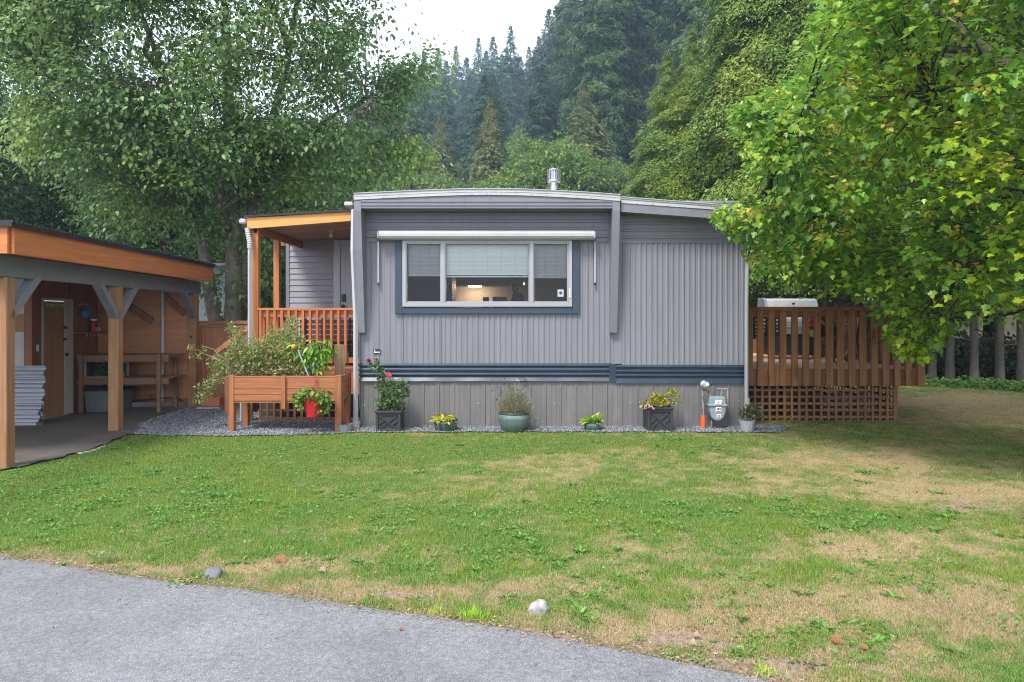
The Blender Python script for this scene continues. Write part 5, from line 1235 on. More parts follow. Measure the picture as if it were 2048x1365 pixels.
# ribbed pots
def ribbed(px, Y, w0, w1, p0, p1, m, label, name='ribbed_pot'):
    T = thing(name, label, 'pot', (X(px, Y), Y, .05)); k = Y/F
    g = Geo(); g.lathe([(0, Z(p0, Y)), (w0*k, Z(p0, Y)), (w1*k, Z(p1, Y)-.01), (w1*k*1.04, Z(p1, Y)), (w1*k*.95, Z(p1, Y)), (w1*k*.9, Z(p1, Y)-.03)], (X(px, Y), Y, 0), 28, flute=.03); g.build('pot', m, T)
    g = Geo(); g.lathe([(w1*k*.92, Z(p1, Y)-.02), (0, Z(p1, Y)-.015)], (X(px, Y), Y, 0), 20); g.build('soil', M['soil'], T); return (X(px, Y), Y, Z(p1, Y)-.01)
c = ribbed(1494, 9.02, 10.5, 15, 863, 840, M['lilacpot'], 'pale lilac grey ribbed pot beside the deck lattice')
T = thing('small_shrub', 'small leafy shrub in the pale ribbed pot beside the lattice', 'plant', c)
put('foliage', [cl((X(a, 9.02), 9.02, Z(b, 9.02)), (r, .09, r*.8), n, .04, .8) for a, b, r, n in ((1490,825,.08,110),(1508,822,.09,130),(1498,832,.1,90),(1518,832,.05,40),(1500,815,.05,40))], M['dull_leaf'], T)
c = ribbed(690, 8.98, 11, 15, 868, 848, M['zinc'], 'small zinc ribbed pot with dry stalks beside the planter leg')
T = thing('dry_plant', 'short dry brown stalks in the small zinc pot', 'plant', c); put('stalks', [blade_arrays(np.array(c)+rng.normal(size=(60, 3))*np.array([.04,.03,0]), rdir(60, 1.4), rdir(60), rng.uniform(.04, .1, 60), .008, 'dia')], M['dead_petal'], T)
# ------------------------------------------------ gas meter
Ym = 9.2; GM = thing('gas_meter', 'blue grey gas meter with regulator dial, old pipes and an orange ground sleeve', 'gas meter', (X(1428, Ym), Ym, .05))
def m2(px, py, dy=0): return (X(px, Ym+dy), Ym+dy, Z(py, Ym+dy))
def profx(pts, y0, y1): g = Geo(); g.prism([(X(a, Ym), Z(b, Ym)) for a, b in pts], y0, y1); return g
g = profx([(1417,793),(1449,793),(1450,809),(1449,824),(1445,835),(1438,841),(1428,841),(1421,835),(1417.5,824),(1416,809)], Ym-.06, Ym+.08); g.build('body', M['meter'], GM, bevel=.018, seg=3)
g = profx([(1414.5,808),(1451.5,808),(1451.5,811.5),(1414.5,811.5)], Ym-.075, Ym+.09); g.build('flange', M['meter'], GM, bevel=.004)
g = profx([(1427,800),(1441,800),(1441,808.3),(1427,808.3)], Ym-.085, Ym-.055); dl = g.build('dial_box', M['label'], GM, bevel=.006)
g = Geo()
for q in range(4): g.box(X(1429.5+q*2.8, Ym), X(1431+q*2.8, Ym), Ym-.088, Ym-.0852, Z(805.5, Ym), Z(803.5, Ym))
g.build('digits', M['ink'], dl)
g = profx([(1428.5,813),(1439.5,813),(1439.5,823.5),(1428.5,823.5)], Ym-.066, Ym-.062); lb = g.build('label_plate', M['label'], GM)
g = Geo(); g.box(X(1429.5, Ym), X(1438.5, Ym), Ym-.069, Ym-.0665, Z(822.3, Ym), Z(820.3, Ym)); g.build('red_band', M['redink'], lb)
g = Geo()
for q in range(3): g.box(X(1430+q*3, Ym), X(1432+q*3, Ym), Ym-.069, Ym-.0665, Z(818.5, Ym), Z(815, Ym))
g.build('text_marks', M['ink'], lb)
g = profx([(1430.5,827.5),(1438.5,827.5),(1438.5,835.5),(1430.5,835.5)], Ym-.066, Ym-.062); lb = g.build('label_plate', M['label'], GM)
g = Geo()
for q in range(4): g.box(X(1431.5, Ym), X(1437.5, Ym), Ym-.069, Ym-.0665, Z(829.5+q*1.6, Ym), Z(828.9+q*1.6, Ym))
g.build('text_marks', M['ink'], lb)
g = Geo(); g.lathe([(0,.045),(.03,.045),(.035,.03),(.058,.02),(.062,.0),(.062,-.02),(.0,-.03)], (0,0,0), 20); g.v = [(X(1408, Ym)+x, Ym-.02-z, Z(769.5, Ym)+y) for x, y, z in g.v]; g.build('regulator', M['steel'], GM)
g = Geo(); g.tube([(X(1411, Ym), Ym-.07, Z(768, Ym)), (X(1411, Ym), Ym-.085, Z(768, Ym))], .026, 14); g.build('regulator_cap', M['label'], GM, bevel=.003)
def pipe(pts, r, nm='pipe', m='pipe_old', n=10): g = Geo(); g.tube([m2(*p) for p in pts], r, n); return g.build(nm, M[m], GM, smooth=False)
pipe([(1405,776),(1405,800)], .018); pipe([(1405,800),(1405,806)], .025, 'valve'); pipe([(1405,788),(1405,793)], .026, 'coupling'); pipe([(1404,795),(1410,795)], .012, 'valve_stem')
pipe([(1405,806),(1406,818)], .022, 'coupling', 'steel'); pipe([(1406,818),(1406,835)], .016, 'pipe', 'steel')
pipe([(1406,832),(1405.5,857)], .034, 'sleeve', 'orange', 16); pipe([(1405.5,857),(1406,861)], .03, 'sleeve_end', 'iron', 12)
pipe([(1407,779),(1416,782),(1420,787),(1420,793)], .015); pipe([(1420,787),(1420,793)], .023, 'coupling')
pipe([(1443,793),(1443,782),(1443,779)], .018); pipe([(1436,779),(1455,779),(1455,782)], .015); pipe([(1455,779),(1455,802)], .015, 'pipe', 'steel'); pipe([(1455,798),(1455,806)], .022, 'coupling'); pipe([(1443,786),(1443,793)], .025, 'coupling'); pipe([(1434,779,),(1438,779)], .02, 'valve')
g = Geo(); p = m2(1455, 804); g.tube([p, (p[0], YW+.02, p[2])], .015, 8); p = m2(1424, 841); g.tube([(X(1424, Ym), Ym+.03, .04), (X(1424, Ym), Ym+.03, Z(841, Ym))], .012, 8); g.build('bracket', M['pipe_old'], GM)

# ------------------------------------------------ raised planter with its plants
YQ = 8.94; PX = thing('raised_planter', 'long raised timber planter box on legs in front of the porch', 'planter', (-3.0, 9.2, .05))
def bq(a, b, y0, y1, p0, p1): return (X(a, YQ), X(b, YQ), y0, y1, Z(p1, YQ), Z(p0, YQ))
x0, x1 = X(457, YQ), X(682.5, YQ); yb = 9.5
for q in range(4):
    z1_ = Z(753 + q*12.5, YQ); z0_ = Z(753 + q*12.5 + 12, YQ)
    g = Geo(); g.box(X(466.5, YQ), X(670.5, YQ), YQ+.012, YQ+.035, z0_, z1_); g.build('board', M['plant_x'], PX, bevel=.003)
    g = Geo(); g.box(x1-.03, x1-.008, YQ+.09, yb-.09, z0_, z1_); g.build('end_board', M['plant_x'], PX, bevel=.003); g = Geo(); g.box(x0+.008, x0+.03, YQ+.09, yb-.09, z0_, z1_); g.build('end_board', M['plant_x'], PX, bevel=.003)
g = Geo(); g.box(x0+.05, x1-.05, yb-.04, yb-.02, Z(803, YQ), Z(753, YQ)); g.box(x0+.04, x1-.04, YQ+.036, yb-.041, Z(803, YQ), Z(803, YQ)+.02); g.build('back_board', M['plant_x'], PX)
g = Geo(); g.box(x0+.02, x1-.02, YQ+.02, YQ+.05, Z(806.5, YQ), Z(803.5, YQ)); g.box(x0-.01, x1+.01, YQ-.004, YQ+.0, Z(751.7, YQ), Z(751.5, YQ)); g.build('bottom_rail', M['plant_x'], PX)
for a, b, y0 in ((457, 467.5, YQ), (670, 682.5, YQ)):
    g = Geo(); g.box(X(a, YQ), X(b, YQ), y0, y0+.085, .05, Z(751, YQ)); g.build('leg', M['plant_z'], PX, bevel=.004)
    g = Geo(); g.box(X(a, YQ), X(b, YQ), yb-.085, yb, .05, Z(751, YQ)); g.build('leg', M['plant_z'], PX, bevel=.004)
g = Geo(); g.box(X(563, YQ), X(571.5, YQ), YQ-.02, YQ+.011, Z(818, YQ), Z(752, YQ)); g.build('batten', M['plant_z'], PX, bevel=.003)
g = Geo(); g.box(x0+.03, x1-.03, YQ+.036, yb-.04, Z(775, YQ), Z(762, YQ)); g.build('soil', M['soil'], PX)
WP = thing('grooved_post', 'short weathered grooved post standing in the end of the raised planter', 'post', (X(680, 9.3), 9.3, .4)); g = Geo(); xw0, xw1 = X(669.5, 9.3), X(689, 9.3)
g.box(xw0, xw1, 9.3, 9.34, .5, Z(690, 9.3)); q = 0
while xw0 + q*.016 < xw1-.01: g.box(xw0+q*.016+.002, xw0+q*.016+.011, 9.29, 9.2995, .5, Z(690.5, 9.3)); q += 1
g.build('board', M['weathered'], WP)
BU = thing('herb_bush', 'pale feathery sprawling bush spilling over the end of the raised planter', 'bush', (-3.4, 9.2, .75))
def c9(px, py, Y=9.2): return np.array([X(px, Y), Y, Z(py, Y)])
arrs = []
for a, b, r, n in ((470,735,28,500),(500,725,30,600),(530,720,30,650),(560,722,30,650),(590,730,26,500),(480,710,22,350),(515,700,26,450),(550,695,26,450),(585,700,24,400),(450,725,20,260),(425,725,14,110),(435,745,16,120),(540,672,18,160),(575,665,16,220),(580,645,12,140),(590,680,20,260),(480,690,14,120),(470,670,14,110),(468,655,9,50),(425,765,12,90),(415,785,12,130),(405,795,9,80),(400,775,8,40),(440,760,10,60),(395,715,5,20),(383,693,5,22),(385,712,4,14),(408,700,5,18),(620,735,20,160),(545,740,30,260),(600,745,24,180)):
    r_ = r*9.2/F; arrs.append(cl(c9(a, b) + np.array([0, rng.uniform(-.12, .12), 0]), (r_*1.2, r_*.9, r_*1.1), int(n*1.25), .034, .75, HALF_OVAL))
n = 1500; cs = np.array([c9(a, b) for a, b in zip(rng.uniform(440, 610, n), rng.uniform(680, 750, n))]); cs[:, 1] += rng.normal(size=n)*.12
arrs.append(blade_arrays(cs, rdir(n, .5), rdir(n), rng.uniform(.03, .09, n), .004, 'dia'))
put('foliage', arrs, M['pale_bush'], BU)
paths = []
for (a, b, c_, d_) in ((560,745,540,625),(570,745,582,640),(540,745,560,660),(470,745,398,705),(465,740,383,700),(480,740,400,690),(460,750,402,795),(475,750,410,770),(520,745,505,640),(500,745,470,655),(545,745,535,650),(600,745,590,660),(560,690,545,640)):
    paths.append((curve(c9(a, b), c9(c_, d_), 7, .03, .012), np.linspace(.006, .0018, 7)))
for q in range(60): a, b = rng.uniform(450, 610), rng.uniform(680, 740); paths.append((curve(c9(a+rng.uniform(-15, 15), 750), c9(a, b), 5, .01, .01), np.linspace(.004, .0015, 5)))
V, S_, I = tubes_np(paths, 4); np_mesh('stem', V, S_, I, M['stem_dry'], BU)
P_ = np.concatenate([c9(a, b, 9.0) + rdir(9)*.012 for a, b in zip(rng.uniform(440, 600, 26), rng.uniform(690, 750, 26))]); put('flowers', [leaf_arrays(P_, rdir(len(P_)), rdir(len(P_)), .018, 1, HALF_OVAL)], M['orange_fl'], BU)
PE = thing('pepper_plant', 'glossy drooping pepper plant with one orange fruit in the raised planter', 'plant', (-2.65, 9.15, .75))
arrs = []
for a, b, r, n in ((625,715,22,60),(640,725,20,55),(610,720,18,40),(655,705,14,35),(598,705,16,36),(620,695,16,36),(640,700,16,40),(585,690,8,16),(655,685,9,14),(575,700,10,14)):
    r_ = r*9.1/F; arrs.append(cl(c9(a, b, 9.1), (r_, .08, r_), n, .095, .5, HALF_OVAL, .5, .9, .3))
put('foliage', arrs, M['pepper'], PE)
V, S_, I = tubes_np([(curve(c9(620, 750, 9.1), c9(a, b, 9.1), 5, .02, .006), np.linspace(.006, .003, 5)) for a, b in ((588,690),(655,688),(625,690),(640,705),(605,700))], 5); np_mesh('stem', V, S_, I, M['stem'], PE)
g = Geo(); g.ball(tuple(c9(587, 694, 9.0)), .032, 12, 9, 1, 1, 1.05, .12); g.build('fruit', mat('orange_fruit', (.75,.25,.02), .25), PE, smooth=True)
ST = thing('plant_stake', 'slim grey stake leaning in the raised planter between bush and pepper', 'stake', tuple(c9(606, 748, 9.05))); g = Geo(); g.bar(c9(596, 700, 9.02), c9(617, 752, 9.02), .018, .01, (0,1,0)); g.build('stake', M['pale_pipe'], ST)
HP = thing('hanging_pot', 'red pot of leafy strawberry plants hung by a red ribbon on the planter front', 'pot', tuple(c9(628, 815, 8.8)))
Yh = 8.82; k = Yh/F; g = Geo(); g.lathe([(0, Z(833, Yh)), (14*k, Z(833, Yh)), (19*k, Z(802, Yh)), (20*k, Z(800, Yh)), (18*k, Z(800, Yh)), (0, Z(804, Yh))], (X(627, Yh), Yh, 0), 28); g.build('pot', M['red'], HP, smooth=False)
g = Geo(); g.tube([c9(632, 751, 8.92), c9(631, 770, 8.92), c9(632, 792, 8.88)], [.006, .006, .002], 6); g.ball(tuple(c9(632, 762, 8.92)), .01, 8, 5, 1, 1, 1.6); g.build('ribbon', M['red'], HP)
arrs = []
for a, b, r, n in ((600,795,14,40),(625,790,16,50),(645,790,15,40),(655,805,12,30),(605,810,10,24),(595,800,9,16),(640,800,12,24),(650,820,7,12),(612,785,12,28),(638,822,6,8),(655,793,10,18)):
    r_ = r*Yh/F; arrs.append(cl(c9(a, b, Yh-.06), (r_, .09, r_*.8), n, .062, .95, HALF_OVAL, .9, .3))
put('foliage', arrs, M['straw_leaf'], HP)

# ================================================================== LAWN COVER
def inlawn(x, y):
    ok = (y > edge(x) - .035 + .02*rng.random(len(x)))
    ok &= ~((x > -6) & (x < 3.75) & (y > gravel_lo(x) + rng.normal(size=len(x))*.02))
    ok &= ~((x < slab_right(y) + .03) & (y > 6.95))
    ok &= ~((x < -3.7) & (y > 8.7)); ok &= (y < 16.3)
    return ok
n = 1250000
u = rng.random(n); py_ = 755 + (1400-755)*u**.85; yy = F*CAM_H/(py_-HOR); xx = (rng.uniform(-260, 2320, n)-1024)*yy/F
m_ = int(n*.25); yy[:m_] = rng.uniform(2.2, 15, m_); xx[:m_] = rng.uniform(-8, 13, m_)
ok = inlawn(xx, yy); xx, yy = xx[ok], yy[ok]
dry, bare = lawn_fields(xx, yy); keep = rng.random(len(xx)) > bare*.93; xx, yy, dry, bare = xx[keep], yy[keep], dry[keep], bare[keep]
isdry = rng.random(len(xx)) < dry*.95
def blades(xx, yy, m, name, hmin, hmax, lean):
    n = len(xx); P = np.stack([xx, yy, gz(xx, yy) + .002], -1); a = rng.uniform(0, 6.28, n); cl_ = fbm(xx*3+50, yy*3)
    D = unit(np.stack([np.cos(a)*lean*rng.random(n), np.sin(a)*lean*rng.random(n), np.ones(n)], -1)); S1 = np.stack([np.cos(a+1.5), np.sin(a+1.5), 0*a], -1)
    L = rng.uniform(hmin, hmax, n)*(.3+1.4*cl_); W = .0022*np.maximum(1, yy/5.5)
    V, S_, I = blade_arrays(P, D, S1, L, W, 'tri'); return tag(np_mesh(name, V, S_, I, m), kind='stuff')
M['grass'] = leafmat('grass_blade', [(.05,.14,.018), (.09,.22,.03), (.145,.3,.045), (.22,.37,.07), (.22,.27,.08)], trans=.35, patch=(1.35,1.05,.8), patch_scale=1.1)
M['grass_dry'] = leafmat('dry_grass_blade', [(.24,.17,.08), (.4,.29,.16), (.52,.4,.26), (.2,.2,.07)], trans=.25)
blades(xx[~isdry], yy[~isdry], M['grass'], 'grass', .018, .042, 1.5)
blades(xx[isdry], yy[isdry], M['grass_dry'], 'dry_grass', .012, .034, 2.2)
# clover and broad leaved weeds in the lush patches
n = 150000; py_ = rng.uniform(860, 1330, n); yy = F*CAM_H/(py_-HOR); xx = (rng.uniform(-200, 2200, n)-1024)*yy/F; ok = inlawn(xx, yy); xx, yy = xx[ok], yy[ok]
dry, bare = lawn_fields(xx, yy); px_, pyy = pix(xx, yy); lush = blobs(LUSH, px_, pyy)*(fbm(xx*2.2+7, yy*2.2) > .5)*(fbm(xx*7, yy*7+3) > .42) + .1*(fbm(xx*1.8+30, yy*1.8) > .62)
keep = rng.random(len(xx)) < lush*.75*(1-bare); xx, yy = xx[keep], yy[keep]; n = len(xx)
P = np.stack([xx, yy, gz(xx, yy) + rng.uniform(.008, .035, n)], -1); D = unit(rng.normal(size=(n, 3))*np.array([1,1,.3])); Nn = unit(np.array([0,-.25,1.]) + rng.normal(size=(n, 3))*.4)
M['clover'] = leafmat('clover_leaf', [(.055,.15,.025), (.09,.22,.04), (.14,.3,.06)], trans=.3)
V, S_, I = leaf_arrays(P, D, Nn, rng.uniform(.012, .028, n), 1.0, HALF_OVAL); tag(np_mesh('clover', V, S_, I, M['clover']), kind='stuff')
arrs = []
M['weed'] = leafmat('weed_leaf', [(.055,.15,.018), (.1,.23,.03), (.16,.31,.05)], trans=.3, gloss=.5)
cand = []
for q in range(3600):
    a, b = rng.uniform(-50, 2050), rng.uniform(880, 1340); y = F*CAM_H/(b-HOR); x = X(a, y)
    if not inlawn(np.array([x]), np.array([y]))[0]: continue
    l = float(blobs(LUSH + [(950,1080,200,70,.8),(760,1130,140,40,.9),(1300,1120,200,60,.4),(1600,1290,200,40,.25)], a, b))
    if rng.random() < l*.6*(1.6*float(fbm(np.array([x*3.]), np.array([y*3.]))[0]) > .8) + .05: cand.append((x, y))
for x, y in cand:
    s = rng.uniform(.02, .042); arrs.append(tuft((x, y, float(gz(x, y))+.004), int(rng.integers(10, 34)), s, .75, 1.6, HALF_OVAL, rng.uniform(.03, .09), .5))
V, S_, I = merge(*arrs); tag(np_mesh('broadleaf_weeds', V, S_, I, M['weed']), kind='stuff')
# lone grass tufts near the road
for a, b, n, h, lab, mm_ in ((948,1238,190,.075,'bright green grass tuft at the road edge beside the pale rock','weed'),(215,1125,160,.09,'long grass tuft at the road edge in front of the carport side lawn','grass'),
    (690//1+180,1226,60,.045,'small low grass tuft at the road edge left of the bright one','weed'),(1530,1345,90,.05,'small grass tuft at the lower road corner','weed')):
    Y_ = F*CAM_H/(b-HOR); T = thing('grass_tuft', lab.replace(' left of ', ' next to '), 'grass tuft', (X(a, Y_), Y_, 0)); aa = rng.uniform(0, 6.28, n)
    P = np.stack([X(a, Y_)+rng.normal(size=n)*.035, Y_+rng.normal(size=n)*.025, 0*aa], -1); D = unit(np.stack([np.cos(aa)*.7, np.sin(aa)*.7, 1+0*aa], -1)*rng.uniform(.4, 1, (n, 1)) + rng.normal(size=(n, 3))*.1)
    V, S_, I = blade_arrays(P, D, np.stack([-np.sin(aa), np.cos(aa), 0*aa], -1), rng.uniform(.5, 1, n)*h, .005, 'tri'); np_mesh('blades', V, S_, I, M['lime_leaf'] if mm_ == 'weed' else M['pale_bush'], T)
# crumbs, twigs and litter along the broken road edge
n = 5200; xx = rng.uniform(-4.5, 3.2, n); yy = edge(xx) + rng.normal(size=n)*.03 + .012 + np.abs(rng.normal(size=n))*.05*(rng.random(n) < .5)
P = np.stack([xx, yy, np.full(n, .017)], -1); D = unit(rng.normal(size=(n, 3))*np.array([1,1,.12])); S1 = unit(np.cross(D, np.array([0,0,1.])+rng.normal(size=(n, 3))*.4))
V, S_, I = blade_arrays(P, D, S1, rng.uniform(.006, .024, n), rng.uniform(.003, .009, n), 'dia'); tag(np_mesh('edge_litter', V, S_, I, leafmat('road_edge_litter', [(.12,.08,.05), (.26,.18,.11), (.36,.27,.17), (.09,.08,.07), (.3,.14,.07)], trans=0)), kind='stuff')
n = 900; b_ = rng.uniform(1080, 1345, n); a_ = rng.uniform(0, 2048, n); yy = F*CAM_H/(b_-HOR); xx = X(a_, yy); d_, br = lawn_fields(xx, yy); ok = inlawn(xx, yy) & (rng.random(n) < .25 + .75*br); xx, yy = xx[ok], yy[ok]; n = len(xx)
P = np.stack([xx, yy, np.full(n, .02)], -1); V, S_, I = leaf_arrays(P, rdir(n)*np.array([1,1,.2]), unit(np.array([0,0,1.])+rng.normal(size=(n, 3))*.4), rng.uniform(.01, .026, n), 1.0, HALF_LEAF, .3, .3)
tag(np_mesh('leaf_litter', V, S_, I, leafmat('small_leaf_litter', [(.12,.06,.03), (.25,.17,.1), (.32,.25,.16), (.2,.09,.05)], trans=0)), kind='stuff')
n = 900; xx = rng.uniform(-4.5, 2.5, n); yy = edge(xx) - np.abs(rng.normal(size=n))*.35*rng.random(n); sz = rng.uniform(.0015, .005, n)
V = oct_[None]*sz[:, None, None]*rng.uniform(.6, 1.3, (n, 6, 1)) + np.stack([xx, yy, np.full(n, .014)], -1)[:, None]; I = (np.arange(n)[:, None]*6 + tri.reshape(-1)[None]).ravel()
tag(np_mesh('road_grit', V.reshape(-1, 3), np.full(n*8, 3), I, M['stone']), kind='stuff')
# fallen leaves
M['fallen'] = leafmat('fallen_leaf', [(.17,.06,.028), (.22,.09,.04)], trans=.1)
M['fallen_pale'] = leafmat('pale_fallen_leaf', [(.22,.17,.11), (.26,.2,.14)], trans=.1)
for a, b, s, lab, mm_ in ((1664,1287,.055,'orange brown maple leaf lying on the dry grass near the lower corner','fallen'),(1723,1303,.03,'small orange leaf fragment lying beyond the orange brown maple leaf','fallen'),
    (1380,1293,.035,'pale tan leaf lying on bare soil by the road edge','fallen_pale'),(1388,1277,.03,'curled pale tan leaf lying just above the soil patch','fallen_pale'),(555,1124,.07,'brown crumpled leaf on the dry patch above the grey rock','fallen'),
    (640,1145,.045,'yellow tan leaf lying past the dry patch near the grey rock','fallen_pale'),(800,1265,.022,'tiny dark leaf scrap lying on the asphalt','fallen')):
    Y_ = F*CAM_H/(b-HOR); T = thing('fallen_leaf', lab, 'leaf', (X(a, Y_), Y_, .02)); V, S_, I = leaf_arrays(np.array([[X(a, Y_), Y_, .022]]), np.array([[.8, -.5, .05]]), np.array([[.1, -.5, 1.]]), s, 1.1, HALF_MAPLE, .3, .3)
    o = np_mesh('blade', V, S_, I, M[mm_], T)
# ground cover strip at the wood's edge
n = 26000; xx = rng.uniform(5.5, 18, n); yc = np.interp(xx, [5.5, 8, 10.5, 12, 15, 18], [17.5, 16.5, 14.4, 13.2, 12.8, 12.5]); yy = yc + rng.uniform(-.9, .9, n)*rng.random(n)**.5
P = np.stack([xx, yy, .05 + rng.random(n)**1.5*.2*(.4+1.1*fbm(xx*2.5, yy*2.5))*(1-((yy-yc)/.95)**2)], -1); V, S_, I = leaf_arrays(P, rdir(n), unit(np.array([0,-.6,1.])+rng.normal(size=(n, 3))*.4), rng.uniform(.035, .08, n), 1.0, HALF_OVAL)
M['cover'] = leafmat('ground_cover_leaf', [(.04,.1,.018), (.08,.18,.03), (.15,.27,.05)]); tag(np_mesh('ground_cover_foliage', V, S_, I, M['cover']), kind='stuff')
# ================================================================== TREES
def conifer(H, Rr, z0, nb, per, L, W, down, clump=.3, tipup=0, power=.8, seed=1, spread=.5):
    """crown blades of a conifer about the origin"""
    r = np.random.default_rng(seed)
    t = r.random(nb)**.85; zb = z0 + (H*.985-z0)*t
    rad = Rr*(np.maximum(1-(zb-z0)/(H-z0), .012))**power*r.uniform(.68, 1.12, nb)
    low = np.clip((zb-z0)/(H*.1), .55, 1); rad = rad*low
    az = r.uniform(0, 2*np.pi, nb); o = np.stack([np.cos(az), np.sin(az)], -1); s = np.stack([-o[:,1], o[:,0]], -1)
    u = r.random((nb, per))**.55; side = r.normal(size=(nb, per))*spread*rad[:, None]*.28*(u+.2)
    x = o[:, None, 0]*u*rad[:, None] + s[:, None, 0]*side; y = o[:, None, 1]*u*rad[:, None] + s[:, None, 1]*side
    z = zb[:, None] + rad[:, None]*(.12*u - (.32*down+.1)*u*u + tipup*u**4) - np.abs(side)*.25 - r.random((nb, per))*clump*np.minimum(rad, 1.5)[:, None]*.5
    P = np.stack([x, y, z], -1).reshape(-1, 3); P += r.normal(size=P.shape)*L*.15
    D = np.stack([np.repeat(o[:, 0], per), np.repeat(o[:, 1], per), np.full(nb*per, -down)], -1) + np.stack([np.repeat(s[:, 0], per)*np.sign(side.ravel()), np.repeat(s[:, 1], per)*np.sign(side.ravel()), 0*side.ravel()], -1)*.8
    D = unit(D + r.normal(size=P.shape)*.4); S = unit(np.cross(D, r.normal(size=P.shape)*.6 + np.array([0, 0, 1.])))
    sc = r.uniform(.55, 1.2, len(P))*(.55+.45*np.repeat(np.minimum(1, rad/(Rr*.4)), per))
    return blade_arrays(P, D, S, L*sc, W*sc, 'dia')
def boughs(H, Rr, z0, nb, per, L, W, seed, tipb=.32, power=.75, droop=.34, lift=.10):
    """crown of separate hanging boughs, each a fan of sprays"""
    r = np.random.default_rng(seed)
    t = (np.arange(nb) + r.random(nb))/nb; t = t**.9; zb = z0 + (H*.99-z0)*t
    f_ = np.maximum(1-(zb-z0)/(H-z0), .004); rad = Rr*np.where(f_ < .25, f_/.25*.25**power, f_**power)*r.uniform(.45, 1.15, nb)*np.clip((zb-z0)/(H*.08)+.6, .6, 1)
    az = np.arange(nb)*2.399963 + r.normal(size=nb)*.35; o = np.stack([np.cos(az), np.sin(az), 0*az], -1); s = np.stack([-o[:, 1], o[:, 0], 0*az], -1)
    nsub = 7; sp = per//nsub
    P, D = [], []
    u = r.uniform(.35, 1.0, (nb, nsub)); sd = r.normal(size=(nb, nsub))*.22*np.minimum(rad, 2)[:, None]*u
    base = o[:, None]*(u*rad[:, None])[..., None] + s[:, None]*sd[..., None]
    base[..., 2] = zb[:, None] + lift*u*rad[:, None] - droop*(u*rad[:, None])**1.3 - np.abs(sd)*.3
    k = r.random((nb, nsub, sp)); hang = tipb*k*r.uniform(.6, 1.5, (nb, nsub, 1))*(.12+.88*np.minimum(rad, 1)[:, None, None])
    fan = r.normal(size=(nb, nsub, sp))*.34*hang + r.normal(size=(nb, nsub, sp))*.03
    P = base[:, :, None] + o[:, None, None]*(hang*.55)[..., None] + s[:, None, None]*fan[..., None]; P[..., 2] -= hang*.95
    D = o[:, None, None]*.55 + s[:, None, None]*(np.sign(fan)*.75)[..., None] + np.array([0, 0, -.75])
    P = P.reshape(-1, 3); D = unit(D.reshape(-1, 3) + r.normal(size=P.shape)*.33); P = P + r.normal(size=P.shape)*.012
    S = unit(np.cross(D, np.repeat(o, nsub*sp, 0)*.8 + np.array([0, 0, .6]) + r.normal(size=P.shape)*.35))
    sc = r.uniform(.55, 1.25, len(P))*np.repeat(np.clip(rad/(Rr*.35), .38, 1), nsub*sp); return blade_arrays(P, D, S, L*sc, W*sc, 'dia')
def conifer_thing(name, label, cat, H, Rr, z0, arr, m, bark, r0, loc, group=None, nlimb=30, seed=1):
    T = thing(name, label, cat, (0, 0, 0), 0, group); r = np.random.default_rng(seed)
    paths = [(np.array([[0,0,-.4],[0,0,.05],[.0,0,.4],[.02,.01,H*.3],[.0,.03,H*.65],[0,0,H*.99]]), np.array([r0*1.3, r0*1.2, r0*1.02, r0*.85, r0*.42, .01]))]
    for q in range(nlimb):
        a = r.uniform(0, 6.28); zz = z0*.35 + (H*.8-z0*.35)*r.random(); ln = Rr*.8*max(.15, 1-zz/H)*(.35 if zz < z0 else 1)
        p0 = np.array([0, 0, zz]); p1 = p0 + np.array([math.cos(a)*ln, math.sin(a)*ln, -.12*ln]); paths.append((curve(p0, p1, 3), np.array([.03, .02, .006])*r0/.14))
    V, S, I = tubes_np(paths, 8); o = np_mesh('trunk', V, S, I, bark, T); o.data.polygons.foreach_set('use_smooth', [True]*len(o.data.polygons))
    V, S, I = arr; np_mesh('crown', V, S, I, m, T); T.location = loc; return T

M['cedar'] = leafmat('cedar_spray', [(.06,.12,.022), (.105,.2,.038), (.16,.27,.055), (.2,.27,.06)], trans=.2, patch=(1.5,1.12,.75), patch_scale=.5, gloss=.15)
M['cedar_far'] = leafmat('brownish_cedar_spray', [(.06,.1,.028), (.1,.14,.045), (.14,.17,.06), (.15,.13,.06)], trans=.15, patch=(1.15,.97,.8), patch_scale=.35, gloss=.1)
M['fir'] = leafmat('fir_needles', [(.022,.055,.026), (.038,.085,.038), (.058,.115,.048)], trans=.1, gloss=.1)
M['fir_near'] = leafmat('near_fir_needles', [(.025,.06,.026), (.045,.095,.036), (.075,.135,.05)], trans=.12, patch=(1.3,1.15,.8), patch_scale=.3, gloss=.1)
M['decid'] = leafmat('bright_broadleaf', [(.06,.13,.02), (.1,.2,.035), (.15,.26,.05), (.2,.27,.05)], trans=.35, patch=(1.2,1.05,.7), patch_scale=.3)
M['birch'] = leafmat('soft_green_leaf', [(.08,.16,.05), (.13,.25,.075), (.21,.35,.12), (.28,.4,.16)], trans=.48, rough=.4, gloss=.45, patch=(1.4,1.22,.8), patch_scale=.55, lo=.5, hi=.62)
M['maple'] = leafmat('maple_leaf', [(.05,.15,.016), (.1,.24,.02), (.17,.34,.025), (.28,.42,.028)], trans=.45, rough=.35, gloss=.5, patch=(2.0,1.35,.6), patch_scale=.7, lo=.5, hi=.68)
M['samara'] = leafmat('yellow_seed_clusters', [(.4,.4,.05), (.55,.5,.08), (.5,.33,.08)], trans=.35)

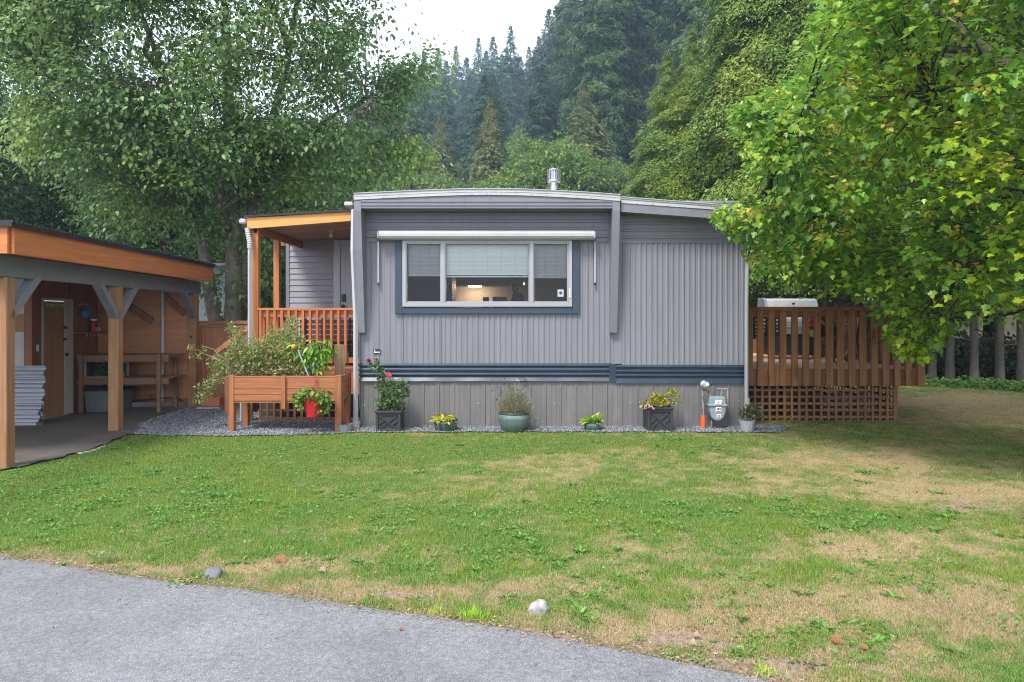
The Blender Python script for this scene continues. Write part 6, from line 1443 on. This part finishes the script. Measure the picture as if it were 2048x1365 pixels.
# ---- cedar row behind the trailer and the deck
protos = []
for q in range(3):
    H_, R_ = 14.0, 2.3
    arr = boughs(H_, R_, 2.8 if q < 2 else .4, 430, 301, .115, .034, 11+q, .6, .62)
    protos.append(arr)
row = []
cedar_labels = ['shortest light green cedar, at the open end of the row behind the side room roof', 'second cedar from the open end of the row behind the trailer roof']
for i in range(30):
    x_, y_ = 12.9 - .36*(i-2) + random.uniform(-.08, .08), 15.8 + .275*(i-2) + random.uniform(-.1, .1)
    if i > 8 and i % 2: continue
    if i > 8: y_ += random.uniform(-.35, .35)
    px_i = 1024 + x_*F/y_
    hh = float(np.interp(px_i, [1215, 1290, 1330, 1390, 1440, 1520, 1700, 2050], [5.2, 7.6, 9.9, 11.6, 14.0, 16.5, 17.5, 16]))
    if px_i < 1270: continue
    hh *= random.uniform(.84, 1.08) if px_i > 1360 else 1
    k = 2 if px_i < 1450 else (i//2) % 2
    row.append((x_, y_, hh, k, px_i))
roots = {}
for i, (x_, y_, hh, k, pxi) in enumerate(row):
    if pxi > 1830: lab = ['last', 'fifth', 'fourth', 'third', 'second', 'first'][min(max(i-2, 0), 5)] + ' bare row trunk counted from the deck corner along the lawn edge'
    elif pxi > 1480: lab = 'tall cedar in the row standing behind the deck'
    else: lab = 'tall light green cedar rising behind the side room roof'
    if k not in roots:
        T = conifer_thing('cedar_tree', lab, 'cedar', 14.0, 2.3, 2.2, protos[k], M['cedar'], M['bark2'], .085, (x_, y_, .0), 'cedars in the row behind the trailer and deck', 26, k); roots[k] = T
    else: T = copy_thing(roots[k], (x_, y_, 0), 0, 1, lab)
    T.rotation_euler = (0, 0, random.uniform(0, 6.28)); sc = hh/14.0; T.scale = (min(1.15, .55+.5*sc), min(1.15, .55+.5*sc), sc)
    if k == 2 and pxi < 1350: T['label'] = 'shortest cedar at the open end of the row behind the side room roof'
vis = sorted([(1024 + t.location.x*F/t.location.y, t) for t in list(bpy.data.objects) if t.parent is None and t.name.startswith('cedar_tree')], key=lambda q: q[0])
rk = ['first', 'second', 'third', 'fourth', 'fifth', 'sixth', 'seventh']; ri = 0
for pxi, t in vis:
    if 1850 < pxi < 2065: t['label'] = rk[min(ri, 6)] + ' bare row trunk counted from the deck corner along the lawn edge'; ri += 1
    elif pxi >= 2065: t['label'] = 'cedar at the road end of the row, mostly hidden behind the maple'
# ---- near dark firs and hill trees
firA = boughs(30, 5.4, 2.0, 640, 105, .46, .1, 31, .7, .8, .13, .12)
firB = boughs(30, 5.4, 1.5, 360, 49, .75, .19, 32, .6, .66, .12, .05)
firC = boughs(30, 4.4, 1.5, 300, 49, .7, .18, 33, .6, .7, .2, .0)
cedF = boughs(17, 3.3, .6, 420, 70, .42, .15, 34, 1.0, .8)
RT = {}
def ptree(kind, x, y, H, label, group, rz=None, wide=1.0, top=None):
    z = float(hill(x, y)) - .1
    base = {'fir_near': 30, 'fir': 30, 'fir_slim': 30, 'cedar': 17}[kind]
    if top is not None: H = top - z
    if kind not in RT:
        arr, mm_, R_ = {'fir_near': (firA, 'fir_near', 4.8), 'fir': (firB, 'fir', 4.2), 'fir_slim': (firC, 'fir', 3.6), 'cedar': (cedF, 'cedar_far', 3.3)}[kind]
        nm = 'cedar_tree' if kind == 'cedar' else 'fir_tree'
        T = conifer_thing(nm, label, nm.split('_')[0], base, R_, 1.5, arr, M[mm_], M['bark_dark'], .3 if base == 30 else .2, (x, y, z), group, 20, 5); RT[kind] = T
    else: T = copy_thing(RT[kind], (x, y, z), 0, 1, label, group)
    s = H/base; sw = (s*.5 + .5)*wide; T.rotation_euler = (0, 0, rz if rz is not None else random.uniform(0, 6.28)); T.scale = (sw, sw, s); return T
used = []
def at(px, Y): used.append((X(px, Y), Y)); return X(px, Y), Y
for px_, Y_, H_, lab in ((1205,62,33,'large dark fir rising straight behind the vent cowl'),(1300,70,38,'broad dark fir between the vent cowl and the light green cedars'),(1400,60,36,'tall dark fir directly behind the light green cedars'),(1480,66,36,'tall dark fir half hidden behind the cedar row'),(1215,88,44,'very tall dark fir where the hill forest meets the open sky'),(1140,84,27,'dark green fir standing behind the brown tipped cedar')):
    x_, y_ = at(px_, Y_); ptree('fir_near', x_, y_, H_, lab, 'near firs at the foot of the hill')
for px_, py_, Y_, w_, lab in ((881,222,72,1.0,'brown tipped cedar standing on the lower slope nearest the leafy tree'),(980,190,57,.95,'brown tipped cedar in the middle of the lower slope'),(1168,163,56,1.15,'brown tipped cedar nearest the vent cowl, with a bare pointed top'),
        (1205,235,56,.8,'short brown cedar pressed against the pointed one'),(1320,133,62,1.1,'cedar top peeking over the short row cedars'),(838,300,80,.8,'small brown cedar by the outer leaves of the leafy tree')):
    x_, y_ = at(px_, Y_); ptree('cedar', x_, y_, 0, lab, 'brown tipped cedars on the slope', wide=w_, top=Z(py_, Y_))
sky_l = [(720,190,150),(745,170,160),(770,150,150),(800,128,160),(822,120,150),(848,98,165),(876,92,172),(893,118,150),(912,88,160),(933,112,170),(957,72,156),(972,98,165),(986,70,148),(1004,105,160),(1021,48,128),(1040,110,165),(1058,90,165),(1078,70,140),(1098,14,118),(1112,8,122),(1128,45,130),(1142,-8,112),(1160,30,120),(1178,10,106),(1190,-30,100)]
for j, (px_, py_, Y_) in enumerate(sky_l):
    x_, y_ = at(px_, Y_); lab = 'hazy fir on the skyline of the wooded hill'
    if px_ == 1021: lab = 'hazy skyline fir standing taller and broader than its neighbours, left of the highest group'.replace(', left of', ' near')
    ptree('fir' if j % 2 else 'fir_slim', x_, y_, 0, lab, 'hazy firs on the hill skyline', wide=1.15 if j % 3 else 1.45, top=Z(py_, Y_))
random.seed(21); cnt = 0
Yr = 68
while Yr < 215:
    step = 6.0 + Yr*.022; pxa = -250.0
    while pxa < 1560:
        Yj = Yr + random.uniform(-3, 3); x_ = X(pxa, Yj) + random.uniform(-1.5, 1.5)
        pxa += step*F/Yr
        if pxa > 1200 and Yr > 100: continue
        if pxa < 600 and Yr > 165: continue
        if any((x_-a)**2 + (Yj-b)**2 < 14 for a, b in used): continue
        if 715 < 1024+x_*F/Yj < 1200:   # keep under the skyline of the photograph
            sky_y = np.interp(1024+x_*F/Yj, [715, 800, 900, 1000, 1080, 1130, 1200], [200, 150, 130, 125, 110, 70, 20])
            mx_ = Z(float(sky_y)+18, Yj) - float(hill(x_, Yj))
            if mx_ < 9: continue
            H_ = min(random.uniform(20, 30), mx_)
        elif 1024+x_*F/Yj <= 715:
            sky_y = np.interp(1024+x_*F/Yj, [-200, 300, 500, 715], [330, 300, 260, 205]); mx_ = Z(float(sky_y), Yj) - float(hill(x_, Yj))
            if mx_ < 9: continue
            H_ = min(random.uniform(18, 28), mx_)
        else: H_ = random.uniform(22, 32)
        ptree('fir' if random.random() < .6 else 'fir_slim', x_, Yj, H_, 'dark fir in the forest covering the hillside', 'firs covering the hillside', wide=random.uniform(.85, 1.2)); cnt += 1
    Yr += 8.0 + Yr*.03
print('hill firs', cnt)

# ---- broadleaf trees: limbs, twigs to leaf clumps
def skeleton(stems, limbs_per, env, r, k=7):
    """stems: list of (points, radii). limbs: grown from stems to random points of the envelope"""
    paths = [(np.array(p, float), np.array(q, float)) for p, q in stems]; nodes = []
    for p, q in paths:
        t = np.linspace(0, len(p)-1, 30); P = np.stack([np.interp(t, range(len(p)), p[:, c]) for c in range(3)], -1); nodes.append(P[8:])
    N0 = np.concatenate(nodes); out = list(paths); allN = [N0]
    for i in range(limbs_per):
        c = env(1)[0]; d = np.linalg.norm(N0 - c, axis=1) + 1.2*np.maximum(0, N0[:, 2] - c[2] + .25*np.linalg.norm(c[:2]-N0[:, :2], axis=1)); b = N0[np.argmin(d)]
        ln = np.linalg.norm(c-b); p = curve(b, b + (c-b)*.85, k, .05*ln, .03*ln); out.append((p, np.linspace(.018+.016*ln, .008, k))); allN.append(p[2:])
    return out, np.concatenate(allN)
def broadleaf(name, label, cat, loc, stems, env, nclump, nleaf, crad, L, W, half, m, bark, nlimb, limb_env=None, down=.25, flat=.6, extra=None, group=None, seed=5, upn=.8):
    global rng
    rng = np.random.default_rng(seed)
    T = thing(name, label, cat, loc, 0, group)
    paths, nodes = skeleton(stems, nlimb, limb_env or env, rng)
    C = env(nclump); ps = []; PL, DL, NL, LL = [], [], [], []
    for c in C:
        d = np.linalg.norm(nodes - c, axis=1) + .8*np.maximum(0, nodes[:, 2]-c[2]); b = nodes[np.argmin(d)]
        p = curve(b, c, 5, .06*np.linalg.norm(c-b), .02); ps.append((p, np.linspace(.012, .003, 5)))
        ax = unit((c-b)[None])[0]; n = int(nleaf*rng.uniform(.6, 1.4)); cr = crad*rng.uniform(.65, 1.35)
        off = rng.normal(size=(n, 3))*cr*np.array([.55, .55, .55*flat]); off += ax*rng.uniform(-.9, .6, (n, 1))*cr
        off[:, 2] -= .35*(off[:, 0]**2 + off[:, 1]**2)/max(cr, .1)*.6
        PL.append(c + off); dr = unit(off + ax*cr*.5)*.9 + rng.normal(size=(n, 3))*.5; dr[:, 2] -= down; DL.append(dr)
        NL.append(np.array([0, 0, upn]) + unit(off)*.35 + rng.normal(size=(n, 3))*.42 + np.array([0, -.25, 0])); LL.append(np.full(n, L)*rng.uniform(.6, 1.2, n))
    P = np.concatenate(PL); D = np.concatenate(DL); Nn = np.concatenate(NL); LL = np.concatenate(LL)
    if extra is not None:
        keep = extra(P); P, D, Nn, LL = P[keep], D[keep], Nn[keep], LL[keep]
    V, S, I = leaf_arrays(P, D, unit(Nn), LL, W, half, .15, .2)
    o = np_mesh('crown', V + np.array(loc)*0, S, I, m, T) if False else None
    me_o = np_mesh('crown', V, S, I, m); me_o.parent = T; WM[me_o.name] = WM[T.name]
    big = [q for q in paths[:len(stems)]]; rest = paths[len(stems):] + ps
    V, S, I = tubes_np(big, 12); o = np_mesh('trunk', V, S, I, bark); o.parent = T; o.data.polygons.foreach_set('use_smooth', [True]*len(o.data.polygons))
    V, S, I = tubes_np(rest, 5); o2 = np_mesh('branches', V, S, I, bark); o2.parent = T
    return T, C, len(P)

# the big soft leaved tree behind the gate (coordinates are relative to its foot)
Yt_ = 14.0; ox = X(455, Yt_)
def tz(py, Y=Yt_): return Z(py, Y)
def tx(px, Y=Yt_): return X(px, Y) - ox
def env_left(n):
    out = []
    while len(out) < n:
        q = rng.normal(size=3); q /= np.linalg.norm(q); r = rng.uniform(.3, 1)**.45
        c = np.array([-.35 + q[0]*4.75*r, q[1]*3.6*r, 8.4 + q[2]*5.6*r]); 
        if q[1] > .25 and rng.random() < .45: continue
        px, py = 1024 + (c[0]+ox)*F/(c[1]+Yt_), HOR - (c[2]-CAM_H)*F/(c[1]+Yt_)
        low = np.interp(px, [-100, 0, 200, 400, 560, 640, 700, 780, 860], [420, 415, 455, 430, 400, 395, 375, 330, 280])
        if py > low + rng.uniform(-25, 12): continue
        up = np.interp(px, [-100, 640, 760, 800, 860, 900], [-2000, -2000, -400, 90, 140, 260])
        if py < up: continue
        if px > np.interp(py, [-200,-100,0,50,90,120,140,190,230,290,330,370,400], [830,815,790,760,700,725,800,790,730,780,820,790,740]): continue
        if px > 740 and rng.random() < .45: continue
        # sky gaps
        if 480 < px < 760 and -50 < py < 230 and rng.random() < .62: continue
        if -60 < px < 60 and 110 < py < 260 and rng.random() < .6: continue
        if 130 < px < 330 and 20 < py < 150 and rng.random() < .4: continue
        out.append(c)
    return np.array(out)
def env_left_all(n):
    a = env_left(int(n*.93)); b = []
    for px, py, m_ in ((840,130,3),(860,128,2),(800,160,4),(820,170,3),(780,220,4),(800,300,5),(830,310,4),(770,330,4),(730,350,4),(420,470,4),(400,540,3),(420,580,2),(480,560,2),(560,500,4),(530,480,4),(545,560,4),(520,590,3),(575,520,3)):
        for q in range(m_): b.append((tx(px)+rng.normal()*.12, rng.uniform(-.6, .5), tz(py)+rng.normal()*.1))
    return np.concatenate([a, np.array(b)])
st = [([(0.15,0,-.2),(.12,0,.9),(.15,0,2.0),(.1,.05,3.3),(.0,.1,5.5),(-.1,.1,8.0),(-.1,0,11.5),(-.1,0,13.5)], [.3,.22,.185,.16,.12,.075,.04,.015]),
      ([(-.02,-.05,-.2),(-.08,-.05,.9),(-.3,-.1,1.9),(-.45,-.1,3.0),(-.75,-.1,4.6),(-1.3,0,6.5),(-2.2,.1,8.8)], [.22,.17,.135,.12,.09,.06,.025]),
      ([(.16,.1,1.2),(.3,.12,2.2),(.38,.15,3.3),(.6,.2,4.7),(1.1,.3,6.7),(1.6,.2,9.5),(1.8,.2,11.5)], [.15,.13,.115,.1,.07,.04,.015]),
      ([(-.05,0,4.2),(-.9,-.3,5.0),(-2.0,-.6,5.8),(-3.4,-.9,6.3)], [.1,.08,.05,.02]), ([(.5,.2,4.2),(1.3,0,5.0),(2.3,-.3,5.6),(3.2,-.4,6.0)], [.09,.07,.04,.02])]
_, C_, nl = broadleaf('leafy_tree', 'large soft green broadleaf tree with several grey stems behind the gate', 'tree', (ox, Yt_, .05), st, env_left_all, 1750, 125, .4, .092, .9, HALF_OVAL, M['birch'], M['bark'], 60, env_left, down=.45, seed=5, upn=1.3)
print('left leaves', nl)

# the near maple hanging over the lawn and deck
Ym_ = 7.8; mx0 = 6.5
def env_maple(n):
    out = []
    while len(out) < n:
        q = rng.normal(size=3); q /= np.linalg.norm(q); r = rng.uniform(.25, 1)**.3
        c = np.array([q[0]*4.3*r, q[1]*3.7*r, 5.0 + q[2]*4.6*r])
        wx, wy = c[0]+mx0, c[1]+Ym_
        if c[2] < .8 or wy < 3.6: continue
        px, py = 1024 + wx*F/wy, HOR - (c[2]-CAM_H)*F/wy
        if px > 2500: 
            if rng.random() < .75: continue
        low = np.interp(px, [1400, 1480, 1520, 1600, 1690, 1740, 1800, 1860, 1910, 2048, 2400], [420, 480, 535, 575, 565, 590, 670, 690, 620, 610, 620])
        if py > low - rng.uniform(0, 22): continue
        left = np.interp(py, [-400, -100, 0, 90, 150, 215, 260, 330, 430, 500, 560, 600], [1760, 1680, 1650, 1610, 1590, 1490, 1480, 1510, 1500, 1510, 1530, 1590])
        if px < left + rng.uniform(4, 22): continue
        if py < -500: continue
        # lighter pockets between the boughs
        if 1700 < px < 1800 and 120 < py < 190 and rng.random() < .7: continue
        if 1900 < px < 1990 and 60 < py < 120 and rng.random() < .6: continue
        out.append(c)
    return np.array(out)
def env_maple_all(n):
    a = env_maple(n); b = []
    for px, py, m_ in ((1440,440,2),(1455,446,2),(1478,430,3),(1485,235,3),(1500,520,2),(1490,440,3),(1790,690,5),(1830,695,5),(1850,660,4),(1480,225,2),(1620,625,1)):
        for q in range(m_): b.append((X(px, 7.6)-mx0+rng.normal()*.04, rng.uniform(-.5, .2), Z(py, 7.6)+rng.normal()*.03))
    return np.concatenate([a, np.array(b)])
def maple_keep(P):
    wx, wy = P[:, 0]+mx0, P[:, 1]+Ym_; px, py = 1024 + wx*F/np.maximum(wy, .5), HOR - (P[:, 2]-CAM_H)*F/np.maximum(wy, .5)
    left = np.interp(py, [-400, -100, 0, 90, 150, 215, 260, 330, 430, 500, 560, 600, 660], [1720, 1650, 1622, 1590, 1560, 1462, 1458, 1485, 1415, 1485, 1510, 1570, 1640])
    low = np.interp(px, [1400, 1470, 1500, 1600, 1690, 1740, 1800, 1860, 1910, 2048, 2400], [462, 480, 555, 605, 600, 640, 715, 725, 655, 650, 670])
    return (px > left) & (py < low)
st = [([(0,0,-.2),(0,0,1.2),(-.05,0,2.2),(-.1,.05,3.6),(-.1,.1,5.5),(0,.1,8.4)], [.24,.2,.17,.13,.09,.03]),
      ([(-.05,0,1.9),(-.9,-.2,2.8),(-1.9,-.3,3.9),(-2.9,-.5,4.9)], [.12,.09,.06,.02]), ([(-.05,0,1.7),(-1.0,.5,2.2),(-2.3,.8,2.7),(-3.4,.9,3.0)], [.1,.08,.05,.02]),
      ([(-.1,.05,3.2),(-.9,-.9,4.2),(-1.8,-1.5,5.4)], [.09,.06,.02]), ([(-.1,.05,3.8),(-1.1,.6,5.2),(-2.3,1.0,6.4)], [.09,.06,.02]), ([(0,0,2.6),(1.0,.2,3.9),(2.4,.2,5.2)], [.1,.07,.02])]
T, C_, nl = broadleaf('maple_tree', 'near maple with large lobed leaves and yellow seed clusters overhanging the deck', 'maple', (mx0, Ym_, 0), st, env_maple_all, 1750, 60, .26, .073, .95, HALF_MAPLE, M['maple'], M['bark_dark'], 55, env_maple, down=.3, flat=.45, extra=maple_keep, seed=9, upn=1.5)
print('maple leaves', nl)
arrs = []
for c in C_[rng.random(len(C_)) < .5]:
    c = c + np.array([0, -.12, .02]); n = int(rng.integers(8, 22)); P = c + rng.normal(size=(n, 3))*np.array([.05,.05,.035])
    P = P[maple_keep(P)]; n = len(P)
    if n == 0 or (c[2] < 2.2 and rng.random() < .6): continue
    D = unit(rng.normal(size=(n, 3))*np.array([1,1,.5]) + np.array([0,0,-.5])); arrs.append(leaf_arrays(P, D, rdir(n), rng.uniform(.035, .065, n), .8, HALF_OVAL))
V, S_, I = merge(*arrs); o = np_mesh('seed_clusters', V, S_, I, M['samara']); o.parent = T

# slope broadleaf trees and dark trees behind the left side: two prototypes, copied
def env_round(n):
    q = rng.normal(size=(n, 3)); q /= np.linalg.norm(q, axis=1)[:, None]; r = rng.uniform(.35, 1, n)**.4
    return np.stack([q[:, 0]*3.4*r*(1+.25*np.sin(q[:, 2]*5)), q[:, 1]*3.4*r, 6.6 + q[:, 2]*4.2*r], -1)
stR = [([(0,0,-.3),(0,0,1.5),(.1,0,3.5),(0,.1,6),(0,0,9.5)], [.28,.22,.18,.12,.04])]
D1_, _, _ = broadleaf('broadleaf_tree', 'x', 'tree', (0,0,0), stR, env_round, 420, 42, .5, .3, .8, HALF_LEAF, M['decid'], M['bark_dark'], 24, None, down=.3, seed=12)
M['decid_dark'] = leafmat('dark_broadleaf', [(.035,.08,.022), (.06,.125,.032), (.09,.17,.045)], trans=.35, patch=(1.5,1.3,.8), patch_scale=.5)
D2_, _, _ = broadleaf('broadleaf_tree', 'x', 'tree', (0,0,0), stR, env_round, 620, 46, .45, .2, .8, HALF_LEAF, M['decid_dark'], M['bark_dark'], 24, None, down=.3, seed=13)
dl = [(1052,68,282,'bright green broadleaf tree just left of the vent cowl'.replace('left of', 'beside')),(1112,52,285,'yellow green broadleaf crown directly behind the vent cowl'),(1100,66,300,'second bright broadleaf tree, wedged between two brown tipped cedars over the roof'),(1010,52,352,'low rounded bright tree just above the roof peak'),(925,92,330,'soft green broadleaf tree between two brown tipped cedars'),
      (1085,100,235,'pale broadleaf crown high on the hill under the tallest skyline firs'),(880,66,352,'low bright bush like tree at the roof line by the leafy tree'),(800,64,345,'green broadleaf tree just beyond the leafy tree outer leaves'),(1240,54,330,'leafy tree low between the vent cowl and the cedar row')]
for i, (px_, Y_, tp, lab) in enumerate(dl):
    x_ = X(px_, Y_); z_ = float(hill(x_, Y_)) - .2; H_ = Z(tp, Y_) - z_; s = H_/10.5
    if i == 0: T = D1_; T.location = (x_, Y_, z_); T['label'] = lab; T['group'] = 'broadleaf trees on the slope'
    else: T = copy_thing(D1_, (x_, Y_, z_), random.uniform(0, 6), 1, lab)
    T.scale = (s, s, s)
dd = [(-60,21,9),(90,23,8.6),(215,25,9),(330,22,7),(430,26,8.5),(560,24,7.6),(640,27,8),(160,34,11),(380,36,11),(600,36,10.5),(-150,30,11),(1600,26,9),(1720,29,10),(1850,25,9.5),(1980,24,10),(2090,22,10),(1500,28,8),(2200,20,9),(1780,38,13),(1950,36,13),(1400,30,7)]
for i, (px_, Y_, H_) in enumerate(dd):
    x_ = X(px_, Y_); s = H_/10.5; lab = 'dark leafy tree behind the neighbouring house and carport' if px_ < 800 else 'dark leafy tree in the wood behind the cedar row'
    if i == 0: T = D2_; T.location = (x_, Y_, 0); T['label'] = lab; T['group'] = 'dark trees behind the yard'
    else: T = copy_thing(D2_, (x_, Y_, float(hill(x_, Y_))-.2), random.uniform(0, 6), 1, lab)
    T.scale = (s, s, s)
# undergrowth under the row trees
n = 30000; xx = rng.uniform(2.5, 22, n); yb_ = 25.2 - .73*(xx-3); yy = np.maximum(yb_, 12) + rng.uniform(-1.8, 4.5, n) ; hh = .25 + 1.5*fbm(xx*.7, yy*.7)*sstep(-1.6, 2.5, yy-yb_)
P = np.stack([xx, yy, rng.random(n)*hh], -1); V, S_, I = leaf_arrays(P, rdir(n), unit(np.array([0,-.5,1.])+rng.normal(size=(n, 3))*.6), rng.uniform(.08, .17, n), .9, HALF_OVAL)
tag(np_mesh('undergrowth', V, S_, I, leafmat('undergrowth_leaf', [(.02,.045,.012), (.05,.06,.02), (.07,.11,.03), (.07,.035,.02)])), kind='stuff')
# ================================================================== HAZE
HZ = Geo(); HZ.box(-310, 310, -65, 410, -3, 150)
m, t, o = newmat('haze_air'); pv = N_(t, 'ShaderNodeVolumePrincipled'); pv.inputs['Color'].default_value = (.55, .76, 1, 1); pv.inputs['Density'].default_value = .0013; pv.inputs['Anisotropy'].default_value = .2
t.links.new(pv.outputs[0], o.inputs['Volume']); hz = HZ.build('haze', m); tag(hz, kind='stuff')
